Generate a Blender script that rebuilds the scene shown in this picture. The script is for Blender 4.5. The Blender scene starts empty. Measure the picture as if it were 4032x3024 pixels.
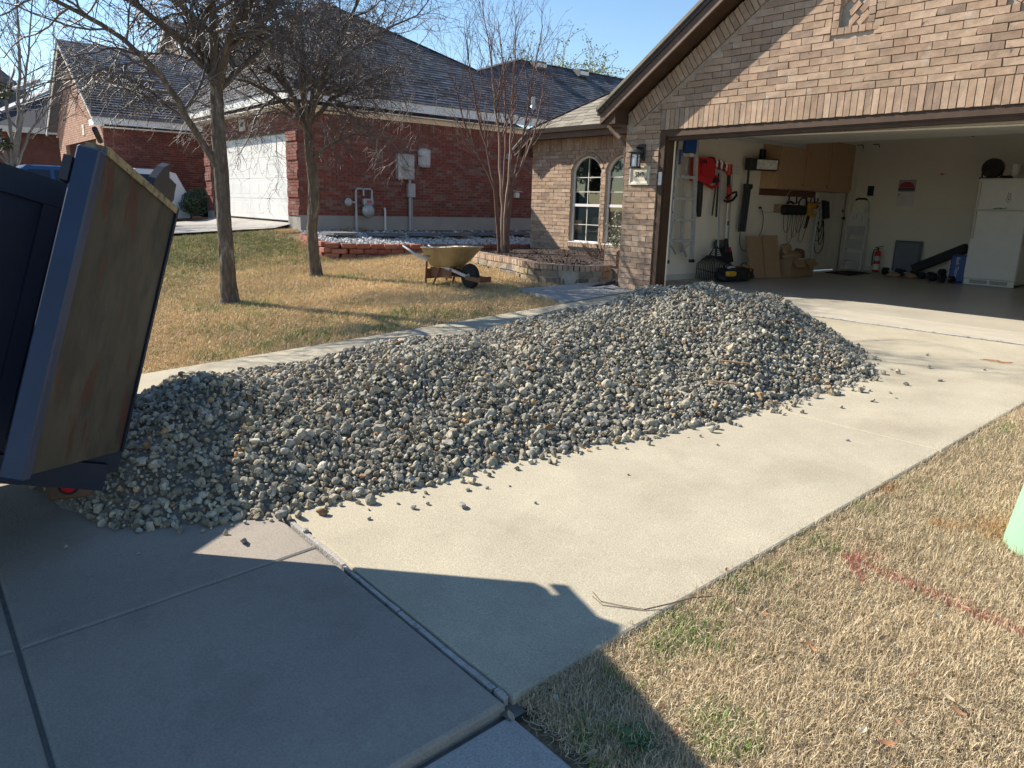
import bpy, math, random
import numpy as np
from mathutils import Vector, Matrix, noise as mnoise
R = math.radians
rng = random.Random(7)
nrg = np.random.default_rng(7)
scene = bpy.context.scene

# ---------------------------------------------------------------- camera
CAMP = Vector((6.93642, -8.30810, 1.07720))
YAW, PITCH, ROLL = R(-50.18677), R(-13.55064), R(1.55126)
fw = Vector((math.sin(YAW) * math.cos(PITCH), math.cos(YAW) * math.cos(PITCH), math.sin(PITCH)))
r0 = Vector((math.cos(YAW), -math.sin(YAW), 0))
u0 = r0.cross(fw)
rt = r0 * math.cos(ROLL) + u0 * math.sin(ROLL)
up = u0 * math.cos(ROLL) - r0 * math.sin(ROLL)
cd = bpy.data.cameras.new("camera")
cam = bpy.data.objects.new("camera", cd)
scene.collection.objects.link(cam)
mw = Matrix((rt, up, -fw)).transposed().to_4x4()
mw.translation = CAMP
cam.matrix_world = mw
cd.sensor_width = 36
cd.lens = 36 * 2919.2 / 4032
cd.clip_start = 0.05
cd.clip_end = 900
scene.camera = cam

# ---------------------------------------------------------------- sky, sun, exposure
SUN_AZ, SUN_EL = 25.0, 37.0            # the light travels towards +X, a little towards +Y
world = bpy.data.worlds.new("World")
scene.world = world
world.use_nodes = True
wn = world.node_tree
bg = wn.nodes["Background"]
sky = wn.nodes.new("ShaderNodeTexSky")
sky.sky_type = 'NISHITA'
sky.sun_disc = False
sky.sun_elevation = R(SUN_EL)
sky.sun_rotation = math.atan2(-math.cos(R(SUN_AZ)), -math.sin(R(SUN_AZ)))
sky.air_density = 1.0
sky.dust_density = 0.0
sky.ozone_density = 1.2
hs = wn.nodes.new("ShaderNodeHueSaturation")
hs.inputs['Saturation'].default_value = 1.12
wn.links.new(sky.outputs[0], hs.inputs['Color'])
wn.links.new(hs.outputs[0], bg.inputs[0])
bg.inputs[1].default_value = 0.09
sd = bpy.data.lights.new("sun", 'SUN')
sd.energy = 4.6
sd.angle = R(0.5)
sd.color = (1.0, 0.925, 0.81)
sun = bpy.data.objects.new("sun", sd)
scene.collection.objects.link(sun)
trav = Vector((math.cos(R(SUN_EL)) * math.cos(R(SUN_AZ)), math.cos(R(SUN_EL)) * math.sin(R(SUN_AZ)), -math.sin(R(SUN_EL))))
sun.rotation_euler = trav.to_track_quat('-Z', 'Y').to_euler()
sun.location = (-20, -15, 30)
scene.view_settings.view_transform = 'Standard'
scene.view_settings.look = 'None'
scene.view_settings.gamma = 1
scene.view_settings.use_curve_mapping = False
scene.view_settings.exposure = 1.0

# ---------------------------------------------------------------- helpers: objects
WL = {}
def link(o, parent=None, loc=(0, 0, 0)):
    scene.collection.objects.link(o)
    w = Vector(loc)
    if parent is not None:
        o.parent = parent
        o.location = w - WL[parent.name]
    else:
        o.location = w
    WL[o.name] = w
    return o
def tag(o, label=None, cat=None, group=None, kind=None):
    if label: o['label'] = label
    if cat: o['category'] = cat
    if group: o['group'] = group
    if kind: o['kind'] = kind
    return o
def thing(name, label, cat, loc, group=None):
    return tag(link(bpy.data.objects.new(name, None), None, loc), label, cat, group)

class MB:
    """collects geometry in world space and links it as ONE mesh object"""
    def __init__(s, T=None):
        s.v = []; s.f = []; s.T = T; s.mi = []; s.m = 0
    def add(s, vs, fs):
        b = len(s.v)
        s.v += [tuple(s.T @ Vector(p)) for p in vs] if s.T else [tuple(p) for p in vs]
        s.f += [tuple(i + b for i in f) for f in fs]
        s.mi += [s.m] * len(fs)
        return s
    def box(s, x0, x1, y0, y1, z0, z1):
        if x0 > x1: x0, x1 = x1, x0
        if y0 > y1: y0, y1 = y1, y0
        if z0 > z1: z0, z1 = z1, z0
        return s.add([(x0, y0, z0), (x1, y0, z0), (x1, y1, z0), (x0, y1, z0), (x0, y0, z1), (x1, y0, z1), (x1, y1, z1), (x0, y1, z1)],
                     [(0, 3, 2, 1), (4, 5, 6, 7), (0, 1, 5, 4), (1, 2, 6, 5), (2, 3, 7, 6), (3, 0, 4, 7)])
    def rbox(s, x0, x1, y0, y1, z0, z1, b=0.01):
        """box with its upright edges chamfered and its top rim eased"""
        if x0 > x1: x0, x1 = x1, x0
        if y0 > y1: y0, y1 = y1, y0
        def ring(z, i): return [(x0 + b + i, y0 + i, z), (x1 - b - i, y0 + i, z), (x1 - i, y0 + b + i, z), (x1 - i, y1 - b - i, z),
                                (x1 - b - i, y1 - i, z), (x0 + b + i, y1 - i, z), (x0 + i, y1 - b - i, z), (x0 + i, y0 + b + i, z)]
        vs = ring(z0 + b, 0) + ring(z1 - b, 0) + ring(z1, b * .7) + ring(z0, b * .7)
        fs = [tuple(range(16, 24)), tuple(range(31, 23, -1))]
        for i in range(8):
            j = (i + 1) % 8
            fs += [(i, j, 8 + j, 8 + i), (8 + i, 8 + j, 16 + j, 16 + i), (24 + i, 24 + j, j, i)]
        return s.add(vs, fs)
    def bar(s, a, b, w, h, upv=(0, 0, 1)):
        """rectangular bar from a to b, w across, h along upv"""
        a = Vector(a); b = Vector(b); d = (b - a).normalized(); U = Vector(upv)
        sx = d.cross(U)
        if sx.length < 1e-4: sx = d.cross(Vector((1, 0, 0)))
        sx.normalize(); U = sx.cross(d)
        vs = []
        for p in (a, b):
            for i, j in ((-1, -1), (1, -1), (1, 1), (-1, 1)):
                vs.append(p + sx * (i * w / 2) + U * (j * h / 2))
        return s.add(vs, [(0, 1, 2, 3), (7, 6, 5, 4), (0, 4, 5, 1), (1, 5, 6, 2), (2, 6, 7, 3), (3, 7, 4, 0)])
    def tube(s, pts, rad, n=6, cap=True):
        pts = [Vector(p) for p in pts]
        if not hasattr(rad, '__len__'): rad = [rad] * len(pts)
        vs = []; fs = []; ref = None
        for i, p in enumerate(pts):
            d = (pts[min(i + 1, len(pts) - 1)] - pts[max(i - 1, 0)])
            if d.length < 1e-9: d = Vector((0, 0, 1))
            d.normalize()
            if ref is None:
                ref = d.orthogonal().normalized()
            else:
                ref = ref - d * ref.dot(d)
                ref = ref.normalized() if ref.length > 1e-6 else d.orthogonal().normalized()
            o = d.cross(ref)
            for k in range(n):
                a = 2 * math.pi * k / n
                vs.append(p + (ref * math.cos(a) + o * math.sin(a)) * rad[i])
        for i in range(len(pts) - 1):
            for k in range(n):
                k2 = (k + 1) % n
                fs.append((i * n + k, i * n + k2, (i + 1) * n + k2, (i + 1) * n + k))
        if cap:
            fs.append(tuple(range(n - 1, -1, -1))); fs.append(tuple(range((len(pts) - 1) * n, len(pts) * n)))
        return s.add(vs, fs)
    def lathe(s, prof, c=(0, 0, 0), n=20, axis='z'):
        vs = []; fs = []
        for r, h in prof:
            for k in range(n):
                a = 2 * math.pi * k / n
                x, y = r * math.cos(a), r * math.sin(a)
                q = {'z': (x, y, h), 'y': (x, h, y), 'x': (h, x, y)}[axis]
                vs.append((c[0] + q[0], c[1] + q[1], c[2] + q[2]))
        for i in range(len(prof) - 1):
            for k in range(n):
                k2 = (k + 1) % n
                fs.append((i * n + k, i * n + k2, (i + 1) * n + k2, (i + 1) * n + k))
        fs.append(tuple(range(n))[::-1]); fs.append(tuple(range((len(prof) - 1) * n, len(prof) * n)))
        return s.add(vs, fs)
    def prism(s, poly, ext):
        """closed polygon extruded along the vector ext"""
        n = len(poly); e = Vector(ext)
        vs = [Vector(p) for p in poly] + [Vector(p) + e for p in poly]
        fs = [tuple(range(n))[::-1], tuple(range(n, 2 * n))] + [(i, (i + 1) % n, n + (i + 1) % n, n + i) for i in range(n)]
        return s.add(vs, fs)
    def quad(s, *p): return s.add(p, [tuple(range(len(p)))])
    def build(s, name, mat, parent=None, loc=None, smooth=False, kind=None, fix=True):
        if loc is None: loc = tuple(WL[parent.name]) if parent is not None else (0, 0, 0)
        me = bpy.data.meshes.new(name)
        l = Vector(loc)
        me.from_pydata([(p[0] - l[0], p[1] - l[1], p[2] - l[2]) for p in s.v], [], s.f)
        mats = mat if isinstance(mat, (list, tuple)) else [mat]
        for m in mats: me.materials.append(m)
        if len(mats) > 1: me.polygons.foreach_set('material_index', s.mi)
        if fix and len(s.f) < 60000:
            import bmesh
            bm = bmesh.new(); bm.from_mesh(me); bmesh.ops.recalc_face_normals(bm, faces=bm.faces); bm.to_mesh(me); bm.free()
        if smooth:
            me.polygons.foreach_set('use_smooth', [True] * len(me.polygons))
            if hasattr(me, 'set_sharp_from_angle'): me.set_sharp_from_angle(angle=R(40))
        me.update()
        o = bpy.data.objects.new(name, me)
        link(o, parent, loc)
        if kind: o['kind'] = kind
        return o

def bulk_boxes(C, A, jit=0.0):
    """many boxes at once: C (n,3) centres, A (n,3,3) half axes -> verts, faces"""
    n = len(C)
    sg = np.array([(-1, -1, -1), (1, -1, -1), (1, 1, -1), (-1, 1, -1), (-1, -1, 1), (1, -1, 1), (1, 1, 1), (-1, 1, 1)], float)
    V = C[:, None, :] + np.einsum('ks,nsd->nkd', sg, A)
    if jit: V = V + nrg.normal(0, jit, V.shape)
    F = np.array([(0, 3, 2, 1), (4, 5, 6, 7), (0, 1, 5, 4), (1, 2, 6, 5), (2, 3, 7, 6), (3, 0, 4, 7)])
    F = (F[None] + 8 * np.arange(n)[:, None, None]).reshape(-1, 4)
    return V.reshape(-1, 3), F
def np_mesh(name, V, F, mat, parent=None, kind=None, loc=None, smooth=False, tint=None):
    if loc is None: loc = tuple(WL[parent.name]) if parent is not None else (0, 0, 0)
    V = np.asarray(V, np.float32) - np.array(loc, np.float32)
    me = bpy.data.meshes.new(name)
    k = F.shape[1]
    me.vertices.add(len(V)); me.vertices.foreach_set('co', V.ravel())
    me.loops.add(F.size); me.loops.foreach_set('vertex_index', F.astype(np.int32).ravel())
    me.polygons.add(len(F)); me.polygons.foreach_set('loop_start', np.arange(0, F.size, k, dtype=np.int32))
    me.polygons.foreach_set('use_smooth', np.full(len(F), bool(smooth)))
    me.update(calc_edges=True); me.validate()
    if tint is not None:
        at = me.color_attributes.new('tint', 'FLOAT_COLOR', 'POINT')
        at.data.foreach_set('color', np.c_[tint, np.ones(len(tint))].astype(np.float32).ravel())
    me.materials.append(mat)
    o = bpy.data.objects.new(name, me)
    link(o, parent, loc)
    if kind: o['kind'] = kind
    return o
def copy_to(o, loc, rot=None, parent=None, scale=None):
    """one object copied (mesh data shared) and put at a world position"""
    c = o.copy()
    link(c, parent, loc)
    if rot is not None: c.rotation_euler = rot
    if scale is not None: c.scale = scale
    return c
def sstep(a, b, x):
    t = min(1, max(0, (x - a) / (b - a))); return t * t * (3 - 2 * t)

# ---------------------------------------------------------------- helpers: materials
def nt(name):
    m = bpy.data.materials.new(name); m.use_nodes = True
    t = m.node_tree
    return m, t, t.nodes["Principled BSDF"], (lambda ty, **k: _node(t, ty, **k)), t.links.new
def _node(t, ty, **k):
    n = t.nodes.new("ShaderNode" + ty)
    for a, b in k.items():
        if a.startswith('i_'):
            kk = a[2:]; n.inputs[int(kk) if kk.isdigit() else kk.replace('_', ' ')].default_value = b
        else: setattr(n, a, b)
    return n
def col4(c): return (c[0], c[1], c[2], 1)
def Mt(name, base, rough=.7, var=.12, scale=6., col2=None, s2=3., lo=.55, hi=.7, amt=1., bump=0., bs=60., metal=0., rnd=0., spec=.4, stretch=None, fine=0., fs=250., detail=6.):
    """principled material: base colour moved by noise, blotches of col2, fine speckle, bump, random shade per piece"""
    m, t, P, N, L = nt(name)
    geo = N('NewGeometry')
    vec = geo.outputs['Position']
    if stretch:
        mp = N('Mapping'); mp.inputs['Scale'].default_value = stretch; L(vec, mp.inputs[0]); vec = mp.outputs[0]
    nz = N('TexNoise', i_Scale=scale, i_Detail=detail, i_Roughness=.6); L(vec, nz.inputs['Vector'])
    mr = N('MapRange'); L(nz.outputs['Fac'], mr.inputs[0])
    mr.inputs[1].default_value = .25; mr.inputs[2].default_value = .75; mr.inputs[3].default_value = 1 - var; mr.inputs[4].default_value = 1 + var
    val = mr.outputs[0]
    if fine:
        nf = N('TexNoise', i_Scale=fs, i_Detail=2.); L(vec, nf.inputs['Vector'])
        mf = N('MapRange'); L(nf.outputs['Fac'], mf.inputs[0])
        mf.inputs[1].default_value = .3; mf.inputs[2].default_value = .7; mf.inputs[3].default_value = 1 - fine; mf.inputs[4].default_value = 1 + fine
        mm = N('Math', operation='MULTIPLY'); L(val, mm.inputs[0]); L(mf.outputs[0], mm.inputs[1]); val = mm.outputs[0]
    if rnd:
        oi = N('ObjectInfo'); ad = N('Math', operation='ADD'); L(oi.outputs['Random'], ad.inputs[0]); L(geo.outputs['Random Per Island'], ad.inputs[1])
        fr = N('Math', operation='FRACT'); L(ad.outputs[0], fr.inputs[0])
        m3 = N('MapRange'); L(fr.outputs[0], m3.inputs[0]); m3.inputs[3].default_value = 1 - rnd; m3.inputs[4].default_value = 1 + rnd
        mm = N('Math', operation='MULTIPLY'); L(val, mm.inputs[0]); L(m3.outputs[0], mm.inputs[1]); val = mm.outputs[0]
    src = None
    if col2 is not None:
        n2 = N('TexNoise', i_Scale=s2, i_Detail=5., i_Roughness=.65); L(vec, n2.inputs['Vector'])
        rp = N('MapRange'); L(n2.outputs['Fac'], rp.inputs[0])
        rp.inputs[1].default_value = lo; rp.inputs[2].default_value = hi; rp.inputs[4].default_value = amt
        mx = N('MixRGB'); L(rp.outputs[0], mx.inputs[0]); mx.inputs[1].default_value = col4(base); mx.inputs[2].default_value = col4(col2)
        src = mx.outputs[0]
    vm = N('VectorMath', operation='SCALE')
    if src is None: vm.inputs[0].default_value = base[:3]
    else: L(src, vm.inputs[0])
    L(val, vm.inputs['Scale'])
    L(vm.outputs[0], P.inputs['Base Color'])
    P.inputs['Roughness'].default_value = rough
    P.inputs['Metallic'].default_value = metal
    P.inputs['Specular IOR Level'].default_value = spec
    if bump:
        nb = N('TexNoise', i_Scale=bs, i_Detail=4.); L(vec, nb.inputs['Vector'])
        bp = N('Bump', i_Strength=min(1, bump)); bp.inputs['Distance'].default_value = .01; L(nb.outputs['Fac'], bp.inputs['Height']); L(bp.outputs[0], P.inputs['Normal'])
    return m
def brick_mat(name, stops, smear=(.62, .56, .5), dark=(.07, .05, .05), smear_amt=.55, dark_amt=.8, var=.1):
    m, t, P, N, L = nt(name)
    geo = N('NewGeometry'); oi = N('ObjectInfo')
    ad = N('Math', operation='ADD'); L(oi.outputs['Random'], ad.inputs[0]); L(geo.outputs['Random Per Island'], ad.inputs[1])
    fr = N('Math', operation='FRACT'); L(ad.outputs[0], fr.inputs[0])
    cr = N('ValToRGB'); L(fr.outputs[0], cr.inputs[0])
    e = cr.color_ramp.elements
    e[0].position = 0; e[0].color = col4(stops[0]); e[1].position = 1; e[1].color = col4(stops[-1])
    for i, s in enumerate(stops[1:-1]):
        q = e.new((i + 1) / (len(stops) - 1)); q.color = col4(s)
    vec = geo.outputs['Position']
    n1 = N('TexNoise', i_Scale=14., i_Detail=5.); L(vec, n1.inputs['Vector'])
    m1 = N('MapRange'); L(n1.outputs['Fac'], m1.inputs[0]); m1.inputs[1].default_value = .3; m1.inputs[2].default_value = .7; m1.inputs[3].default_value = 1 - var * 1.6; m1.inputs[4].default_value = 1 + var
    sc = N('VectorMath', operation='SCALE'); L(cr.outputs[0], sc.inputs[0]); L(m1.outputs[0], sc.inputs['Scale'])
    n2 = N('TexNoise', i_Scale=5.2, i_Detail=6., i_Roughness=.7); L(vec, n2.inputs['Vector'])
    m2 = N('MapRange'); L(n2.outputs['Fac'], m2.inputs[0]); m2.inputs[1].default_value = .58; m2.inputs[2].default_value = .74; m2.inputs[4].default_value = smear_amt
    x1 = N('MixRGB'); L(m2.outputs[0], x1.inputs[0]); L(sc.outputs[0], x1.inputs[1]); x1.inputs[2].default_value = col4(smear)
    mp = N('Mapping'); mp.inputs['Location'].default_value = (7, 3, 5); L(vec, mp.inputs[0])
    n3 = N('TexNoise', i_Scale=9.5, i_Detail=3., i_Roughness=.6); L(mp.outputs[0], n3.inputs['Vector'])
    m3 = N('MapRange'); L(n3.outputs['Fac'], m3.inputs[0]); m3.inputs[1].default_value = .68; m3.inputs[2].default_value = .74; m3.inputs[4].default_value = dark_amt
    x2 = N('MixRGB'); L(m3.outputs[0], x2.inputs[0]); L(x1.outputs[0], x2.inputs[1]); x2.inputs[2].default_value = col4(dark)
    L(x2.outputs[0], P.inputs['Base Color'])
    P.inputs['Roughness'].default_value = .9; P.inputs['Specular IOR Level'].default_value = .2
    nb = N('TexNoise', i_Scale=70., i_Detail=4.); L(vec, nb.inputs['Vector'])
    bp = N('Bump', i_Strength=.45); bp.inputs['Distance'].default_value = .006; L(nb.outputs['Fac'], bp.inputs['Height']); L(bp.outputs[0], P.inputs['Normal'])
    return m
def glass_mat(name, tint=(.75, .85, .82)):
    m, t, P, N, L = nt(name)
    t.nodes.remove(P)
    out = t.nodes["Material Output"]
    tr = N('BsdfTransparent'); tr.inputs[0].default_value = col4(tint)
    gl = N('BsdfGlossy'); gl.inputs['Roughness'].default_value = .02; gl.inputs[0].default_value = (1, 1, 1, 1)
    fz = N('Fresnel', i_IOR=1.5)
    ad = N('Math', operation='ADD'); L(fz.outputs[0], ad.inputs[0]); ad.inputs[1].default_value = .05
    mx = N('MixShader'); L(ad.outputs[0], mx.inputs[0]); L(tr.outputs[0], mx.inputs[1]); L(gl.outputs[0], mx.inputs[2])
    L(mx.outputs[0], out.inputs[0])
    return m
def tint_mat(name, rough=.9, var=.2, scale=30., bump=.3, bs=120.):
    """colour from the per-stone attribute, roughened by noise"""
    m, t, P, N, L = nt(name)
    at = N('Attribute', attribute_name='tint')
    geo = N('NewGeometry')
    nz = N('TexNoise', i_Scale=scale, i_Detail=6.); L(geo.outputs['Position'], nz.inputs['Vector'])
    mr = N('MapRange'); L(nz.outputs['Fac'], mr.inputs[0]); mr.inputs[1].default_value = .3; mr.inputs[2].default_value = .7; mr.inputs[3].default_value = 1 - var; mr.inputs[4].default_value = 1 + var
    vm = N('VectorMath', operation='SCALE'); L(at.outputs['Color'], vm.inputs[0]); L(mr.outputs[0], vm.inputs['Scale'])
    L(vm.outputs[0], P.inputs['Base Color']); P.inputs['Roughness'].default_value = rough; P.inputs['Specular IOR Level'].default_value = .2
    if bump:
        nb = N('TexNoise', i_Scale=bs, i_Detail=4.); L(geo.outputs['Position'], nb.inputs['Vector'])
        bp = N('Bump', i_Strength=bump); bp.inputs['Distance'].default_value = .006; L(nb.outputs['Fac'], bp.inputs['Height']); L(bp.outputs[0], P.inputs['Normal'])
    return m

MAT = dict(
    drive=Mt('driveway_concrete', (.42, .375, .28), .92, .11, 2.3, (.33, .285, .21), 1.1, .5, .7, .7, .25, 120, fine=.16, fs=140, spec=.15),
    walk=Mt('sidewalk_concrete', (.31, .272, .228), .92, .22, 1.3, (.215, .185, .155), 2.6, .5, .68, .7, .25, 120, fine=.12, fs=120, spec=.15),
    walk2=Mt('footpath_concrete', (.36, .34, .31), .92, .08, 3, (.26, .24, .22), 9, .66, .74, .5, .25, 120, fine=.2, fs=160, spec=.15),
    floor_sunlit=Mt('sunlit_floor_concrete', (.40, .365, .295), .7, .1, 2.2, (.37, .34, .28), 1.1, .5, .7, .6, .1, 40, fine=.08, spec=.3),  # same floor concrete, coloured apart for the strip the sun reaches
    lip=Mt('lip_concrete', (.41, .37, .295), .9, .12, 5, (.4, .36, .3), 7, .55, .7, .5, .3, 60, fine=.1, spec=.2, stretch=(.5, 3, 1)),
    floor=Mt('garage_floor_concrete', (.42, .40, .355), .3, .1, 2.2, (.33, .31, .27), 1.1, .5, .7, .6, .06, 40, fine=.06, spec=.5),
    joint=Mt('joint_strip', (.38, .36, .33), .9, .25, 14, (.22, .2, .18), 22, .55, .62, .9, .6, 90),
    gap=Mt('dark_gap', (.1, .092, .08), .95, .3, 20),
    soil=Mt('lawn_soil', (.24, .18, .105), .95, .25, 5, (.13, .1, .06), 14, .5, .65, .8, .6, 60, fine=.3, fs=90, spec=.05),
    farground=Mt('road_asphalt', (.07, .07, .07), .9, .15, 6, fine=.2, fs=150),
    mortar=Mt('mortar', (.42, .37, .31), .95, .15, 20, bump=.4, bs=150, spec=.1),
    mortar_r=Mt('red_house_mortar', (.33, .235, .19), .95, .12, 20, spec=.1),
    brick=brick_mat('tan_brick', [(.34, .23, .16), (.45, .32, .225), (.28, .2, .15), (.41, .285, .2), (.49, .36, .26), (.34, .245, .175), (.43, .305, .215)]),
    brick_r=brick_mat('red_brick', [(.235, .08, .062), (.2, .068, .055), (.26, .09, .07), (.25, .165, .135), (.22, .075, .06), (.25, .085, .066), (.165, .075, .062), (.23, .135, .11), (.24, .082, .064)], (.34, .22, .18), smear_amt=.4, dark_amt=.3),
    brick_p=brick_mat('pink_brick', [(.40, .24, .17), (.46, .29, .21), (.36, .2, .145), (.43, .27, .19)], (.55, .45, .38), smear_amt=.4, dark_amt=.3),
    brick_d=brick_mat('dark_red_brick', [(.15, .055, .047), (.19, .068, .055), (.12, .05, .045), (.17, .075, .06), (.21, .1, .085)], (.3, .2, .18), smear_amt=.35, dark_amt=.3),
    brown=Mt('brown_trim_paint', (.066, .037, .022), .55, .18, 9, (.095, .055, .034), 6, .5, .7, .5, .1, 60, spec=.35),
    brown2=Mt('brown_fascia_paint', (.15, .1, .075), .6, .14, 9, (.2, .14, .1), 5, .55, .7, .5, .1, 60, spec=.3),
    gutter=Mt('brown_gutter_metal', (.05, .038, .034), .4, .15, 8, spec=.5),
    white=Mt('white_paint', (.74, .73, .70), .5, .05, 7, spec=.4),
    cream=Mt('cream_drywall', (.86, .80, .69), .85, .05, 2, (.78, .72, .61), .9, .55, .75, .35, spec=.2),
    ceil=Mt('ceiling_paint', (.78, .76, .7), .9, .05, 2),
    trimw=Mt('offwhite_trim', (.66, .63, .56), .5, .05, 6),
    stone_sill=Mt('cast_stone', (.6, .55, .44), .85, .1, 12, bump=.15, bs=120),
    black=Mt('black_metal', (.022, .022, .024), .45, .2, 14, spec=.5),
    blackp=Mt('black_plastic', (.02, .02, .022), .6, .15, 14),
    alu=Mt('aluminium', (.55, .56, .57), .38, .15, 10, metal=.35),
    galv=Mt('galvanised_grey', (.42, .43, .44), .5, .12, 12, metal=.3),
    greyplastic=Mt('grey_plastic', (.5, .5, .49), .5, .06, 8),
    red=Mt('red_plastic', (.5, .02, .025), .4, .12, 10, spec=.5),
    yellow=Mt('yellow_plastic', (.62, .36, .03), .5, .12, 10),
    blue=Mt('blue_paint', (.010, .026, .068), .42, .25, 5, (.1, .035, .03), 8, .66, .72, .7, spec=.5),
    navy=Mt('navy_paint', (.004, .009, .024), .5, .2, 3, (.012, .016, .026), 3, .6, .75, .5, spec=.3),
    blueplastic=Mt('blue_plastic', (.02, .08, .3), .5, .1, 8),
    oak=Mt('oak_veneer', (.5, .315, .19), .5, .12, 14, stretch=(3, 3, .6)),
    oak2=Mt('bare_oak', (.36, .235, .135), .6, .12, 14, stretch=(3, 3, .6)),
    board=Mt('brown_board', (.17, .075, .05), .6, .1, 8),
    card=Mt('cardboard', (.33, .215, .12), .85, .08, 10),
    rubber=Mt('tyre_rubber', (.018, .017, .016), .85, .25, 16, bump=.2, bs=60),
    mulch=Mt('mulch_ground', (.045, .028, .022), .95, .4, 30, bump=.8, bs=60),
    shingle_r=Mt('blue_grey_shingle', (.105, .11, .125), .9, .14, 9, rnd=.42, fine=.25, fs=120, spec=.15),
    shingle_t=Mt('weathered_tan_shingle', (.24, .215, .175), .92, .14, 9, rnd=.22, fine=.25, fs=120, spec=.15),
    bark=Mt('grey_bark', (.12, .098, .08), .95, .45, 26, (.3, .27, .23), 16, .54, .66, .6, 1., 42, stretch=(1, 1, .28), spec=.1),
    twig=Mt('twig_bark', (.105, .088, .082), .6, .25, 9, spec=.6, rnd=.35),
    crepe=Mt('crepe_bark', (.27, .19, .145), .75, .2, 14, (.38, .3, .24), 8, .5, .65, .6, .2, 40, stretch=(1, 1, .3), spec=.3),
    crepetwig=Mt('crepe_twig', (.17, .105, .085), .75, .25, 9, spec=.3, rnd=.3),
    rust=Mt('rusty_steel', (.12, .065, .04), .75, .3, 14, (.07, .05, .04), 9, .5, .65, .8),
)
# ================================================================ the setting
def plane_z(y): return -.05 + .06 * y                      # the sloping driveway plane
def ground(x, y):
    b = plane_z(y) if y < 0 else -.05
    if y < -8.1: b = -.536 + .035 * (y + 8.1)
    if y < -10.6: b = -.72
    s = sstep(-40, -8, y) if y < -8.1 else 1
    h = .022 * min(max(-x - .05, 0), 6.15) + .13 * min(max(-x - 6.2, 0), 3.1)
    return b + h * s
def axis(lo, mid0, mid1, hi, step, far):
    a = list(np.arange(mid0, mid1 + 1e-6, step))
    return sorted(set([round(v, 4) for v in a + list(np.linspace(lo, mid0, far))[:-1] + list(np.linspace(mid1, hi, far))[1:]]))
xs = axis(-300, -24, 12, 300, .6, 12); ys = axis(-300, -12, 12, 300, .6, 12)
gm = MB()
vs = [(x, y, ground(x, y) - .06) for y in ys for x in xs]
nx = len(xs)
gm.add(vs, [(j * nx + i, j * nx + i + 1, (j + 1) * nx + i + 1, (j + 1) * nx + i) for j in range(len(ys) - 1) for i in range(nx - 1)])
go = gm.build('ground', MAT['soil'], kind='structure', smooth=True)

def slab_mesh(x0, x1, y0, y1, top=lambda x, y: plane_z(y), th=.12, nx=1, ny=1, bev=.012):
    """a slab lying on the slope, its rim tooled round"""
    m = MB()
    def P(x, y, d): return (x, y, top(x, y) - d)
    b = bev
    ring0 = [P(x0 + b, y0 + b, 0), P(x1 - b, y0 + b, 0), P(x1 - b, y1 - b, 0), P(x0 + b, y1 - b, 0)]
    ring1 = [P(x0 + b * .3, y0 + b * .3, b * .35), P(x1 - b * .3, y0 + b * .3, b * .35), P(x1 - b * .3, y1 - b * .3, b * .35), P(x0 + b * .3, y1 - b * .3, b * .35)]
    ring2 = [P(x0, y0, b), P(x1, y0, b), P(x1, y1, b), P(x0, y1, b)]
    ring3 = [P(x0, y0, th), P(x1, y0, th), P(x1, y1, th), P(x0, y1, th)]
    m.add(ring0 + ring1 + ring2 + ring3, [(0, 1, 2, 3)] + [(4 * k + i, 4 * k + (i + 1) % 4, 4 * k + 4 + (i + 1) % 4, 4 * k + 4 + i) for k in range(3) for i in range(4)])
    return m
DX0, DX1 = -.05, 5.35
drv = link(bpy.data.objects.new('driveway', None)); drv['kind'] = 'structure'
slab_mesh(DX0, DX1, -6.945, -3.665).build('slab', MAT['drive'], drv)
slab_mesh(DX0, DX1, -3.655, -.272).build('slab', MAT['drive'], drv)
# the strip of old wood between driveway and pavement: slightly proud, broken into lengths
y = DX0
while y < DX1 - .05:
    L = min(rng.uniform(.35, .9), DX1 - y)
    w = .009 + rng.uniform(0, .003); j = rng.uniform(-.003, .003)
    m = MB(); z = plane_z(-6.963) + .001 + rng.uniform(-.003, .004)
    n = 6
    top = []
    for i in range(n + 1):
        x = y + (L - .012) * i / n
        top.append((x, w * rng.uniform(.75, 1.1), rng.uniform(-.003, .003)))
    vs = []
    for x, ww, dz in top: vs += [(x, -6.963 + j - ww, z + dz), (x, -6.963 + j + ww, z + dz * .5), (x, -6.963 + j + ww, z - .1), (x, -6.963 + j - ww, z - .1)]
    fs = [(4 * i + k, 4 * i + (k + 1) % 4, 4 * i + 4 + (k + 1) % 4, 4 * i + 4 + k) for i in range(n) for k in range(4)] + [(0, 1, 2, 3), (4 * n + 3, 4 * n + 2, 4 * n + 1, 4 * n)]
    m.add(vs, fs); m.build('expansion_strip', MAT['joint'], drv)
    y += L
# garage apron lip with its caulked joint
def lipz(x, y): return -.062 + (y + .25) * .15 if y < .1 else -.009
slab_mesh(DX0, DX1, -.244, -.05, lambda x, y: plane_z(-.25) + (y + .25) * .2, bev=.006).build('apron_lip', MAT['lip'], drv)
slab_mesh(.0, 4.88, -.046, .14, lambda x, y: -.026 + (y + .05) * .13, bev=.006).build('apron_lip', MAT['lip'], drv)
m = MB()
pts = [(DX0 + 5.4 * i / 60, -.258 + rng.uniform(-.004, .004), plane_z(-.26) + .001 + rng.uniform(-.002, .003)) for i in range(61)]
m.tube(pts, [.009 + rng.uniform(-.003, .003) for _ in pts], 6); m.build('caulk_joint', MAT['joint'], drv)

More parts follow.
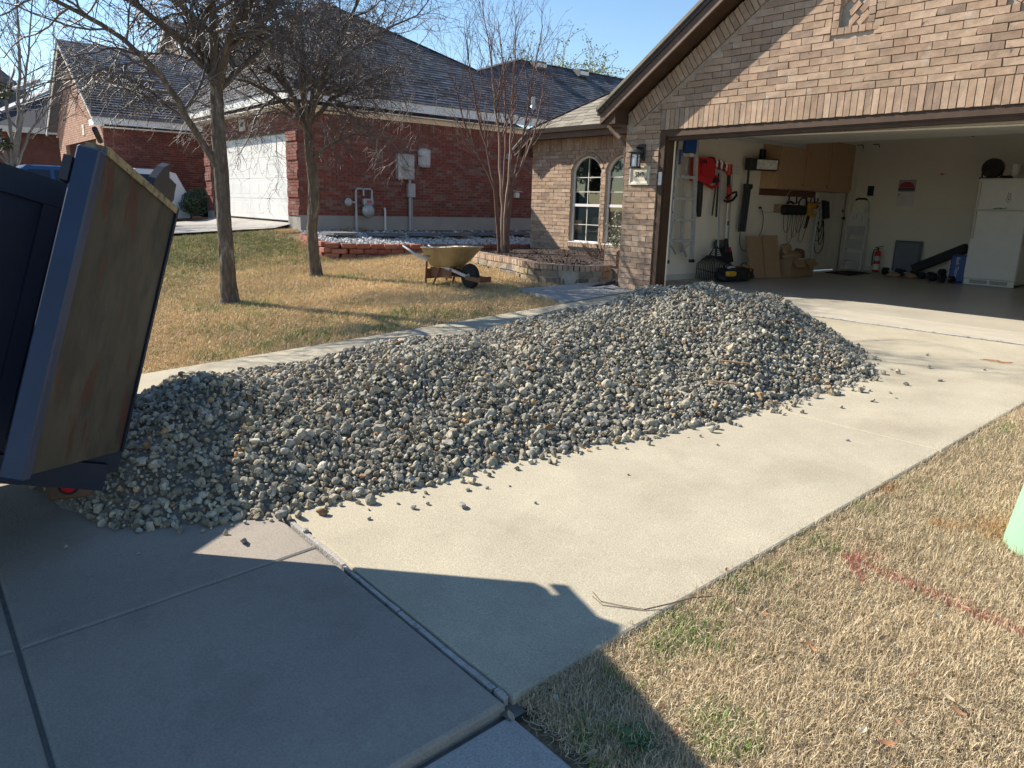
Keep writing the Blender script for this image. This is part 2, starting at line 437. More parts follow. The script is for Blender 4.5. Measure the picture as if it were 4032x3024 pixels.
sw = link(bpy.data.objects.new('sidewalk', None)); sw['kind'] = 'structure'
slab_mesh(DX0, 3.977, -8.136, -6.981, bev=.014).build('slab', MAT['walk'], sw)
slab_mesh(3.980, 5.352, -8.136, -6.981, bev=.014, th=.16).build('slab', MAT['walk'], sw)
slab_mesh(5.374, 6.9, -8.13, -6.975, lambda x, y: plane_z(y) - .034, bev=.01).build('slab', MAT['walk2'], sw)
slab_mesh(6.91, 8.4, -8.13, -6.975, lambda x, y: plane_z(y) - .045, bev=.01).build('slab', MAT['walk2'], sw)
for i in range(4): slab_mesh(-1.56 - 1.52 * i, -.06 - 1.52 * i, -8.13, -6.98, lambda x, y: ground(x, y) + .01, bev=.01).build('slab', MAT['walk2'], sw)
ap = slab_mesh(-.4, 3.977, -10.5, -8.147, lambda x, y: -.538 + .035 * (y + 8.147), bev=.016).build('driveway_approach', MAT['walk'], None, (0, 0, 0), kind='structure')
m = slab_mesh(3.980, 5.7, -10.5, -8.147, lambda x, y: -.538 + .035 * (y + 8.147), bev=.016); m.build('slab', MAT['walk'], ap)
m = MB(); m.box(-120, 120, -20.5, -10.62, -.78, -.712); m.build('road', MAT['farground'], kind='structure')
m = MB(); m.box(-120, 120, -10.6, -10.46, -.8, -.6); m.build('road_kerb', MAT['walk2'], kind='structure')
# dark joint bottoms
m = MB()
m.add([(DX0, -7.0, plane_z(-7.) - .03), (5.40, -7.0, plane_z(-7.) - .03), (5.40, -6.93, plane_z(-6.93) - .03), (DX0, -6.93, plane_z(-6.93) - .03)], [(0, 1, 2, 3)])
m.add([(5.34, -8.2, plane_z(-8.2) - .05), (5.40, -8.2, plane_z(-8.2) - .05), (5.40, -6.93, plane_z(-6.93) - .05), (5.34, -6.93, plane_z(-6.93) - .05)], [(0, 1, 2, 3)])
m.add([(DX0, -8.16, -.549), (5.7, -8.16, -.549), (5.7, -8.12, -.548), (DX0, -8.12, -.548)], [(0, 1, 2, 3)])
m.add([(3.96, -10.4, -.66), (4.0, -10.4, -.66), (4.0, -6.95, -.50), (3.96, -6.95, -.50)], [(0, 1, 2, 3)])
m.build('joint_dirt', Mt('joint_dirt', (.13, .122, .105), .95, .3, 20), drv)

# footpath from the driveway towards the porch
m = MB(); wp = [(-1.28, -1.42), (-.8, -1.45), (-.07, -1.62), (-.07, -.3), (-.64, -.12), (-.64, 2.9), (-1.02, 2.9), (-1.02, -.2)]
n = len(wp)
m.add([(x, y, ground(x, y) + .012) for x, y in wp] + [(x, y, ground(x, y) - .1) for x, y in wp], [tuple(range(n))] + [(i, n + i, n + (i + 1) % n, (i + 1) % n) for i in range(n)])
m.build('footpath', MAT['walk2'], kind='structure')

# next door's driveway
m = MB()
for i in range(14):
    y0, y1 = -1.12 - i * .5, -1.12 - (i + 1) * .5 + .0
    if i: pass
ny = 14
vs = []
for i in range(ny + 1):
    y = -1.0 - i * .5
    for x in (-15.2, -9.85 - .055 * i): vs.append((x, y, (.545 if i == 0 else ground(-9.4, y) + .03)))
m.add(vs, [(2 * i, 2 * i + 1, 2 * i + 3, 2 * i + 2) for i in range(ny)])
m.build('neighbour_driveway', MAT['walk2'], kind='structure')
m = MB()
m.add([(-27, -3.2, .5), (-18.2, -3.2, .5), (-18.2, -10, .1), (-27, -10, .1)], [(0, 1, 2, 3)])
m.build('far_driveway', MAT['walk2'], kind='structure')
# ================================================================ the tan brick house
H = .0775; BL = .262; MJ = .0085
ZH = 27.4 * H
SL = .6655
class Bricks:
    def __init__(s): s.C = []; s.A = []
    def add(s, c, ax, ay, az):
        s.C.append(c); s.A.append((ax, ay, az))
    def run(s, O, u, n, intervals, z0, z1, seed=0, L=BL, h=H, depth=.02):
        """running bond on a wall: O origin, u along, n outward; intervals(za, zb) -> list of (u0, u1)"""
        rg = random.Random(seed); O = Vector(O); u = Vector(u); n = Vector(n)
        k = 0; z = z0
        while z < z1 - .01:
            hh = min(h, z1 - z)
            for a, b in intervals(z, z + hh):
                st = a - (L * .5 if k % 2 else 0) - (0 if k % 2 else 0)
                st = math.floor((a - (L / 2 if k % 2 else 0)) / L) * L + (L / 2 if k % 2 else 0)
                q = st
                while q < b:
                    x0, x1 = max(q, a), min(q + L, b)
                    q += L
                    if x1 - x0 < .035: continue
                    w = (x1 - x0 - MJ) / 2
                    s.one(O + u * ((x0 + x1) / 2) + Vector((0, 0, z + hh / 2)), u * w, n, Vector((0, 0, (hh - MJ) / 2)), rg, depth)
            z += h; k += 1
    def one(s, c, ax, n, az, rg, depth=.02):
        t = rg.gauss(0, .004)
        ax = ax + n * (t * ax.length) ; d = depth + rg.uniform(-.0025, .0025)
        s.add(c + n * (d / 2 - .006), ax, n * (d / 2 + .006), az)
    def arrays(s): return np.array([tuple(c) for c in s.C]), np.array([[tuple(a) for a in q] for q in s.A])

house = thing('brick_house', 'tan brick house with open double garage and brown gable trim, number 5849', 'house', (2.4, 0, 0))
B = Bricks()
X0, X1, OP = -.61, 5.49, 4.88
YN = Vector((0, -1, 0))
FZ = 2.228 + SL * .88        # fascia lower edge z at X=0 (and the soffit's line on the wall)
PK = 2.44
def soff(x): return FZ - .03 + SL * (x if x < PK else 2 * PK - x)
NX0, NX1, NZ0, NZ1 = 2.385, 2.705, 3.055, 3.75
def front_iv(za, zb):
    # field of the gable above the soldier course, under the sloping brick band
    zt = zb
    lo = (zt - (FZ - .03 - .272)) / SL; hi = 2 * PK - lo
    if za < ZH - .01: return [(X0, 0 - MJ * .5), (OP + MJ, X1)]
    lo = max(lo, X0); hi = min(hi, X1)
    if hi <= lo: return []
    if za < ZH + .262 and za > ZH - .02: return [(lo, min(0, hi)), (OP, hi)] if lo < 0 else []
    # niche with a border of headers
    if zb > NZ0 - H - .002 and za < NZ1 + H: return [(lo, NX0 - .078), (NX1 + .078, hi)]
    return [(lo, hi)]
nlow = 1
B.run((0, 0, 0), (1, 0, 0), YN, front_iv, -1 * H, ZH, 3)
B.run((0, 0, 0), (1, 0, 0), YN, front_iv, ZH + .264, 4.2, 5)
def side_iv2(za, zb):
    return [iv for iv in front_iv(za, zb)]
B.run((0, 0, 0), (1, 0, 0), YN, lambda a, b: [iv for iv in front_iv(ZH + .05, ZH + .1) if True and iv[1] - iv[0] > .02] and [(max(X0, (b - (FZ - .302)) / SL), 0), (OP, min(X1, 2 * PK - (b - (FZ - .302)) / SL))], ZH, ZH + .262, 9)
rg = random.Random(11)
k = 0
while k * H < OP:                                     # soldier course over the opening
    x = k * H; w = min(H, OP - x)
    B.one(Vector((x + w / 2, 0, ZH + .131)), Vector(((w - MJ) / 2, 0, 0)), YN, Vector((0, 0, .262 / 2 - MJ / 2)), rg, .022); k += 1
sl = Vector((1, 0, SL)).normalized(); pn = Vector((-SL, 0, 1)).normalized()
k = 0
LEN = (PK - X0) / sl.x
while k * H < LEN:                                    # bricks set square to the rake
    for sgn in (1, -1):
        p = Vector((X0, 0, soff(X0))) + sl * (k + .5) * H - pn * .118
        ax = sl * ((H - MJ) / 2); az = pn * (.222 / 2 - MJ / 2)
        if sgn < 0: p.x = 2 * PK - p.x; ax = Vector((-ax.x, 0, ax.z)); az = Vector((-az.x, 0, az.z))
        B.one(p, ax, YN, az, rg, .021)
    k += 1
# niche: header frame, recessed field of bricks laid at 45 degrees
for zz in np.arange(NZ0, NZ1, H):
    for xx in (NX0 - .039, NX1 + .039): B.one(Vector((xx, 0, zz + H / 2)), Vector((.036, 0, 0)), YN, Vector((0, 0, H / 2 - MJ / 2)), rg, .021)
for xx in np.arange(NX0 - .078, NX1 + .08, H):
    B.one(Vector((xx + H / 2, 0, NZ0 - H / 2)), Vector((H / 2 - MJ / 2, 0, 0)), YN, Vector((0, 0, H / 2 - MJ / 2)), rg, .021)
dg = Vector((1, 0, 1)).normalized(); dn = Vector((-1, 0, 1)).normalized()
for i in range(-9, 10):
    for j in range(-5, 6):
        c = Vector(((NX0 + NX1) / 2, .045, 3.36)) + dg * (j * .2 + (i % 2) * .1) + dn * (i * H)
        if NX0 + .03 < c.x < NX1 - .03 and NZ0 + .03 < c.z < NZ1 - .03:
            B.one(c, dg * (.075), YN, dn * (H / 2 - MJ), rg, .02)
# left flank of the garage and the window wall
WX0 = -6.1; WY = 3.0
B.run((X0, 0, 0), (0, 1, 0), (-1, 0, 0), lambda a, b: [(0.0, WY)], -.16, 2.35, 21)
W1 = (-4.83, -3.98); W2 = (-3.83, -2.98)
WZ0, WZS, RISE = .34, 1.84, .27
def arch(x, w): 
    c = (w[0] + w[1]) / 2; hw = (w[1] - w[0]) / 2
    rr = (hw * hw + RISE * RISE) / (2 * RISE)
    return WZS + RISE - rr + math.sqrt(max(rr * rr - (x - c) ** 2, 0))
def win_iv(za, zb):
    iv = [(WX0, X0)]
    for w in (W1, W2):
        if zb <= WZ0 - .09 or za >= WZS + RISE + .1: continue
        e = .005
        zm = zb
        if zm > WZS - .02:
            c = (w[0] + w[1]) / 2; hw = (w[1] - w[0]) / 2
            rr = (hw * hw + RISE * RISE) / (2 * RISE) + .085
            q = za - (WZS + RISE - (rr - .085))
            ww = math.sqrt(max(rr * rr - q * q, 0)) if q < rr else 0
            if za < WZS: ww = hw + .02
            if ww < .02: continue
            cut = (c - min(ww, hw + .08), c + min(ww, hw + .08))
        else: cut = (w[0] - e, w[1] + e)
        new = []
        for a, b in iv:
            if cut[1] <= a or cut[0] >= b: new.append((a, b)); continue
            if cut[0] - a > .03: new.append((a, cut[0]))
            if b - cut[1] > .03: new.append((cut[1], b))
        iv = new
    return iv
B.run((0, WY, 0), (1, 0, 0), YN, win_iv, -.10, 2.22, 31)
k = 0
while WX0 + (k + 1) * H < X0:
    B.one(Vector((WX0 + (k + .5) * H, WY, 2.22 + .131)), Vector((H / 2 - MJ / 2, 0, 0)), YN, Vector((0, 0, .131 - MJ / 2)), rg, .024); k += 1
for w in (W1, W2):                                    # arch headers and sloping sill bricks
    c = (w[0] + w[1]) / 2; hw = (w[1] - w[0]) / 2; rr = (hw * hw + RISE * RISE) / (2 * RISE)
    a0 = math.asin(hw / rr); n = 14
    for i in range(n):
        a = -a0 + 2 * a0 * (i + .5) / n
        d = Vector((math.sin(a), 0, math.cos(a))); t = Vector((math.cos(a), 0, -math.sin(a)))
        B.one(Vector((c, WY, WZS + RISE - rr)) + d * (rr + .042), t * (a0 * (rr + .04) / n - .004), YN, d * .038, rg, .026)
    n = 12
    for i in range(n):
        x = w[0] - .05 + (w[1] - w[0] + .1) * (i + .5) / n
        B.one(Vector((x, WY - .03, WZ0 - .045)), Vector(((w[1] - w[0] + .1) / n / 2 - .004, 0, 0)), YN, Vector((0, 0, .036)), rg, .05)
B.run((WX0, WY, 0), (0, 1, 0), (-1, 0, 0), lambda a, b: [(0, 6)], -.1, 2.2, 41)
C, A = B.arrays()
# the 300 bricks that show largest are parts of their own, the rest one joined part
def screen_size(C, A):
    d = C - np.array(CAMP); x = d @ np.array(rt); y = d @ np.array(up); z = d @ np.array(fw)
    px = 512 + 741.4 * x / np.maximum(z, .1); py = 384 - 741.4 * y / np.maximum(z, .1)
    inside = (z > .1) & (px > 4) & (px < 1020) & (py > 2) & (py < 760)
    n = A[:, 1] / np.linalg.norm(A[:, 1], axis=1)[:, None]
    face = np.linalg.norm(A[:, 0], axis=1) * np.linalg.norm(A[:, 2], axis=1) * np.abs((n * d).sum(1)) / np.linalg.norm(d, axis=1) ** 3
    return np.where(inside & ((n * d).sum(1) < 0), face, 0)
def split_pieces(C, A, n_single, name, joined, mat, parent, jit=.0026):
    sz = screen_size(C, A); order = np.argsort(-sz)
    one, rest = order[:n_single], order[n_single:]
    meshes = {}
    for i in one:
        key = (round(np.linalg.norm(A[i, 0]), 3), round(np.linalg.norm(A[i, 2]), 3), int(i) % 4)
        L = [np.linalg.norm(A[i, j]) for j in range(3)]
        if key not in meshes:
            V, F = bulk_boxes(np.zeros((1, 3)), np.diag(L)[None], jit)
            me = bpy.data.meshes.new(name); me.from_pydata([tuple(v) for v in V], [], [tuple(int(q) for q in f) for f in F]); me.materials.append(mat); meshes[key] = me
        o = bpy.data.objects.new(name, meshes[key])
        link(o, parent, C[i])
        ax, az = Vector(A[i, 0]).normalized(), Vector(A[i, 2]).normalized(); ay = az.cross(ax)
        o.rotation_euler = Matrix((ax, ay, az)).transposed().to_euler()
    if len(rest):
        V, F = bulk_boxes(C[rest], A[rest], jit)
        return np_mesh(joined, V, F, mat, parent, 'stuff')
split_pieces(C, A, 300, 'brick', 'brickwork', MAT['brick'], house)

# walls behind the bricks (the mortar shows in the joints), with real openings
m = MB()
yo = .002; WT = .12
def wall_poly(m, pts, ext): m.prism(pts, ext)
ym = .004
wall_poly(m, [(X0 + .004, ym, -.3), (0, ym, -.3), (0, ym, ZH), (OP, ym, ZH), (OP, ym, -.3), (X1, ym, -.3), (X1, ym, soff(X1)), (NX1, ym, soff(NX1)), (NX1, ym, NZ0), (NX0, ym, NZ0), (NX0, ym, soff(NX0)), (X0 + .004, ym, soff(X0))], (0, .045, 0))
m.box(NX0 - .02, NX1 + .02, .0495, .09, NZ0 - .02, 3.8)
m.box(X0 + .006, X0 + .1, .05, WY, -.3, 2.4)
m.box(WX0 + .004, W1[0] + .001, WY + .004, WY + .1, -.3, 2.48)
m.box(W1[1] - .001, W2[0] + .001, WY + .004, WY + .1, -.3, 2.48)
m.box(W2[1] - .001, X0, WY + .004, WY + .1, -.3, 2.48)
for w in (W1, W2):
    m.box(w[0] + .001, w[1] - .001, WY + .004, WY + .1, -.3, WZ0)
    n = 12; xs_ = [w[0] + (w[1] - w[0]) * i / n for i in range(n + 1)]
    pts = [(x, WY + .004, arch(x, w)) for x in xs_] + [(w[1], WY + .004, 2.479), (w[0], WY + .004, 2.479)]
    m.prism(pts, (0, .096, 0))
m.box(WX0 + .006, WX0 + .1, WY + .1, WY + 6, -.3, 2.3)
m.build('wall', MAT['mortar'], house)
# footing that shows under the bricks of the pillar
m = MB(); m.box(X0 - .02, .02, -.03, .05, -.3, -.082); m.box(OP, X1 + .02, -.03, .05, -.3, -.082); m.build('footing', MAT['walk2'], house)

# garage opening trim
m = MB()
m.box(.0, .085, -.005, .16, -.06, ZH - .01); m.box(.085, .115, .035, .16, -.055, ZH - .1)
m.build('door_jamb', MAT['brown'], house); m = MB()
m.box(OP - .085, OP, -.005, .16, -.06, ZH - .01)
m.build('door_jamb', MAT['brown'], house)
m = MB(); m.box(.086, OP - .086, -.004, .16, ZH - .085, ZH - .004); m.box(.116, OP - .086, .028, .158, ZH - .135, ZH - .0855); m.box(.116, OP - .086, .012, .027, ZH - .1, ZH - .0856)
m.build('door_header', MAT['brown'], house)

# garage door, raised: its bottom section hangs under the header
m = MB(); m.prism([(.2, .2, ZH - .095), (OP - .1, .2, ZH - .165), (OP - .1, .2, ZH - .09), (.2, .2, ZH - .03)], (0, .06, 0)); m.box(.2, OP - .1, .262, 3.1, ZH + .02, ZH + .065)
gdo = m.build('garage_door', MAT['trimw'], house)
m = MB(); m.tube([(.22, .205, ZH - .10), (2.4, .205, ZH - .14), (OP - .12, .205, ZH - .172)], .012, 6); m.build('bottom_seal', MAT['trimw'], gdo)
m = MB(); m.bar((.24, .3, ZH - .02), (.24, 3.3, ZH + .0), .03, .05); m.bar((OP - .14, .3, ZH - .02), (OP - .14, 3.3, ZH), .03, .05)
m.tube([(.3, .34, ZH + .12), (OP - .2, .34, ZH + .12)], .018, 8)
m.bar((.62, .25, ZH - .09), (.74, .25, ZH - .11), .07, .05); m.bar((1.0, .25, ZH - .09), (1.14, .25, ZH - .1), .05, .06)
m.build('door_track', MAT['galv'], gdo)

# gable roof over the garage: fascia, soffit, roof deck, shingles
OV = .30; ZE = 2.228          # overhang, fascia lower edge at its lower end
XE = -.88
def rk(x): return ZE + SL * (x - XE)
XR = 2 * PK - XE
m = MB()
for a, b in ((XE, PK), (XR, PK)):
    p = [(a, -OV, rk(XE) + .0), (b, -OV, rk(PK)), (b, -OV, rk(PK) + .155), (a, -OV, rk(XE) + .155)]
    m.prism(p, (0, .028, 0))
m.build('fascia', MAT['brown2'], house)
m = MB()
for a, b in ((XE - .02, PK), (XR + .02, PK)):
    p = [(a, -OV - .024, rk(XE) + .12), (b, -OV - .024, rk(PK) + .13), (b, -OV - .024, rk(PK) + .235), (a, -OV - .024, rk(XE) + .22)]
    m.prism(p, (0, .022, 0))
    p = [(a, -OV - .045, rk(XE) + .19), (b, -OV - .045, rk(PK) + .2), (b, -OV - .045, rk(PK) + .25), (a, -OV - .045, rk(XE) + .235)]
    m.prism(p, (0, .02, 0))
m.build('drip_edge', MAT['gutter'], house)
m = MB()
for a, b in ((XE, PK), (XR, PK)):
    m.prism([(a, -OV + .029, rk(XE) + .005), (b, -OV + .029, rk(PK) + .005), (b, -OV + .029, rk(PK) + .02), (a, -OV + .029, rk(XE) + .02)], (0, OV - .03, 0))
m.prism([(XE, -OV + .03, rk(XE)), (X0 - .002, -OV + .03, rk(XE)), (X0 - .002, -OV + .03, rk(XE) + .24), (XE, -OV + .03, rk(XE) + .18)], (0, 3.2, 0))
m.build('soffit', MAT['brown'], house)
m = MB()
for sg in (1, -1):
    def XX(x): return x if sg > 0 else 2 * PK - x
    m.add([(XX(XE - .04), -OV - .05, rk(XE - .04) + .245), (XX(PK), -OV - .05, rk(PK) + .25), (XX(PK), 9, rk(PK) + .25), (XX(XE - .04), 9, rk(XE - .04) + .245),
           (XX(XE - .04), -OV - .05, rk(XE - .04) + .2), (XX(PK), -OV - .05, rk(PK) + .2), (XX(PK), 9, rk(PK) + .2), (XX(XE - .04), 9, rk(XE - .04) + .2)],
          [(0, 1, 2, 3), (7, 6, 5, 4), (0, 4, 5, 1), (1, 5, 6, 2), (2, 6, 7, 3), (3, 7, 4, 0)])
m.build('garage_roof', MAT['shingle_t'], house)

def shingles(poly, O, u, v, n, name, mat, parent, exp=.142, tab=.305, lift=.009, seed=1):
    """tabs on a roof plane: O origin at the eave, u along the eave, v up the slope; poly in (u,v)"""
    rg = random.Random(seed); O, u, v, n = Vector(O), Vector(u), Vector(v), Vector(n)
    V = []; F = []
    vmax = max(q[1] for q in poly); vv = min(q[1] for q in poly)
    def span(y):
        xs = []
        for i in range(len(poly)):
            (x0, y0), (x1, y1) = poly[i], poly[(i + 1) % len(poly)]
            if (y0 <= y < y1) or (y1 <= y < y0): xs.append(x0 + (x1 - x0) * (y - y0) / (y1 - y0))
        xs.sort(); return [(xs[i], xs[i + 1]) for i in range(0, len(xs) - 1, 2)]
    k = 0
    while vv < vmax:
        for a, b in span(vv + exp * .5):
            x = a - rg.uniform(0, tab)
            while x < b:
                w = tab * rg.choice((.55, .8, 1, 1.25)); x0, x1 = max(a, x), min(b, x + w - .006); x += w
                if x1 - x0 < .02: continue
                dz = lift + rg.uniform(-.003, .004); o = len(V)
                dv = rg.uniform(-.006, .006)
                for (xx, yy, zz) in ((x0, vv + dv, dz), (x1, vv + dv, dz), (x1, vv + exp * 1.05, .002), (x0, vv + exp * 1.05, .002), (x0, vv + dv, 0), (x1, vv + dv, 0)):
                    V.append(tuple(O + u * xx + v * yy + n * zz))
                F += [(o, o + 1, o + 2, o + 3), (o + 4, o + 5, o + 1, o)]
        vv += exp; k += 1
    return np_mesh(name, np.array(V), np.array(F), mat, parent, 'stuff')

# hip roof over the window wall
EY = WY - .30; EZ = 2.46
CX0 = -5.9; S2 = .64
LX = -6.4; 
m = MB()
m.prism([(CX0, EY, EZ), (-.62, EY, EZ), (-.62, EY, EZ + .135), (CX0, EY, EZ + .135)], (0, .026, 0))
m.prism([(CX0 - .002, EY, EZ), (CX0 - .002, EY, EZ + .135), (LX, EY, EZ + .135 - (CX0 - LX) * S2), (LX, EY, EZ - (CX0 - LX) * S2)], (0, .026, 0))
m.build('fascia', MAT['brown2'], house)
m = MB()
m.prism([(CX0 - .02, EY - .08, EZ + .115), (-.62, EY - .08, EZ + .115), (-.62, EY - .10, EZ + .205), (CX0 - .02, EY - .10, EZ + .205)], (0, .078, 0))
m.prism([(CX0 - .022, EY - .03, EZ + .12), (CX0 - .022, EY - .03, EZ + .2), (LX - .03, EY - .03, EZ + .2 - (CX0 - LX + .03) * S2), (LX - .03, EY - .03, EZ + .12 - (CX0 - LX + .03) * S2)], (0, .028, 0))
m.prism([(LX - .1, EY + .03, EZ + .1 - .34), (LX, EY + .03, EZ + .1 - .34), (LX, EY + .03, EZ + .1 - .24), (LX - .1, EY + .03, EZ + .1 - .24)], (0, 6, 0))
m.build('gutter', MAT['gutter'], house)
m = MB(); m.box(CX0 - .1, -.62, EY + .028, WY + .0, EZ + .01, EZ + .03)
m.prism([(CX0 - .1, EY + .028, EZ + .008), (CX0 - .1, EY + .028, EZ + .028), (LX + .01, EY + .028, EZ + .028 - (CX0 - LX) * S2), (LX + .01, EY + .028, EZ + .008 - (CX0 - LX) * S2)], (0, 6, 0))
m.build('soffit', MAT['brown'], house)
HZ = EZ + .2
RH = 3.3
m = MB()   # roof deck: front slope, left slope, hip between them
f = [(CX0 - .03, EY - .06, HZ), (-.6, EY - .06, HZ), (-.6, EY + RH, HZ + RH * S2), (CX0 + RH, EY + RH, HZ + RH * S2)]
l = [(LX - .05, EY - .03, HZ - (CX0 - LX + .05) * S2), (CX0 - .03, EY - .05, HZ), (CX0 + RH, EY + RH, HZ + RH * S2), (CX0 + RH, 9, HZ + RH * S2), (LX - .05, 9, HZ - (CX0 - LX + .05) * S2)]
for q in (f, l):
    n = len(q); m.add([(a, b, c) for a, b, c in q] + [(a, b, c - .03) for a, b, c in q], [tuple(range(n)), tuple(range(2 * n - 1, n - 1, -1))] + [(i, n + i, n + (i + 1) % n, (i + 1) % n) for i in range(n)])
m.build('hip_roof', MAT['shingle_t'], house)
c2 = 1 / math.hypot(1, S2)
vsl = math.hypot(1, S2)
shingles([(0, 0), (5.2, 0), (5.2, RH * vsl), (RH, RH * vsl)], (CX0, EY - .06, HZ + .001), (1, 0, 0), (0, c2, S2 * c2), (0, -S2 * c2, c2), 'shingles', MAT['shingle_t'], house, seed=4)
m = MB()
for i in range(22):
    t = i * .15; a = Vector((CX0 + t, EY + t - .05, HZ + t * S2 + .012)); b = a + Vector((.17, .17, .17 * S2 + .004))
    m.bar(a, b, .16, .012)
m.build('hip_cap', MAT['shingle_t'], house)

# gutters' downspouts
m = MB()
dp = [(-.97, EY - .05, EZ + .12), (-.93, EY - .03, EZ - .02), (-.8, EY + .0, EZ - .12)]
m.tube([(-.96, -.02, 2.33), (-.95, -.03, 2.26), (-.90, -.03, 2.19), (-.82, -.02, 2.12), (-.72, -.02, 2.05), (-.65, .02, 1.94), (-.645, .05, 1.2), (-.645, .05, .12), (-.65, .02, .0), (-.66, -.06, -.06)], [.034, .034, .034, .034, .034, .028, .022, .022, .024, .026], 8)
for i in range(9):
    a = i / 8; m.tube([(-.97 + .004 * i, -.02, 2.345 - .016 * i), (-.969 + .004 * i, -.02, 2.337 - .016 * i)], .041, 8)
m.build('downspout', MAT['brown2'], house)
m = MB(); m.tube([(-6.36, WY - .1, 2.05), (-6.33, WY - .1, 1.98), (-6.2, WY - .03, 1.9), (-6.14, WY - .01, 1.8), (-6.145, WY + .3, 1.7)], .035, 8); m.build('downspout', MAT['brown2'], house)
m = MB(); m.box(-1.02, -.9, -.22, -.1, 2.36, 2.47); m.build('gutter_end', MAT['gutter'], house)
# splash-guard shoe at the pillar foot
m = MB()
m.tube([(-.66, -.03, .02), (-.78, -.12, -.05), (-.84, -.26, -.075), (-.78, -.36, -.08), (-.52, -.4, -.075), (-.3, -.42, -.075)], [.03, .032, .032, .03, .028, .026], 6)
tag(m.build('drain_hose', MAT['blackp'], None, (-.6, -.2, -.08)), 'dark bent downspout extension lying at the foot of the brick pillar', 'drain pipe')

# windows
gm_ = glass_mat('window_glass')
cur = Mt('curtain', (.2, .235, .21), .9, .2, 12, stretch=(6, 6, .4))
shade = Mt('roller_shade', (.27, .25, .21), .9, .1, 40)
for wi, w in enumerate((W1, W2)):
    yf = WY + .045
    wroot = None
    m = MB()
    n = 14; fwid = .038
    c = (w[0] + w[1]) / 2
    sc = ((w[1] - w[0]) / 2 - fwid) / ((w[1] - w[0]) / 2)
    m.box(w[0] + .003, w[0] + fwid, yf, yf + .05, WZ0 + .002, WZS); m.box(w[1] - fwid, w[1] - .003, yf, yf + .05, WZ0 + .002, WZS)
    m.box(w[0] + fwid, w[1] - fwid, yf, yf + .05, WZ0 + .002, WZ0 + .045)
    out = [(w[0] + .003 + (w[1] - w[0] - .006) * i / n) for i in range(n + 1)]
    po = [(x, yf, arch(x, w) - .003) for x in out]
    pi = [(c + (x - c) * sc, yf, arch(c + (x - c) * 1., w) - .003 - fwid) for x in out]
    for i in range(n): m.prism([pi[i], pi[i + 1], po[i + 1], po[i]], (0, .05, 0))
    wroot = m.build('window', MAT['white'], house, (c, yf, WZ0))
    m = MB(); m.box(w[0] + .036, w[1] - .036, yf - .012, yf + .05, 1.09, 1.145); m.build('meeting_rail', MAT['white'], wroot)
    m = MB(); m.box(w[0] - .02, w[1] + .02, yf - .07, yf - .002, WZ0 + .001, WZ0 + .022); m.build('sill', MAT['white'], wroot)
    m = MB()
    for (xa, xb, za, zb) in ((c - .008, c + .008, WZ0 + .046, 1.089), (c - .008, c + .008, 1.146, WZS + RISE - .045)): m.box(xa, xb, yf + .021, yf + .029, za, zb)
    for zz in (.72, 1.39, 1.68): m.box(w[0] + .039, w[1] - .039, yf + .0212, yf + .0288, zz - .008, zz + .008)
    m.build('glazing_bar', MAT['trimw'], wroot)
    m = MB(); m.add([(w[0] + .036, yf + .034, WZ0 + .04), (w[1] - .036, yf + .034, WZ0 + .04), (w[1] - .036, yf + .034, WZS)] + [(x, yf + .034, arch(x, w) - .02) for x in out[::-1][1:-1]] + [(w[0] + .036, yf + .034, WZS)], [tuple(range(3 + n - 1 + 1))])
    m.build('pane', gm_, wroot)
    m = MB()      # drapes: pleated sheets either side
    for (xa, xb) in ((w[0] + .02, w[0] + .33), (w[1] - .16, w[1] - .02)):
        k = 26; vs = []
        for i in range(k + 1):
            x = xa + (xb - xa) * i / k; yy = yf + .16 + .025 * math.sin(i * 1.5)
            vs += [(x, yy, WZ0), (x, yy, 2.2)]
        m.add(vs, [(2 * i, 2 * i + 2, 2 * i + 3, 2 * i + 1) for i in range(k)])
    m.build('curtain', cur, wroot, fix=False)
    m = MB(); m.box(w[0] + .12, w[1] - .03, yf + .09, yf + .094, WZ0 + .03, 1.07); m.build('shade', shade, wroot)
# dark room behind
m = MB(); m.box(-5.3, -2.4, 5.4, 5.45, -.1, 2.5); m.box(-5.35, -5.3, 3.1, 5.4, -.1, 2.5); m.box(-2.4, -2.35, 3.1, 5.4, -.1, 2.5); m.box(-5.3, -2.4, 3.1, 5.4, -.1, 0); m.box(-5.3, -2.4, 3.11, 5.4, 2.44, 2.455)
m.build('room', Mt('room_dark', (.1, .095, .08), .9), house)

# garage interior shell
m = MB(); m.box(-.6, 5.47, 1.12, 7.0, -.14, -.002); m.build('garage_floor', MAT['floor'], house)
m = MB(); m.box(-.6, 5.47, .145, 1.1195, -.14, -.0021); m.build('sunlit_floor_front', MAT['floor_sunlit'], house)  # sunlight put into the colour of the front floor, split near the shadow
m = MB(); GL, GB, GR, GZ = -.5, 6.65, 5.36, 2.72
DY0, DY1, DZ = 5.36, 6.33, 2.13
m.box(GL - .1, GL, .16, DY0, -.1, GZ); m.box(GL - .1, GL, DY1, GB, -.1, GZ); m.box(GL - .1, GL, DY0, DY1, DZ, GZ)
m.box(GL - .1, GR + .1, GB + .001, GB + .1, -.1, GZ)
m.box(GR, GR + .1, .16, GB, -.1, GZ)
m.box(GL, .11, .165, .2, -.1, GZ); m.box(GR - .36, GR - .001, .165, .2, -.1, GZ)
m.box(.11, GR - .36, .165, .2, ZH + .02, GZ)
m.build('garage_wall', MAT['cream'], house)
m = MB(); m.box(GL - .1, GR + .1, .16, GB + .1, GZ + .001, GZ + .05); m.build('garage_ceiling', MAT['ceil'], house)
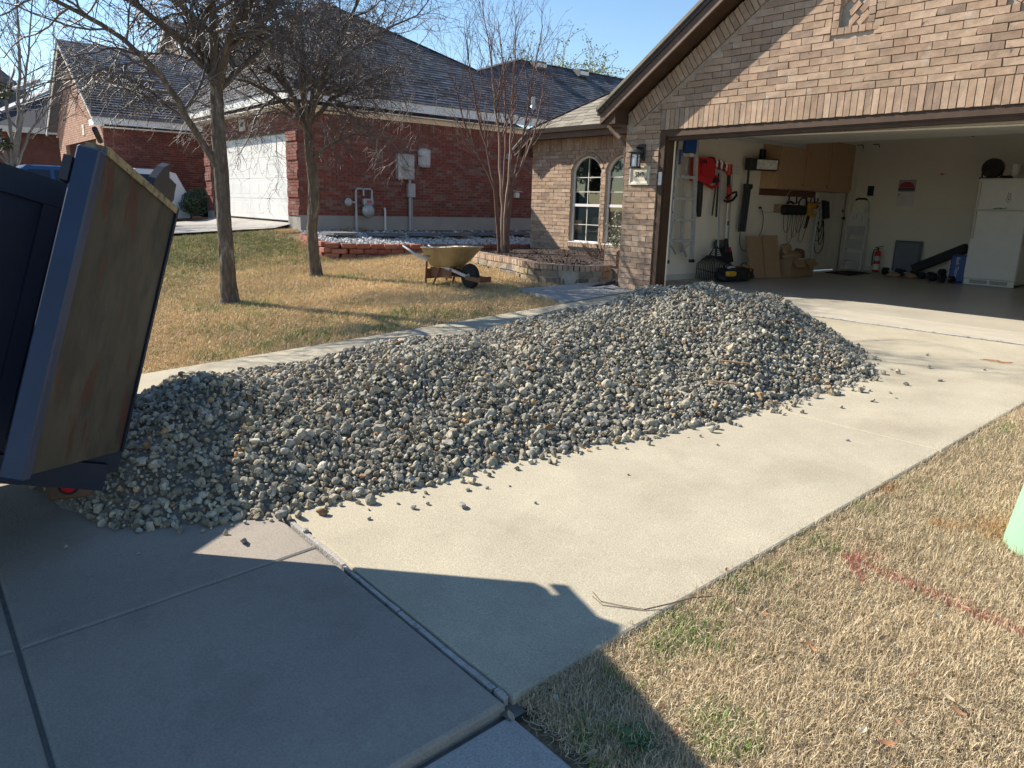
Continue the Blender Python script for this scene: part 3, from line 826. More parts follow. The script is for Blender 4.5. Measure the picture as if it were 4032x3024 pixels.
m = MB(); m.box(GL - .06, GL + .018, DY0 - .07, DY0, 0, DZ + .07); m.box(GL - .06, GL + .018, DY1, DY1 + .07, 0, DZ + .07); m.box(GL - .06, GL + .017, DY0, DY1, DZ, DZ + .07)
m.box(GL + .001, GL + .012, .25, DY0 - .08, 0.004, .09); m.box(GL + .02, GR - .002, GB - .011, GB, 0.004, .09)
m.build('interior_trim', MAT['trimw'], house)
m = MB(); m.box(GL - .05, GL - .015, DY0 + .01, DY1 - .012, .015, DZ - .01)
for (za, zb) in ((.2, .95), (1.1, 1.98)):
    for (ya, yb) in ((DY0 + .1, DY0 + .43), (DY0 + .53, DY1 - .1)):
        m.box(GL - .015, GL - .006, ya, yb, za, zb); m.box(GL - .0145, GL - .001, ya + .05, yb - .05, za + .05, zb - .05)
idr = m.build('side_door', MAT['trimw'], house)
m = MB(); m.lathe([(.012, 0), (.012, .03), (.03, .04), (.032, .06), (.02, .075)], (GL - .01, DY1 - .08, 1.0), 12, 'x'); m.lathe([(.03, 0), (.03, .012)], (GL - .012, DY1 - .08, 1.14), 12, 'x'); m.build('knob', MAT['black'], idr)

# plaque, lamp, sensor
pq = thing('address_plaque', 'cream cast stone plaque with black numbers 5849 set in the pillar', 'house number', (-.31, -.02, 1.41))
m = MB(); P0, P1, Z0, Z1 = -.49, -.125, 1.405, 1.66
m.add([(P0, -.018, Z0), (P1, -.018, Z0), (P1, -.018, Z1), (P0, -.018, Z1), (P0, -.045, Z0), (P1, -.045, Z0), (P1, -.045, Z1), (P0, -.045, Z1),
       (P0 + .022, -.045, Z0 + .02), (P1 - .022, -.045, Z0 + .02), (P1 - .022, -.045, Z1 - .02), (P0 + .022, -.045, Z1 - .02),
       (P0 + .045, -.028, Z0 + .045), (P1 - .045, -.028, Z0 + .045), (P1 - .045, -.028, Z1 - .045), (P0 + .045, -.028, Z1 - .045)],
      [(0, 1, 5, 4), (1, 2, 6, 5), (2, 3, 7, 6), (3, 0, 4, 7), (4, 5, 9, 8), (5, 6, 10, 9), (6, 7, 11, 10), (7, 4, 8, 11), (8, 9, 13, 12), (9, 10, 14, 13), (10, 11, 15, 14), (11, 8, 12, 15), (12, 13, 14, 15)])
m.build('plate', MAT['stone_sill'], pq)
inkm = Mt('black_ink', (.015, .015, .015), .6)
def text(s, size, loc, rot, mat, parent=None, name='lettering', ext=.002, sx=1.):
    c = bpy.data.curves.new(name, 'FONT'); c.body = s; c.size = size; c.align_x = 'CENTER'; c.align_y = 'CENTER'; c.extrude = ext
    o = bpy.data.objects.new(name, c); scene.collection.objects.link(o)
    dg_ = bpy.context.evaluated_depsgraph_get(); me = bpy.data.meshes.new_from_object(o.evaluated_get(dg_))
    bpy.data.objects.remove(o)
    me.materials.clear(); me.materials.append(mat)
    q = bpy.data.objects.new(name, me); link(q, parent, loc); q.rotation_euler = rot; q.scale = (sx, 1, 1)
    return q
text('5849', .098, (-.315, -.031, 1.545), (R(90), 0, 0), inkm, pq, 'numerals', sx=.82)
m = MB(); m.box(-.205, -.18, -.031, -.0285, 1.472, 1.497); m.build('emblem', inkm, pq)
m = MB(); m.box(-.2, -.185, -.033, -.0312, 1.478, 1.484); m.box(-.2, -.185, -.033, -.0312, 1.488, 1.492); m.build('emblem_mark', MAT['white'], pq)

lp = thing('wall_lantern', 'black outdoor wall lantern with frosted glass above the number plaque', 'lantern', (-.3, -.02, 1.6))
m = MB(); m.rbox(-.365, -.235, -.045, -.018, 1.73, 1.95, .006); m.build('back_plate', MAT['black'], lp)
m = MB(); m.bar((-.3, -.04, 1.9), (-.3, -.15, 1.9), .04, .03); m.bar((-.3, -.15, 1.915), (-.3, -.15, 1.86), .04, .04, (1, 0, 0)); m.build('arm', MAT['black'], lp)
lc = (-.3, -.15)
m = MB(); m.lathe([(.1, 1.83), (.105, 1.838), (.075, 1.862), (.03, 1.885), (.012, 1.895)], (lc[0], lc[1], 0), 20); m.lathe([(.07, 1.805), (.07, 1.8299)], (lc[0], lc[1], 0), 16); m.build('cap', Mt('lantern_cap', (.05, .055, .055), .5), lp, smooth=True)
m = MB()
for k in range(4):
    a = R(45 + 90 * k + 20); m.bar((lc[0] + .068 * math.cos(a), lc[1] + .068 * math.sin(a), 1.645), (lc[0] + .068 * math.cos(a), lc[1] + .068 * math.sin(a), 1.806), .016, .016, (math.cos(a), math.sin(a), 0))
m.lathe([(.072, 1.77), (.072, 1.778), (.055, 1.778), (.055, 1.77)], (lc[0], lc[1], 0), 4)
m.lathe([(.088, 1.62), (.09, 1.632), (.075, 1.646), (.03, 1.648)], (lc[0], lc[1], 0), 16)
m.build('cage', MAT['black'], lp)
m = MB(); m.lathe([(.056, 1.648), (.058, 1.72), (.056, 1.806)], (lc[0], lc[1], 0), 20); m.build('glass_shade', Mt('frosted_glass', (.85, .83, .83), .35), lp, smooth=True)
m = MB(); m.rbox(.025, .078, -.03, -.0055, 1.4, 1.575, .006); m.box(.047, .05, -.032, -.0301, 1.41, 1.565)
tag(m.build('door_keypad', MAT['white'], None, (.05, -.02, 1.4)), 'slim white plastic keypad on the brown garage door jamb', 'keypad')
# ================================================================ the red brick house next door
XR_ = -9.3; RY = -1.1
red_house = thing('red_brick_house', 'red brick house with white panelled garage door and blue-grey shingle roof', 'house', (-12.4, 4, .5))
B = Bricks(); h2 = .0677; L2 = .203
B.run((XR_, 0, .74), (0, 1, 0), (1, 0, 0), lambda a, b: [(RY, 12.5)], .0, 2.03, 51, L2, h2, .018)
k = 0
while RY + (k + 1) * .0677 < 12.5:
    B.one(Vector((XR_, RY + (k + .5) * .0677, .74 + 2.03 + .1)), Vector((0, .0677 / 2 - .004, 0)), Vector((1, 0, 0)), Vector((0, 0, .096)), rg, .02); k += 1
GX0, GX1 = -14.86, -9.93
def rf(a, b):
    if b > 2.62 - .7: return [(-15.6, XR_)]
    return [(-15.6, GX0 - .25), (GX1, XR_)]
B.run((0, RY, .70), (1, 0, 0), YN, rf, 0, 2.3, 52, L2, h2, .018)
# toothed quoins: blocks of three courses, every other one proud
for side in ((-15.6, -15.1), (GX1 + .03, XR_ - .003)):
    for q in range(0, 9):
        z0 = .72 + q * 3 * h2
        if q % 2 == 0:
            for c_ in range(3):
                n_ = 3
                x0, x1 = side; ww = (x1 - x0) * .98
                for i in range(n_): B.one(Vector((x0 + .005 + ww * (i + .5) / n_, RY - .02, z0 + (c_ + .5) * h2)), Vector((ww / n_ / 2 - .004, 0, 0)), YN, Vector((0, 0, h2 / 2 - .004)), rg, .02)
C, A = B.arrays()
V, F = bulk_boxes(C, A, .0012)
np_mesh('brickwork', V, F, MAT['brick_r'], red_house, 'stuff')
m = MB()
m.box(XR_ - .1, XR_ - .003, RY + .05, 12.5, .70, 3.06)
m.box(-15.6, GX0 - .25, RY + .003, RY + .1, .62, 3.06); m.box(GX1, XR_ - .004, RY + .003, RY + .1, .62, 3.06); m.box(GX0 - .25, GX1, RY + .003, RY + .1, 2.63, 3.06)
m.box(-15.6, -15.5, RY + .1, 12, .6, 3.06)
m.build('wall', MAT['mortar_r'], red_house)
m = MB(); m.box(XR_ - .12, XR_ + .025, RY - .02, 12.5, -.1, .735); m.box(-15.62, GX0 - .26, RY - .02, RY + .1, .3, .705); m.box(GX1 - .01, XR_ - .125, RY - .021, RY + .1, .3, .705); m.build('foundation', MAT['walk2'], red_house)
# garage door of raised panels
gd = MB(); gd.box(GX0, GX1, RY + .09, RY + .12, .585, 2.55)
gdo2 = gd.build('garage_door', MAT['white'], red_house)
for r_ in range(4):
    z0 = .60 + r_ * .485
    m = MB(); m.box(GX0, GX1, RY + .075, RY + .0895, z0, z0 + .478)
    npan = 8
    for i in range(npan):
        x0 = GX0 + .08 + i * (GX1 - GX0 - .1) / npan; x1 = x0 + (GX1 - GX0 - .1) / npan - .09
        # a raised field inside a sunk border
        a = RY + .0745; z1 = z0 + .42; zz = z0 + .06
        def ring(i_, y): return [(x0 + i_, y, zz + i_), (x1 - i_, y, zz + i_), (x1 - i_, y, z1 - i_), (x0 + i_, y, z1 - i_)]
        vs = ring(0, a) + ring(.012, a + .006) + ring(.03, a + .006) + ring(.05, a - .002)
        m.add(vs, [(4 * k_ + j, 4 * k_ + (j + 1) % 4, 4 * k_ + 4 + (j + 1) % 4, 4 * k_ + 4 + j) for k_ in range(3) for j in range(4)] + [(12, 13, 14, 15)])
    m.build('door_panel', MAT['white'], gdo2)
m = MB(); m.box(GX0 - .25, GX0, RY + .02, RY + .1, .6, 2.63); m.build('door_jamb', MAT['brown'], red_house)
m = MB(); m.box(GX0, GX1 + .0, RY + .02, RY + .1, 2.55, 2.63); m.build('door_header', MAT['brown'], red_house)
pl2 = MB(); pl2.box(-12.7, -12.3, RY - .045, RY - .012, 2.71, 2.98); p2 = pl2.build('address_plate', MAT['stone_sill'], red_house)
text('5845', .13, (-12.5, RY - .048, 2.845), (R(90), 0, 0), inkm, p2, 'numerals', sx=.8)
# eaves and roof
EXr = -8.95; EZr = 3.10; EYr = -1.45
m = MB(); m.box(EXr - .03, EXr, EYr, 13, EZr + .06, EZr + .26); m.box(-15.95, EXr - .031, EYr, EYr + .03, EZr + .06, EZr + .26); m.box(-15.95, -15.92, EYr + .031, 13, EZr + .06, EZr + .26); m.build('fascia', MAT['white'], red_house)
m = MB(); m.box(XR_ + .001, EXr - .031, RY, 13, EZr - .04, EZr - .02); m.box(-15.92, EXr - .032, EYr + .031, RY - .001, EZr - .04, EZr - .02)
m.bar((XR_ + .03, RY, EZr - .09), (XR_ + .03, 13, EZr - .09), .05, .1)
m.build('soffit', MAT['cream'], red_house)
SR = .667; zb = EZr + .265
apx = (-13.3, 1.55, zb + (EXr + 13.3) * -SR * -1 if False else zb + (EXr - -13.3) * SR)
vly = (-10.95, 5.0, zb + 2.0 * SR); rg1 = (-12.05, 7.4, zb + 3.1 * SR); rg2 = (-12.05, 13.2, zb + 3.1 * SR)
side = [(EXr + .03, EYr - .03, zb), (EXr + .03, 13.2, zb), rg2, rg1, vly, apx]
ap2 = (-15.0, 1.55, apx[2])
front = [(-15.98, EYr - .03, zb), (EXr + .03, EYr - .03, zb), apx, ap2]
m = MB()
for q in (side, front): m.add(q, [tuple(range(len(q)))])
m.add([(-15.98, EYr - .03, zb), ap2, (-15.98, 13.2, zb)], [(0, 1, 2)])
m.add([apx, vly, (-14.5, 9.0, zb + 1), ap2], [(0, 1, 2, 3)])
m.add([vly, rg1, rg2, (-15.98, 13.2, zb), (-14.5, 9.0, zb + 1)], [(0, 1, 2, 3, 4)])
m.build('roof', MAT['shingle_r'], red_house)
cs = 1 / math.hypot(1, SR)
poly = [(p[1], (EXr + .03 - p[0]) / cs) for p in side]
shingles(poly, (EXr + .03, 0, zb), (0, 1, 0), (-cs, 0, SR * cs), (SR * cs, 0, cs), 'shingles', MAT['shingle_r'], red_house, seed=8, lift=.014)
fs_ = (apx[2] - zb) / (1.55 - EYr + .03); cf = 1 / math.hypot(1, fs_)
poly = [(p[0], (p[1] - EYr + .03) / cf) for p in front]
shingles(poly, (0, EYr - .03, zb), (1, 0, 0), (0, cf, fs_ * cf), (0, -fs_ * cf, cf), 'front_shingles', MAT['shingle_r'], red_house, seed=9, lift=.014)
def caps(a, b, par, mat, w=.2):
    a, b = Vector(a), Vector(b); d = (b - a); n = int(d.length / .15); d /= n; mm = MB()
    for i in range(n): mm.bar(a + d * i + Vector((0, 0, .02)), a + d * (i + 1.12) + Vector((0, 0, .028)), w, .014)
    return mm.build('ridge_cap', mat, par)
caps(vly, apx, red_house, MAT['shingle_r']); caps((rg1[0], rg1[1], rg1[2]), rg2, red_house, MAT['shingle_r']); caps(vly, rg1, red_house, MAT['shingle_r']); caps((EXr, EYr, zb), apx, red_house, MAT['shingle_r'])
for y in (7.95, 9.8):
    m = MB(); m.box(-11.9, -11.55, y - .2, y + .2, 5.2, 5.42); vt = m.build('roof_vent', Mt('vent_dark%g' % y, (.09, .09, .09), .7), red_house)
    m = MB(); m.box(-11.548, -11.53, y - .19, y + .19, 5.25, 5.36); m.build('louvre', MAT['white'], vt)
m = MB(); m.tube([(-9.4, 5.8, 3.5), (-9.4, 5.8, 3.98)], .05, 8); m.lathe([(.16, 3.6), (.07, 3.75)], (-9.4, 5.8, 0), 10); m.build('vent_pipe', MAT['galv'], red_house)

# meters and pipes on the side wall
XW = XR_ + .03
em = thing('electric_meter', 'grey electric meter box with round glass dial on the red brick wall', 'electric meter', (XW, 1.65, 1.6))
m = MB(); m.rbox(XW - .025, XW + .12, 1.36, 1.82, 1.62, 2.22, .012); m.build('box', MAT['galv'], em)
m = MB(); m.lathe([(.1, .12), (.1, .17), (.085, .215), (.04, .225)], (XW, 1.62, 1.92), 18, 'x'); m.build('dial', Mt('meter_glass', (.45, .45, .42), .15), em, smooth=True)
m = MB(); m.rbox(XW - .01, XW + .1, 1.66, 1.86, 1.2, 1.53, .01); m.tube([(XW + .05, 1.72, .4), (XW + .05, 1.72, 1.62)], .032, 8); m.tube([(XW + .03, 1.79, .35), (XW + .03, 1.79, 1.2)], .018, 6); m.build('conduit', MAT['galv'], em)
ub = MB(); ub.rbox(XW - .02, XW + .09, 1.98, 2.33, 1.93, 2.38, .05)
tag(ub.build('utility_box', MAT['greyplastic'], None, (XW, 2.15, 1.93)), 'rounded pale grey utility box beside the electric meter', 'utility box')
gmr = thing('gas_meter', 'grey gas meter with round body and bent pipes low on the red wall', 'gas meter', (XW, .4, .45))
m = MB(); x = XW + .1
m.tube([(x, .22, .3), (x, .22, 1.3), (x, .25, 1.36), (x, .38, 1.36), (x, .42, 1.33), (x, .42, 1.2)], .025, 8)
m.tube([(x, .42, 1.34), (x, .45, 1.36), (x, .60, 1.36), (x, .64, 1.33), (x, .64, 1.12)], .025, 8); m.tube([(x, .22, .35), (x, .22, .85)], .034, 8)
m.build('pipe', MAT['galv'], gmr)
m = MB(); m.lathe([(.05, -.05), (.15, -.04), (.155, .03), (.1, .09), (.04, .1)], (x, .53, .86), 18, 'x'); m.rbox(x - .08, x + .06, .40, .66, .98, 1.14, .02); m.build('meter_body', MAT['galv'], gmr, smooth=True)
m = MB(); m.lathe([(.03, -.02), (.09, -.02), (.095, .02), (.06, .05)], (x, .02, 1.05), 14, 'x'); m.bar((x, .05, 1.05), (x, .22, 1.05), .04, .04); m.build('regulator', MAT['galv'], gmr, smooth=True)
m = MB(); m.box(x + .05, x + .065, .47, .60, 1.04, 1.1); m.build('tag', Mt('red_tag', (.5, .12, .09), .6), gmr)
m = MB(); m.tube([(XW + .05, 1.02, .3), (XW + .05, 1.02, .86), (XW + .02, 1.02, .93)], .025, 8); tag(m.build('standpipe', MAT['white'], None, (XW + .05, 1.02, .3)), 'short white plastic pipe rising from the gravel by the red wall', 'pipe')
m = MB(); m.rbox(XW - .02, XW + .09, 5.08, 5.22, 1.28, 1.42, .01); m.bar((XW + .02, 5.02, 1.46), (XW + .14, 5.28, 1.44), .1, .012); tag(m.build('wall_vent', MAT['white'], None, (XW, 5.1, 1.28)), 'small white hooded vent on the red wall right of the bare myrtle', 'vent')
m = MB(); m.rbox(XW - .02, XW + .1, 4.78, 4.9, 2.28, 2.42, .01); tag(m.build('eave_box', MAT['greyplastic'], None, (XW, 4.8, 2.28)), 'little grey box high on the red wall near the brown eave', 'junction box')
m = MB(); m.tube([(XW, .7 + i * .09, 1.36 - .02 * math.sin(i * .9) - .05 * math.sin(i * .24)) for i in range(10)], .006, 4); tag(m.build('wall_cable', MAT['blackp'], None, (XW, .7, 1.36)), 'thin dark cable drooping between gas meter and electric meter', 'cable')

# ================================================================ house two doors down
X2 = -18.5; Y2 = -3.05
h2o = thing('pink_brick_house', 'pink and dark red brick house with steep gable over its garage, two doors down', 'house', (-22, 2, .5))
B = Bricks()
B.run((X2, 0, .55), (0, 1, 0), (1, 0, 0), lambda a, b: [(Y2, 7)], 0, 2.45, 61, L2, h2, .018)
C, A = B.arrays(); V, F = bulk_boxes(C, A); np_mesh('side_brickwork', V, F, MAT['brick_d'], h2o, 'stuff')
SG = .62; XA = -22.1; ZEv = 3.12
ztop = lambda x: ZEv + SG * (X2 + .35 - x) if x > XA else ZEv + SG * (X2 + .35 - XA) - SG * (XA - x)
B = Bricks()
def gi(a, b):
    z = b + .55
    lo, hi = -25.6, X2
    if z > ZEv:
        hi = X2 + .35 - (z - ZEv) / SG; lo = 2 * XA - hi
        hi = min(hi, X2)
    if hi <= lo: return []
    if z < 2.78: return [(max(lo, -25.6), -24.4), (-19.45, hi)]
    return [(lo, hi)]
B.run((0, Y2, .55), (1, 0, 0), YN, gi, 0, 4.6, 62, L2, h2, .018)
C, A = B.arrays(); V, F = bulk_boxes(C, A); np_mesh('front_brickwork', V, F, MAT['brick_p'], h2o, 'stuff')
m = MB(); m.box(X2 - .1, X2 - .003, Y2 + .02, 7, .3, 3.06)
m.prism([(-25.6, Y2 + .004, 2.78), (-18.51, Y2 + .004, 2.78), (-18.51, Y2 + .004, 3.2), (XA, Y2 + .004, ztop(XA)), (-25.6, Y2 + .004, 3.2)], (0, .1, 0))
m.box(-19.45, -18.51, Y2 + .004, Y2 + .1, .3, 2.779); m.box(-25.6, -24.4, Y2 + .004, Y2 + .1, .3, 2.779)
m.build('wall', MAT['mortar_r'], h2o)
m = MB(); m.box(-24.4, -19.45, Y2 + .3, Y2 + .35, .4, 2.78); m.build('garage_door', MAT['brown2'], h2o)
m = MB(); m.box(X2 + .33, X2 + .36, Y2 - .3, 7.2, ZEv - .06, ZEv + .13); m.build('side_fascia', MAT['white'], h2o)
m = MB(); m.box(X2 + .0, X2 + .329, Y2 - .02, 7.2, ZEv - .14, ZEv - .12); m.build('soffit', MAT['cream'], h2o)
m = MB()
for s in (1, -1):
    def XX(x): return x if s > 0 else 2 * XA - x
    m.prism([(XX(X2 + .42), Y2 - .33, ZEv - .02), (XX(XA), Y2 - .33, ztop(XA) + .06), (XX(XA), Y2 - .33, ztop(XA) + .2), (XX(X2 + .42), Y2 - .33, ZEv + .12)], (0, .03, 0))
m.box(X2 - .28, X2 + .33, Y2 - .3, Y2 - .02, ZEv - .1, ZEv + .07)
m.build('rake_board', MAT['white'], h2o)
m = MB()
for s in (1, -1):
    def XX(x): return x if s > 0 else 2 * XA - x
    m.prism([(XX(X2 + .42), Y2 - .36, ZEv + .12), (XX(XA), Y2 - .36, ztop(XA) + .2), (XX(XA), Y2 - .36, ztop(XA) + .28), (XX(X2 + .42), Y2 - .36, ZEv + .2)], (0, 11, 0))
m.build('roof', MAT['shingle_r'], h2o)
cs2 = 1 / math.hypot(1, SG)
shingles([(Y2 - .36, 0), (8, 0), (8, (X2 + .42 - XA) / cs2), (Y2 - .36, (X2 + .42 - XA) / cs2)], (X2 + .42, 0, ZEv + .205), (0, 1, 0), (-cs2, 0, SG * cs2), (SG * cs2, 0, cs2), 'shingles', MAT['shingle_r'], h2o, seed=12, lift=.03, exp=.16)
m = MB(); m.box(-21.25, -20.95, Y2 - .04, Y2 - .018, 2.9, 3.22); m.build('address_plate', MAT['stone_sill'], h2o)
# upper gable further back
m = MB(); m.prism([(-28.6, 1.5, 3.5), (-24.6, 1.5, 3.5), (-24.6, 1.5, 6.2), (-26.6, 1.5, 7.5), (-28.6, 1.5, 6.2)], (0, .2, 0)); m.build('upper_gable', Mt('far_pink_brick', (.42, .26, .18), .9, .2, 3, (.32, .18, .13), 7), h2o)
m = MB()
for s in (1, -1): m.prism([(-26.6 + s * 2.3, 1.2, 6.05), (-26.6, 1.2, 7.6), (-26.6, 1.2, 7.78), (-26.6 + s * 2.3, 1.2, 6.23)], (0, .06, 0))
m.build('upper_rake', MAT['white'], h2o)
m = MB()
for s in (1, -1): m.prism([(-26.6 + s * 2.35, 1.19, 6.23), (-26.6, 1.19, 7.79), (-26.6, 1.19, 7.87), (-26.6 + s * 2.35, 1.19, 6.31)], (0, 9, 0))
m.build('upper_roof', MAT['shingle_r'], h2o)

# ================================================================ third house, mostly hidden at the left edge
h3 = thing('far_house', 'distant dark brick house with dark gabled roof behind the bare tree at the left edge', 'house', (-33, 0, .6))
m = MB(); m.box(-40, -29.5, -4.6, 9, .3, 3.4); m.build('wall', Mt('far_dark_brick', (.16, .07, .055), .9, .25, 3, (.1, .05, .045), 9), h3)
m = MB(); m.add([(-29.0, -5.2, 3.55), (-29.0, 4, 3.55), (-33.5, 4, 5.6), (-33.5, -1.6, 5.6)], [(0, 1, 2, 3)]); m.add([(-29.0, -5.2, 3.55), (-33.5, -1.6, 5.6), (-40, -1.6, 5.6), (-40, -5.2, 3.55)], [(0, 1, 2, 3)]); m.build('roof', MAT['shingle_r'], h3)
m = MB(); m.prism([(-40, -8, 3.0), (-40, 1.5, 3.0), (-40, -3.6, 7.6)], (-8, 0, 0)); m.build('main_roof', MAT['shingle_r'], h3)
m = MB(); m.box(-29.05, -28.97, -5.25, 4, 3.35, 3.56); m.build('fascia', MAT['trimw'], h3)
m = MB(); m.bar((-29.1, -5.25, 3.6), (-33.4, -1.7, 5.68), .3, .1); m.bar((-31.5, -5.6, 4.1), (-36, -2.0, 6.2), .3, .14); m.build('hip_flashing', Mt('pale_flashing', (.4, .4, .4), .6), h3)
m = MB(); m.tube([(-29.2, -4.2, 3.4), (-29.2, -4.1, 3.1), (-29.35, -4.0, 2.9), (-29.35, -4.0, .5)], .06, 6); m.build('downspout', MAT['white'], h3)

# ================================================================ raised gravel bed with its block edging
path = [(-8.9, -1.22, .36), (-8.0, -1.5, .33), (-7.2, -1.72, .31), (-6.62, -1.80, .29), (-6.40, -1.62, .28), (-6.34, -1.2, .265), (-6.30, -.4, .25), (-6.27, .4, .24), (-6.27, 1.4, .225), (-6.32, 2.6, .21), (-6.42, 4.2, .2), (-6.5, 6.0, .19)]
def along(path, step):
    out = []; acc = 0; P = [Vector(p) for p in path]
    i = 0; pos = P[0].copy()
    while i < len(P) - 1:
        d = P[i + 1] - pos
        if d.length < 1e-6: i += 1; continue
        need = step
        q = pos.copy(); 
        while i < len(P) - 1 and (P[i + 1] - q).length < need:
            need -= (P[i + 1] - q).length; q = P[i + 1].copy(); i += 1
        if i >= len(P) - 1: break
        e = q + (P[i + 1] - q).normalized() * need
        out.append((pos.copy(), e.copy())); pos = e
    return out
rw = thing('retaining_wall', 'low curved retaining wall of red concrete blocks round the white gravel bed', 'retaining wall', (-6.4, -.5, .1))
blockm = brick_mat('red_block', [(.30, .12, .085), (.36, .16, .115), (.27, .1, .075), (.33, .14, .1)], (.42, .27, .2), smear_amt=.35, dark_amt=.3)
def block_mesh(l, w, h, seed):
    m = MB(); rq = random.Random(seed); e = .012
    j = lambda: rq.uniform(-.006, .006)
    x0, x1 = -l / 2, l / 2
    vs = []
    for z, i in ((-h / 2, e), (-h / 2 + e, 0), (h / 2 - e, 0), (h / 2, e)):
        vs += [(x0 + i + j(), -w / 2 + i + j() * .5, z), (0, -w / 2 - .012 + i + j(), z), (x1 - i + j(), -w / 2 + i + j() * .5, z), (x1 - i - .02, w / 2, z), (x0 + i + .02, w / 2, z)]
    fs = [(4, 3, 2, 1, 0), (15, 16, 17, 18, 19)]
    for k in range(3):
        for i in range(5): fs.append((5 * k + i, 5 * k + (i + 1) % 5, 5 * k + 5 + (i + 1) % 5, 5 * k + 5 + i))
    m.add(vs, fs); return m
b0s = [block_mesh(.285, .18, .094, s).build('block', blockm, rw, (0, 0, 0)) for s in range(3)]
first = [True] * 3
ci = 0
for course in range(3):
    dz = -.048 - course * .1
    segs = along([(p[0], p[1], p[2]) for p in path], .295)
    for k, (a, b) in enumerate(segs):
        c = (a + b) / 2; t = (b - a)
        if course % 2: c = b
        zz = c.z + dz
        if zz < ground(c.x + .2, c.y - .1) - .09: continue
        ang = math.atan2(t.y, t.x)
        v = ci % 3; ci += 1
        rot = (0, 0, ang + rng.uniform(-.03, .03)); loc = (c.x, c.y, zz + rng.uniform(-.003, .003))
        if first[v]:
            first[v] = False; b0s[v].location = Vector(loc) - WL[rw.name]; b0s[v].rotation_euler = rot
        else: copy_to(b0s[v], loc, rot, rw)
# earth under the gravel
m = MB(); vs = []; n = len(path)
inner = [(-9.28, p[1] if p[1] > -1 else -1.0, .40) for p in path]
for p, q in zip(path, inner): vs += [(p[0] - .04, p[1] + .05, p[2] - .045), ((p[0] + q[0]) / 2, max(p[1], -1.2), (p[2] + q[2]) / 2 - .02), (q[0], q[1], q[2] - .02)]
m.add(vs, [(3 * i + j, 3 * i + 3 + j, 3 * i + 4 + j, 3 * i + 1 + j) for i in range(n - 1) for j in range(2)])
m.build('gravel_bed', Mt('bed_earth', (.3, .27, .24), .95, .3, 20), kind='structure')
# ================================================================ stones
def ico(sub):
    t = (1 + 5 ** .5) / 2
    v = [(-1, t, 0), (1, t, 0), (-1, -t, 0), (1, -t, 0), (0, -1, t), (0, 1, t), (0, -1, -t), (0, 1, -t), (t, 0, -1), (t, 0, 1), (-t, 0, -1), (-t, 0, 1)]
    f = [(0, 11, 5), (0, 5, 1), (0, 1, 7), (0, 7, 10), (0, 10, 11), (1, 5, 9), (5, 11, 4), (11, 10, 2), (10, 7, 6), (7, 1, 8), (3, 9, 4), (3, 4, 2), (3, 2, 6), (3, 6, 8), (3, 8, 9), (4, 9, 5), (2, 4, 11), (6, 2, 10), (8, 6, 7), (9, 8, 1)]
    v = [np.array(q) / np.linalg.norm(q) for q in v]
    for _ in range(sub):
        mid = {}; nf = []
        def mp(a, b):
            k = (min(a, b), max(a, b))
            if k not in mid:
                q = v[a] + v[b]; v.append(q / np.linalg.norm(q)); mid[k] = len(v) - 1
            return mid[k]
        for a, b, c in f:
            ab, bc, ca = mp(a, b), mp(b, c), mp(c, a); nf += [(a, ab, ca), (b, bc, ab), (c, ca, bc), (ab, bc, ca)]
        f = nf
    return np.array(v), np.array(f)
IV, IF = ico(1); IV0, IF0 = ico(0)
def rock_variants(V, k, seed):
    g = np.random.default_rng(seed); out = []
    for _ in range(k):
        W = V.copy()
        for _p in range(9):
            n = g.normal(size=3); n /= np.linalg.norm(n); d = g.uniform(.36, .8)
            t = W @ n; W = W - np.where(t > d, t - d, 0)[:, None] * n
        W = W * g.uniform(.94, 1.06, (len(W), 1))
        W *= np.array([1.0, g.uniform(.7, .95), g.uniform(.55, .85)])
        out.append(W)
    return np.array(out)
RV = rock_variants(IV, 14, 3); RV0 = rock_variants(IV0, 10, 4)
def rand_rot(n, g):
    q = g.normal(size=(n, 4)); q /= np.linalg.norm(q, axis=1)[:, None]
    w, x, y, z = q.T
    return np.stack([1 - 2 * (y * y + z * z), 2 * (x * y - z * w), 2 * (x * z + y * w), 2 * (x * y + z * w), 1 - 2 * (x * x + z * z), 2 * (y * z - x * w), 2 * (x * z - y * w), 2 * (y * z + x * w), 1 - 2 * (x * x + y * y)], 1).reshape(n, 3, 3)
def stones(name, P, rad, tint, mat, variants, faces, g, label=None, cat=None, kind='stuff', parent=None):
    n = len(P); idx = g.integers(0, len(variants), n)
    W = variants[idx] * rad[:, None, None]
    W = np.einsum('nij,nkj->nki', rand_rot(n, g), W) + P[:, None, :]
    k = variants.shape[1]
    F = (faces[None] + k * np.arange(n)[:, None, None]).reshape(-1, 3)
    T = np.repeat(tint, k, axis=0)
    o = np_mesh(name, W.reshape(-1, 3), F, mat, parent, kind, tint=T)
    return tag(o, label, cat)
stone_m = tint_mat('crushed_stone', .92, .28, 45, .5, 160)

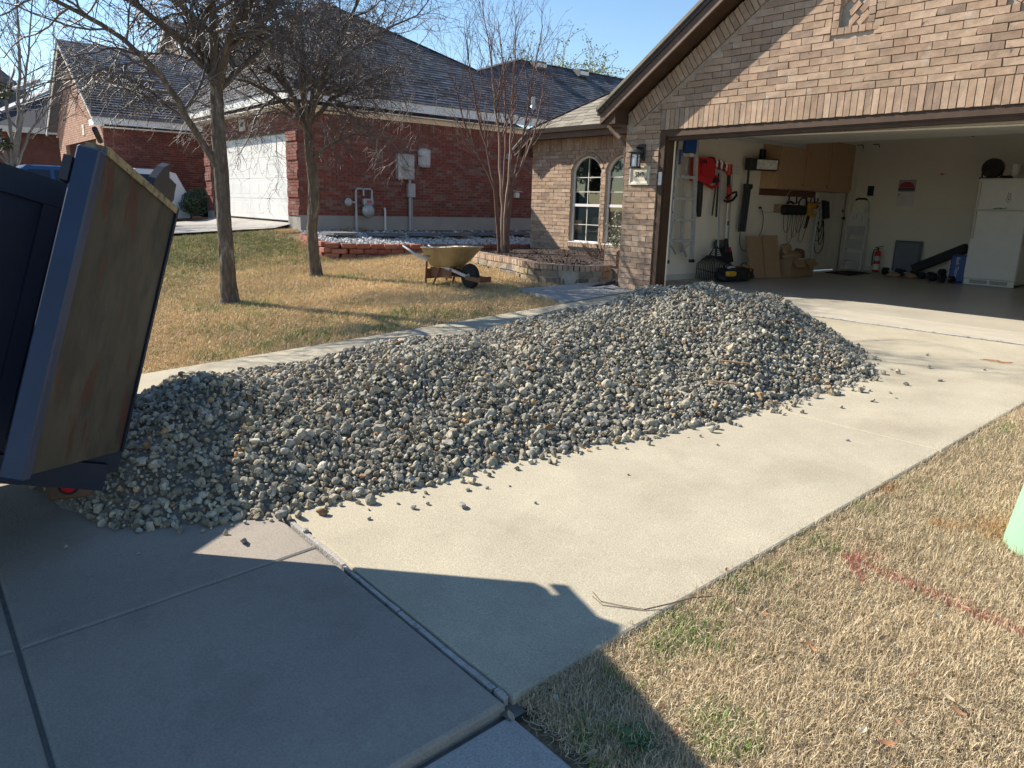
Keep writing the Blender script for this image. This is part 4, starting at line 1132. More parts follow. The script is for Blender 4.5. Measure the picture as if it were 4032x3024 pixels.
# the heap of crushed stone: a height field over the sloping driveway
NY = [-7.85, -7.78, -7.64, -7.31, -6.97, -6.5, -5.96, -5.35, -4.54, -3.46, -2.34, -1.6, -1.1, -.85]
NX_ = [2.3, 2.75, 3.16, 3.38, 3.54, 3.65, 3.72, 3.84, 4.06, 4.24, 4.30, 3.86, 3.2, 2.6]
FY = [-7.85, -7.4, -6.5, -5.5, -4.5, -3.5, -2.5, -1.7, -1.2, -.85]
FX = [2.2, 1.55, 1.0, .95, 1.0, 1.0, 1.1, 1.35, 1.8, 2.4]
HY = [-7.9, -7.75, -7.4, -6.95, -6.5, -5.9, -5.3, -4.4, -3.6, -2.9, -2.3, -1.8, -1.4, -1.0, -.8]
HH = [0, .10, .34, .46, .36, .40, .40, .38, .44, .53, .56, .50, .33, .08, 0]
def heap(x, y):
    xn = np.interp(y, NY, NX_); xf = np.interp(y, FY, FX); h = np.interp(y, HY, HH)
    c = xf + (xn - xf) * .46
    t = np.where(x > c, (x - c) / np.maximum(xn - c, .05), (c - x) / np.maximum(c - xf, .05))
    w = .07 * np.sin(x * 5.1 + y * 2.3) + .05 * np.sin(y * 6.7 - x * 3.1 + 1)
    prof = np.clip(1 - np.clip(t + w * .35, 0, 2) ** 1.75, 0, 1)
    lump = 1 + .10 * np.sin(3.1 * x + 1.7 * y) * np.sin(2.3 * y - 1.1 * x + 2) + .05 * np.sin(9 * x + 4 * y)
    return h * prof * lump
g = np.random.default_rng(5)
pz = lambda y: -.05 + .06 * y
pts = []
sp = .0255
yy = np.arange(-7.95, -.7, sp * .87); P = []
for j, y in enumerate(yy):
    x = np.arange(.4, 4.5, sp) + (sp / 2 if j % 2 else 0)
    P.append(np.c_[x, np.full(len(x), y)])
P = np.concatenate(P); P = P + g.uniform(-.5, .5, P.shape) * sp
hz = heap(P[:, 0], P[:, 1])
# finer stuff beside the trailer, coarser away from it
rad = np.clip(g.lognormal(math.log(.0158), .44, len(P)), .007, .044)
fine = np.exp(-((P[:, 0] - 2.7) ** 2 + (P[:, 1] + 7.75) ** 2) / .18)
rad *= 1 - .4 * fine
keep = hz > .012
P, hz, rad = P[keep], hz[keep], rad[keep]
Z = pz(P[:, 1]) + hz - rad * .25 + g.uniform(-.012, .014, len(P))
def stone_tints(n, g, lo=.12, hi=.50):
    v = np.clip(g.beta(1.9, 2.6, n) * (hi - lo) + lo, 0, 1)
    w = g.normal(0, 1, (n, 1))
    t = v[:, None] * (np.array([[1.08, .98, .76]]) + w * np.array([[.035, .0, -.045]]))
    br = g.random(n) < .04
    t[br] *= np.array([1.15, .82, .6])
    wh = g.random(n) < .07; t[wh] = np.clip(t[wh] * 1.35, 0, .68)
    return t
# a second scatter of bigger stones on top
m2 = g.random(len(P)) < .05
P2 = P[m2] + g.uniform(-.02, .02, (m2.sum(), 2)); h2_ = heap(P2[:, 0], P2[:, 1]); r2 = np.clip(g.lognormal(math.log(.024), .3, len(P2)), .014, .05) * (1 - .4 * fine[keep][m2])
Z2 = pz(P2[:, 1]) + h2_ + .01
PP = np.r_[np.c_[P, Z], np.c_[P2, Z2]]; RR_ = np.r_[rad, r2]
# stragglers that rolled a little off the toe
k = 900
yy_ = g.uniform(-7.7, -1.0, k); xn = np.interp(yy_, NY, NX_); xx_ = xn + np.abs(g.exponential(.05, k)) - .05
far_ = g.random(k) < .12; xx_[far_] = np.interp(yy_[far_], FY, FX) - g.exponential(.1, far_.sum())
r3 = np.clip(g.lognormal(math.log(.019), .4, k), .006, .038)
PP = np.r_[PP, np.c_[xx_, yy_, pz(yy_) + r3 * .5]]; RR_ = np.r_[RR_, r3]
tt = stone_tints(len(PP), g); nearer = PP[:, 1] < -3.9
heap_o = stones('gravel_heap', PP[nearer], RR_[nearer] * 1.08, tt[nearer], stone_m, RV, IF, g, 'long heap of crushed grey limestone tipped on the driveway', 'gravel')
heap_f = stones('gravel_heap_end', PP[~nearer], RR_[~nearer] * 1.12, tt[~nearer], stone_m, RV0, IF0, g, None, None, 'stuff', None)
heap_f.parent = heap_o; heap_f.location = (0, 0, 0)
# its dark core so no daylight shows between the stones
m = MB(); ny, nx_ = 70, 44; vs = []
for j in range(ny):
    y = -7.95 + 7.2 * j / (ny - 1)
    for i in range(nx_):
        x = .4 + 4.1 * i / (nx_ - 1); h = float(heap(np.array(x), np.array(y)))
        vs.append((x, y, pz(y) + h - .025))
fs = []
for j in range(ny - 1):
    for i in range(nx_ - 1):
        a = j * nx_ + i
        if max(vs[q][2] - pz(vs[q][1]) for q in (a, a + 1, a + nx_, a + nx_ + 1)) > -.02: fs.append((a, a + 1, a + nx_ + 1, a + nx_))
m.add(vs, fs); tag(m.build('gravel_core', Mt('stone_dust', (.2, .19, .165), .95, .3, 30, bump=.8, bs=50), kind='stuff', smooth=True), 'packed stone dust inside the gravel heap', 'gravel')

# single stones lying loose on the concrete
loose = [(4.09, -6.235, .028, 'largest of the loose stones, round and grey, alone on the sunny driveway'), (3.93, -6.43, .019, None), (3.83, -6.46, .01, None), (3.94, -6.35, .014, None), (3.79, -6.61, .01, None), (3.89, -6.66, .012, None),
         (3.93, -6.09, .017, None), (3.98, -6.0, .012, None), (4.04, -5.89, .008, None), (4.3, -5.93, .011, None), (3.72, -7.22, .026, 'white loose stone alone on the sunlit corner of the sidewalk slab'), (3.59, -6.985, .033, 'pale stone sitting on the end of the white joint strip'), (3.8, -6.955, .02, 'brown stone lying on the white joint strip'),
         (3.42, -7.14, .02, None), (3.5, -7.2, .011, None), (3.47, -7.33, .015, None), (4.30, -4.15, .016, None), (4.42, -3.6, .018, None), (4.62, -3.0, .02, None), (4.6, -2.4, .024, None), (4.72, -2.1, .02, None), (4.5, -1.75, .022, None), (4.3, -1.3, .018, None), (4.55, -3.3, .014, None), (4.36, -5.3, .009, None), (4.9, -3.9, .012, 'dark flat chip of stone alone beside the long driveway groove'),
         (4.48, -2.75, .017, None), (4.25, -4.5, .013, None), (3.98, -5.5, .014, None), (3.2, -7.86, .012, None), (3.5, -7.62, .01, None), (4.83, -1.5, .012, None), (4.7, -2.8, .01, None)]
lg = np.random.default_rng(8)
pl_ = stone_tints(400, lg)
lm = []
for i in range(6):
    W = RV[i]; me = bpy.data.meshes.new('loose_stone'); me.from_pydata([tuple(v) for v in W], [], [tuple(int(q) for q in f) for f in IF])
    at = me.color_attributes.new('tint', 'FLOAT_COLOR', 'POINT'); c_ = pl_[i * 7] * .6 + .1
    at.data.foreach_set('color', np.tile(np.r_[c_, 1], len(W)).astype(np.float32)); me.materials.append(stone_m); lm.append(me)
for i, (x, y, r, lab) in enumerate(loose):
    o = bpy.data.objects.new('loose_stone', lm[i % 6]); link(o, None, (x, y, plane_z(y) + r * .55)); o.scale = (r * 1.15, r * 1.1, r * 1.1); o.rotation_euler = (rng.uniform(-.5, .5), rng.uniform(-.5, .5), rng.uniform(0, 6))
    sz_ = 'tiny' if r < .0115 else 'small' if r < .016 else 'middling' if r < .021 else 'fist sized'
    zn = ('left of the white joint strip' if y < -6.9 else 'before the left half of the heap' if y < -5.7 else 'near the middle of the heap' if y < -4 else 'by the right half of the heap' if y < -2.55 else 'past the right tip of the heap' if y < -1.6 else 'behind the right tip of the heap')
    tag(o, lab or '%s loose grey stone on concrete %s' % (sz_, zn), 'stone', 'loose stones scattered round the heap')

# white gravel of the neighbour's bed
wg = np.random.default_rng(9); k = 9000
t = wg.random(k); yv = wg.uniform(-1.7, 7.5, k)
xl = np.interp(yv, [-1.8, -1.7, -1.2, 6], [-7.2, -6.45, -6.3, -6.45]); xv = xl - .05 - t ** 1.0 * (9.25 + xl)
okm = (yv > -1.15) | (xv > -9.2) & (yv > -1.2 - (xv + 8.9) * -.0 - .22 * np.clip(xv + 8.9, 0, 2.3))
xv, yv = xv[okm], yv[okm]
zl = np.interp(yv, [p[1] for p in path[3:]], [p[2] for p in path[3:]]); fr = (xl[okm] - xv) / (9.25 + xl[okm]); zv = zl - .03 + (.40 - zl) * np.clip(fr, 0, 1)
r4 = np.clip(wg.lognormal(math.log(.032), .35, len(xv)), .015, .07)
tw = np.clip(wg.normal(.48, .13, (len(xv), 1)), .2, .75) * np.array([[1, .99, .97]])
stones('white_gravel', np.c_[xv, yv, zv + .012], r4, tw, tint_mat('white_stone', .85, .15, 30, 0), RV0, IF0, wg, 'white decorative gravel between the red wall and the block edging', 'gravel')
# flat stepping stones along it
stepm = Mt('slate_step', (.16, .165, .175), .8, .2, 8, bump=.2)
steps = [(-7.9, -.85), (-7.75, .2), (-7.7, 1.15), (-7.75, 2.1), (-7.85, 3.1), (-8.0, 4.2), (-8.0, 5.2)]
names_ = ['leftmost', 'second from the left', 'third from the left', 'fourth from the left', 'fifth from the left', 'last before the bare myrtle stems', 'right of the bare myrtle stems']
for i, (x, y) in enumerate(steps):
    z = .40 if i else .42
    m = MB(); pts = []
    for k in range(9):
        a = 2 * math.pi * k / 9; pts.append((x + .36 * math.copysign(abs(math.cos(a)) ** .6, math.cos(a)) + rng.uniform(-.03, .03), y + .36 * math.copysign(abs(math.sin(a)) ** .6, math.sin(a)) + rng.uniform(-.03, .03), z - .05))
    m.prism(pts, (0, 0, .05)); tag(m.build('stepping_stone', stepm, None, (x, y, z - .05)), 'flat dark slate stepping stone in white gravel, ' + names_[i], 'stepping stone', 'stepping stones in the white gravel')

# ================================================================ flower bed with its curved stone wall
fb = thing('flower_bed_wall', 'curved low flower bed wall of mixed stones with a tan brick cap', 'garden wall', (-2.2, -.2, -.03))
bpth = [(-5.2, .30), (-4.2, .02), (-3.4, -.22), (-2.75, -.33), (-2.45, -.42), (-2.22, -.54), (-1.95, -.60), (-1.65, -.58), (-1.38, -.50), (-1.16, -.36), (-1.04, -.12), (-1.03, .3)]
def smooth_path(p, n=3):
    q = [Vector((a, b, 0)) for a, b in p]
    for _ in range(n):
        o = [q[0]]
        for i in range(len(q) - 1): o += [q[i] * .75 + q[i + 1] * .25, q[i] * .25 + q[i + 1] * .75]
        o.append(q[-1]); q = o
    return q
SP = smooth_path(bpth, 2)
BT = .215
fstone = brick_mat('bed_stone', [(.36, .29, .19), (.17, .15, .13), (.42, .33, .2), (.26, .25, .22), (.12, .11, .1), (.36, .24, .14), (.3, .28, .25)], (.5, .45, .36), smear_amt=.5)
C = []; A = []
for k, (a, b) in enumerate(along([tuple(p) for p in SP], .082)):
    c = (a + b) / 2; t = (b - a).normalized(); n = Vector((t.y, -t.x, 0))
    C.append(c + n * -.09 + Vector((0, 0, BT - .04))); A.append((t * ((b - a).length / 2 - .004), n * .125, Vector((0, 0, .04 - .001))))
C = np.array([tuple(c) for c in C]); A = np.array([[tuple(x) for x in q] for q in A])
split_pieces(C, A, 300, 'cap_brick', 'cap', MAT['brick'], fb, .003)
C = []; A = []
for course, (z0, z1) in enumerate(((-.13, .02), (.024, BT - .084))):
    acc = 0
    segs = along([tuple(p) for p in SP], .05); i = 0
    while i < len(segs) - 2:
        L = rng.choice((3, 4, 5, 6)); j = min(i + L, len(segs) - 1)
        a, b = segs[i][0], segs[j][0]; i = j
        if (b - a).length < .06: continue
        c = (a + b) / 2; t = (b - a).normalized(); n = Vector((t.y, -t.x, 0)); pr = rng.uniform(-.008, .012)
        C.append(c + n * (-.06 + pr) + Vector((0, 0, (z0 + z1) / 2))); A.append((t * ((b - a).length / 2 - .006), n * .09, Vector((0, 0, (z1 - z0) / 2 - .005))))
C = np.array([tuple(c) for c in C]); A = np.array([[tuple(x) for x in q] for q in A])
split_pieces(C, A, 300, 'stone', 'stonework', fstone, fb, .006)
m = MB(); vs = []
for i, p in enumerate(SP):
    t = (SP[min(i + 1, len(SP) - 1)] - SP[max(i - 1, 0)]).normalized(); n = Vector((t.y, -t.x, 0))
    for o_, z in ((.012, -.2), (.012, BT - .083), (-.2, BT - .083), (-.2, -.2)): vs.append(p + n * o_ + Vector((0, 0, z)))
m.add(vs, [(4 * i + k, 4 * i + (k + 1) % 4, 4 * i + 4 + (k + 1) % 4, 4 * i + 4 + k) for i in range(len(SP) - 1) for k in range(4)])
m.build('wall_core', MAT['mortar'], fb)
# raised end beside the porch
B = Bricks()
for (O, u, n, w) in (((-1.23, .33, 0), (1, 0, 0), (0, -1, 0), .26), ((-.97, .33, 0), (0, 1, 0), (1, 0, 0), .9)):
    B.run(O, u, n, lambda a, b, w=w: [(0, w)], .2 if n[1] else -.1, .365, 71)
    B.run(O, u, n, lambda a, b, w=w: [(0, w)], .37, .43, 72, h=.06)
C, A = B.arrays(); split_pieces(C, A, 60, 'brick', 'pier_brickwork', MAT['brick'], fb)
m = MB(); m.box(-1.226, -.974, .334, 1.22, -.2, .425); m.build('pier', MAT['mortar'], fb)
m = MB()
for i in range(9): m.box(-1.25, -.955, .315 + i * .105, .315 + i * .105 + .098, .426, .45)
m.build('pier_cap', MAT['brick'], fb)
# mulch
m = MB()
vs = []; nn = len(SP)
for p in SP: vs += [(p.x - .0, p.y + .17, BT - .07), (p.x, max((p.y + 2.95) / 2, p.y + .3), BT - .03), (p.x, 2.98, BT - .04)]
m.add(vs, [(3 * i + j, 3 * i + 3 + j, 3 * i + 4 + j, 3 * i + 1 + j) for i in range(nn - 1) for j in range(2)])
m.add([(-6.1, .7, .12), (-5.15, .48, BT - .07), (-5.15, 2.98, BT - .05), (-6.1, 2.98, .14)], [(0, 1, 2, 3)])
m.build('mulch_bed', MAT['mulch'], kind='structure')
mg = np.random.default_rng(12); k = 3000
xv = mg.uniform(-5.1, -1.25, k); yv = mg.uniform(-.4, 2.9, k)
yb = np.interp(xv, [p.x for p in SP], [p.y for p in SP]); okm = yv > yb + .2; xv, yv = xv[okm], yv[okm]
zz = BT - .035 + np.zeros(len(xv)) + .02 * np.sin(xv * 7) * np.sin(yv * 9)
tm = np.clip(mg.lognormal(math.log(.06), .6, (len(xv), 1)), .012, .5) * np.array([[1, .74, .62]])
stones('mulch_chips', np.c_[xv, yv, zz], np.clip(mg.lognormal(math.log(.024), .4, len(xv)), .01, .06), tm, tint_mat('mulch_chip', .95, .2, 30, 0), RV0 * np.array([1, .45, .3]), IF0, mg, 'dark wood mulch with pale chips inside the curved flower bed', 'mulch')
# ================================================================ the tipping trailer
tr = thing('dump_trailer', 'dark blue dump trailer with tipped bed and scratched rear door swung open', 'dump trailer', (2.1, -9.8, -.6))
HP = Vector((3.184, -7.244, 1.02))                       # top of the right rear corner
eu = Vector((-.089, .309, .947)).normalized()            # up, square to the tipped floor
er = Vector((-.049, .999, 0)); er = (er - eu * er.dot(eu)).normalized()   # towards the rear, down the slope
ex_ = er.cross(eu)                                       # to the right
TB = Matrix((ex_, er, eu)).transposed().to_4x4(); TB.translation = HP
BW, BLEN, BH = 1.66, 4.3, 1.16
m = MB(TB)
m.box(-.05, -.012, -BLEN, -.06, -BH, -.06); m.box(-BW + .012, -BW + .05, -BLEN, -.06, -BH, -.06); m.box(-BW, 0, -BLEN - .05, -BLEN, -BH, 0.0)
m.box(-BW, 0, -BLEN, -.06, -BH - .06, -BH)
m.build('bed', MAT['navy'], tr)
m = MB(TB); m.box(-.075, .012, -BLEN, -.02, -.16, -.05)
m.build('top_rail', MAT['navy'], tr)
m = MB(TB); m.box(-BW - .012, -BW + .075, -BLEN, -.02, -.16, -.05); m.build('top_rail', MAT['navy'], tr)
for k in range(7):
    b = -.5 - k * .62
    m = MB(TB); m.box(-.011, .045, b - .03, b + .03, -BH, -.165); m.build('side_stake', MAT['navy'], tr)
for a in (-.06, -BW):
    m = MB(TB); m.box(a, a + .06, -.059, .0, -BH - .1, .0); m.build('corner_post', MAT['navy'], tr)
m = MB(TB); m.box(-.03, .05, -3.5, -.06, -BH - .18, -BH - .061); m.build('side_skirt', MAT['navy'], tr)
# the door: hinged at that corner, its scratched inner face towards the garage
dd = Vector((.85, -.481, .213)).normalized(); dd = (dd - eu * dd.dot(eu)).normalized()
dn_ = eu.cross(dd)
if dn_.y < 0: dn_ = -dn_
TD = Matrix((dd, dn_, eu)).transposed().to_4x4(); TD.translation = HP
def door_mat():
    mm, t, P, N, L = nt('scratched_mud_steel')
    geo = N('NewGeometry')
    def proj_(v):
        d = N('VectorMath', operation='DOT_PRODUCT'); L(geo.outputs['Position'], d.inputs[0]); d.inputs[1].default_value = v; return d.outputs['Value']
    cx = N('CombineXYZ'); L(proj_(dd), cx.inputs[0]); L(proj_(eu), cx.inputs[1])
    def noise_(sc, scl, detail=6, loc=(0, 0, 0)):
        mp = N('Mapping'); mp.inputs['Scale'].default_value = scl; mp.inputs['Location'].default_value = loc; L(cx.outputs[0], mp.inputs[0])
        n = N('TexNoise', i_Scale=sc, i_Detail=detail, i_Roughness=.6); L(mp.outputs[0], n.inputs['Vector']); return n.outputs['Fac']
    def ramp(f, lo, hi, amt=1):
        r = N('MapRange'); L(f, r.inputs[0]); r.inputs[1].default_value = lo; r.inputs[2].default_value = hi; r.inputs[4].default_value = amt; return r.outputs[0]
    def mix(f, a, b):
        x = N('MixRGB'); L(f, x.inputs[0])
        for i, c in ((1, a), (2, b)):
            if isinstance(c, tuple): x.inputs[i].default_value = col4(c)
            else: L(c, x.inputs[i])
        return x.outputs[0]
    c = mix(ramp(noise_(2.2, (1, .8, 1)), .35, .65), (.043, .038, .03), (.078, .069, .053))
    c = mix(ramp(noise_(4, (1.5, .9, 1), 7, (3, 1, 0)), .46, .62, .8), c, (.026, .027, .023))
    c = mix(ramp(noise_(16, (2.0, .16, 1), 4, (8, 2, 0)), .63, .7, .55), c, (.022, .02, .017))
    c = mix(ramp(noise_(4.2, (1.6, .55, 1), 7, (5.3, 9.1, 0)), .585, .61, .9), c, (.07, .024, .017))
    c = mix(ramp(noise_(26, (1.5, .3, 1), 4, (1, 4, 0)), .64, .72, .5), c, (.13, .115, .09))
    L(c, P.inputs['Base Color']); P.inputs['Roughness'].default_value = .55; P.inputs['Metallic'].default_value = .25; P.inputs['Specular IOR Level'].default_value = .4
    nb = N('Bump', i_Strength=.25); nb.inputs['Distance'].default_value = .006; L(noise_(9, (2, .4, 1)), nb.inputs['Height']); L(nb.outputs[0], P.inputs['Normal'])
    return mm
dmat = door_mat()
DW, DH, DT = .935, 1.16, .07
m = MB(TD); m.box(.03, DW - .001, -DT + .01, -.006, -DH + .002, -.028)
door = m.build('rear_door', dmat, tr)
m = MB(TD); m.box(.028, DW, -.004, .004, -.03, -.001); m.box(.028, DW - .002, -DT, -.0045, -.0275, -.002); m.build('door_rim', Mt('worn_rim', (.27, .22, .12), .6, .3, 14, (.08, .06, .045), 20, .5, .6, .8), door)
m = MB(TD); m.rbox(DW + .0, DW + .062, -DT, .006, -DH - .012, -.03, .006); m.build('door_edge_channel', MAT['blue'], door)
m = MB(TD); m.box(.0, .028, -DT, .004, -DH, .0); m.build('hinge_channel', MAT['navy'], door)
# brackets above the door: hinge plate at the far corner, latch plate at the near corner
m = MB(TD)
m.prism([(.10, -.05, -.03), (.36, -.05, -.02), (.33, -.05, .05), (.26, -.05, .12), (.20, -.05, .15), (.16, -.05, .1), (.06, -.05, .1), (.03, -.05, .03)], (0, .03, 0))
m.box(-.06, .16, -.075, -.051, .07, .12)
m.build('hinge_bracket', MAT['black'], door)
m = MB(TD); m.box(.93, 1.0, -.1, -.072, -.16, -.075); m.tube([(.92, -.03, .012), (.99, -.03, .035)], .009, 6); m.build('latch_bracket', MAT['black'], door)
for c_ in (-.35, -.85):
    m = MB(TD); m.tube([(-.0, -.05, c_ - .08), (-.0, -.05, c_ + .08)], .028, 8); m.build('hinge', MAT['rust'], door)
# left door, folded back on its own side
TL_ = TB.copy(); TL_.translation = HP - ex_ * BW
ca, cb = dd.dot(ex_), dd.dot(er)
m = MB(TL_); a = Vector((-ca, cb, 0)).normalized(); n_ = Vector((a.y, -a.x, 0))
p = [a * .02, a * 1.0, a * 1.0 + n_ * .06, a * .02 + n_ * .06]
m.prism([(q.x, q.y, -DH) for q in p], (0, 0, DH)); m.build('rear_door', MAT['navy'], tr)
# chassis, lamps, wheels
zc = -.5
m = MB()
for x in (1.8, 2.85): m.box(x - .05, x + .05, -13.2, -7.75, zc + .28, zc + .46)
for y in (-7.85, -9.6, -11.4, -13.1): m.box(1.8, 2.8, y - .04, y + .04, zc + .3, zc + .44)
m.bar((1.8, -13.2, zc + .37), (2.12, -14.6, zc + .37), .1, .14); m.bar((2.85, -13.2, zc + .37), (2.12, -14.6, zc + .37), .1, .14)
m.bar((2.1, -12.4, zc + .4), (2.1, -11.0, zc + 1.35), .14, .14)
m.build('chassis', MAT['navy'], tr)
m = MB(); m.box(1.7, 3.02, -7.80, -7.70, zc + .2, zc + .32); m.build('rear_bumper', MAT['rust'], tr)
lampm = Mt('red_lens', (.55, .008, .012), .25, .1, 20, spec=.6)
TLp = Matrix.Translation((3.06, -7.80, -.275)) @ Matrix.Rotation(R(-18), 4, 'Z')
m = MB(TLp); m.rbox(-.06, .0, -.10, .085, -.07, .075, .012); lh = m.build('lamp_housing', MAT['rust'], tr)
m = MB(TLp); m.lathe([(.046, .0005), (.044, .004), (.033, .0045)], (0, -.005, .0), 20, 'x'); m.build('lamp_ring', MAT['rubber'], lh)
m = MB(TLp); m.lathe([(.0325, .003), (.031, .009), (.022, .013), (.008, .014)], (0, -.005, .0), 20, 'x'); m.build('tail_lamp', lampm, lh, smooth=True)
m = MB(TB); m.box(.0455, .052, -.98, -.78, -.98, -.94); m.build('reflector', lampm, tr)
for x in (1.35, 3.1):
    for y in (-9.7, -10.6):
        m = MB(); m.lathe([(.2, -.1), (.34, -.1), (.37, -.07), (.375, 0), (.37, .07), (.34, .1), (.2, .1)], (x, y, ground(x, y) + .37), 24, 'x'); w_ = m.build('wheel', MAT['rubber'], tr, smooth=True)
        m = MB(); m.lathe([(.2, -.07), (.2, .07), (.12, .05), (.05, .08)], (x, y, ground(x, y) + .37), 20, 'x'); m.build('rim', MAT['galv'], w_, smooth=True)
# ================================================================ bare trees
def rperp(d, rg):
    v = Vector((rg.gauss(0, 1), rg.gauss(0, 1), rg.gauss(0, 1))); v = v - d * v.dot(d)
    return v.normalized() if v.length > 1e-6 else d.orthogonal().normalized()
def wander(p, d, L, n, bend, grav, rg):
    pts = [Vector(p)]; d = Vector(d).normalized()
    for i in range(n):
        d = (d + rperp(d, rg) * bend + Vector((0, 0, grav))).normalized()
        pts.append(pts[-1] + d * (L / n))
    return pts
def pick(pts, t):
    f = t * (len(pts) - 1); i = min(int(f), len(pts) - 2); return pts[i].lerp(pts[i + 1], f - i), (pts[i + 1] - pts[i]).normalized()
def grow(mb, pts, r0_, r1_, lv, rg, spec):
    """spec[lv] = (count per metre, length range, spread, bend, gravity, segments)"""
    n = len(pts); rad = [r0_ + (r1_ - r0_) * i / (n - 1) for i in range(n)]
    sides = 8 if r0_ > .05 else 6 if r0_ > .02 else 4 if r0_ > .008 else 3
    (mb[0] if r0_ > .03 else mb[1]).tube(pts, rad, sides, cap=False)
    if lv >= len(spec): return
    cpm, (l0, l1), spread, bend, grav, seg, tmin = spec[lv]
    L = sum((pts[i + 1] - pts[i]).length for i in range(n - 1))
    k = max(1, int(cpm * L + rg.random()))
    for i in range(k):
        t = tmin + (1 - tmin) * (i + rg.random()) / k
        p, d = pick(pts, min(t, .999))
        nd = (d * (1 - spread * rg.uniform(.6, 1.1)) + rperp(d, rg) * spread).normalized()
        LL = rg.uniform(l0, l1) * (1.15 - .5 * t)
        rr = max(min(rad[min(int(t * (n - 1)), n - 1)] * .52, .045), .0023)
        grow(mb, wander(p, nd, LL, seg, bend, grav, rg), rr, max(rr * .45, .0018), lv + 1, rg, spec)
def poly_in_view(px, base, s, zb, y0, x0, yaw, depth):
    """main limbs drawn in the tree's own upright plane (lateral, height), with a little depth added"""
    rx, ry = math.cos(yaw), -math.sin(yaw); fx, fy = math.sin(yaw), math.cos(yaw)
    out = []
    for i, q in enumerate(px):
        dp = depth * i / max(1, len(px) - 1)
        h = (y0 - q[1]) * s; la = (q[0] - x0) * s + h * (1610 - x0 * 1.8228) / 16000
        out.append(Vector((base[0] + rx * la + fx * dp, base[1] + ry * la + fy * dp, zb + h)))
    return out
def refine(pts, rg, j):
    q = [pts[0]]
    for a, b in zip(pts, pts[1:]):
        k = max(2, int((b - a).length / .22))
        for i in range(1, k + 1): q.append(a.lerp(b, i / k) + (Vector((rg.gauss(0, j), rg.gauss(0, j), rg.gauss(0, j))) if i < k else Vector()))
    return q
def bark_trunk(mb, pts, rad, rg, n=24):
    """a trunk with ridged bark and a flared foot"""
    q = []; rr = []
    for a, b, ra, rb in zip(pts, pts[1:], rad, rad[1:]):
        k = max(2, int((b - a).length / .06))
        for i in range(k): q.append(a.lerp(b, i / k)); rr.append(ra + (rb - ra) * i / k)
    q.append(pts[-1]); rr.append(rad[-1])
    vs = []
    for i, (p, r) in enumerate(zip(q, rr)):
        for k in range(n):
            a = 2 * math.pi * k / n
            w = 1 + .13 * mnoise.noise(Vector((math.cos(a) * 5, math.sin(a) * 5, i * .16 + p.x))) + .07 * mnoise.noise(Vector((math.cos(a) * 11, math.sin(a) * 11, i * .45))) + rg.uniform(-.03, .03)
            vs.append(p + Vector((math.cos(a), math.sin(a), 0)) * r * w)
    mb.add(vs, [(i * n + k, i * n + (k + 1) % n, (i + 1) * n + (k + 1) % n, (i + 1) * n + k) for i in range(len(q) - 1) for k in range(n)])
def tree(name, label, base, x0, y0, s, yaw, trunk, trad, limbs, spec, seed, mats, group='bare street trees'):
    rg = random.Random(seed); zb = ground(*base) - .03
    t = thing(name, label, 'tree', (base[0], base[1], zb), group)
    tk = MB(); bark_trunk(tk, poly_in_view(trunk, base, s, zb, y0, x0, yaw, 0), trad, rg); tk.build('trunk', mats[0], t, smooth=True)
    big, small = MB(), MB()
    for px, r0_, r1_, dep in limbs:
        grow((big, small), refine(poly_in_view(px, base, s, zb, y0, x0, yaw, dep), rg, .012), r0_, r1_, 0, rg, spec)
    big.build('limbs', mats[0], t, smooth=True, fix=False)
    V = np.array(small.v); F = small.f
    q = [f for f in F if len(f) == 4]
    np_mesh('crown', V, np.array(q), mats[1], t, 'stuff', smooth=True)
    return t
SPEC = [(6.0, (.7, 1.6), .62, .24, -.02, 6, .15), (8.5, (.30, .8), .6, .3, -.05, 5, .08), (10, (.12, .36), .62, .34, -.07, 4, .08)]
# nearer tree
tree('bare_tree', 'nearest bare elm with a low side limb, standing alone in the brown lawn', (-3.12, -4.89), 497, 645, .00668, R(-71.2),
     [(497, 648), (496, 636), (494, 600), (489, 500), (485, 400), (481, 330), (479, 235)], [.165, .12, .1, .09, .087, .085, .075],
     [([(476, 378), (440, 318), (412, 265), (385, 225), (330, 175), (262, 140), (180, 112), (90, 95), (30, 120)], .05, .012, -.6),
      ([(478, 240), (452, 170), (425, 95), (410, 0), (400, -110)], .06, .012, .3),
      ([(480, 240), (476, 150), (470, 40), (476, -100), (470, -230)], .065, .012, -.4),
      ([(481, 240), (500, 165), (530, 90), (575, 0), (610, -110)], .06, .012, -.8),
      ([(482, 240), (520, 195), (565, 150), (625, 95), (690, 40)], .05, .01, .9),
      ([(466, 210), (420, 160), (350, 105), (255, 55), (150, 25), (60, 30)], .045, .01, .5),
      ([(430, 110), (370, 40), (300, -30), (240, -90)], .035, .01, -.5),
      ([(500, 165), (540, 140), (590, 120), (640, 150)], .03, .008, -1.2),
      ([(470, 225), (455, 150), (430, 60), (380, -40)], .04, .01, 1.4),
      ([(484, 225), (505, 140), (520, 40), (540, -90)], .045, .01, 1.6)],
     SPEC, 21, (MAT['bark'], MAT['twig']))
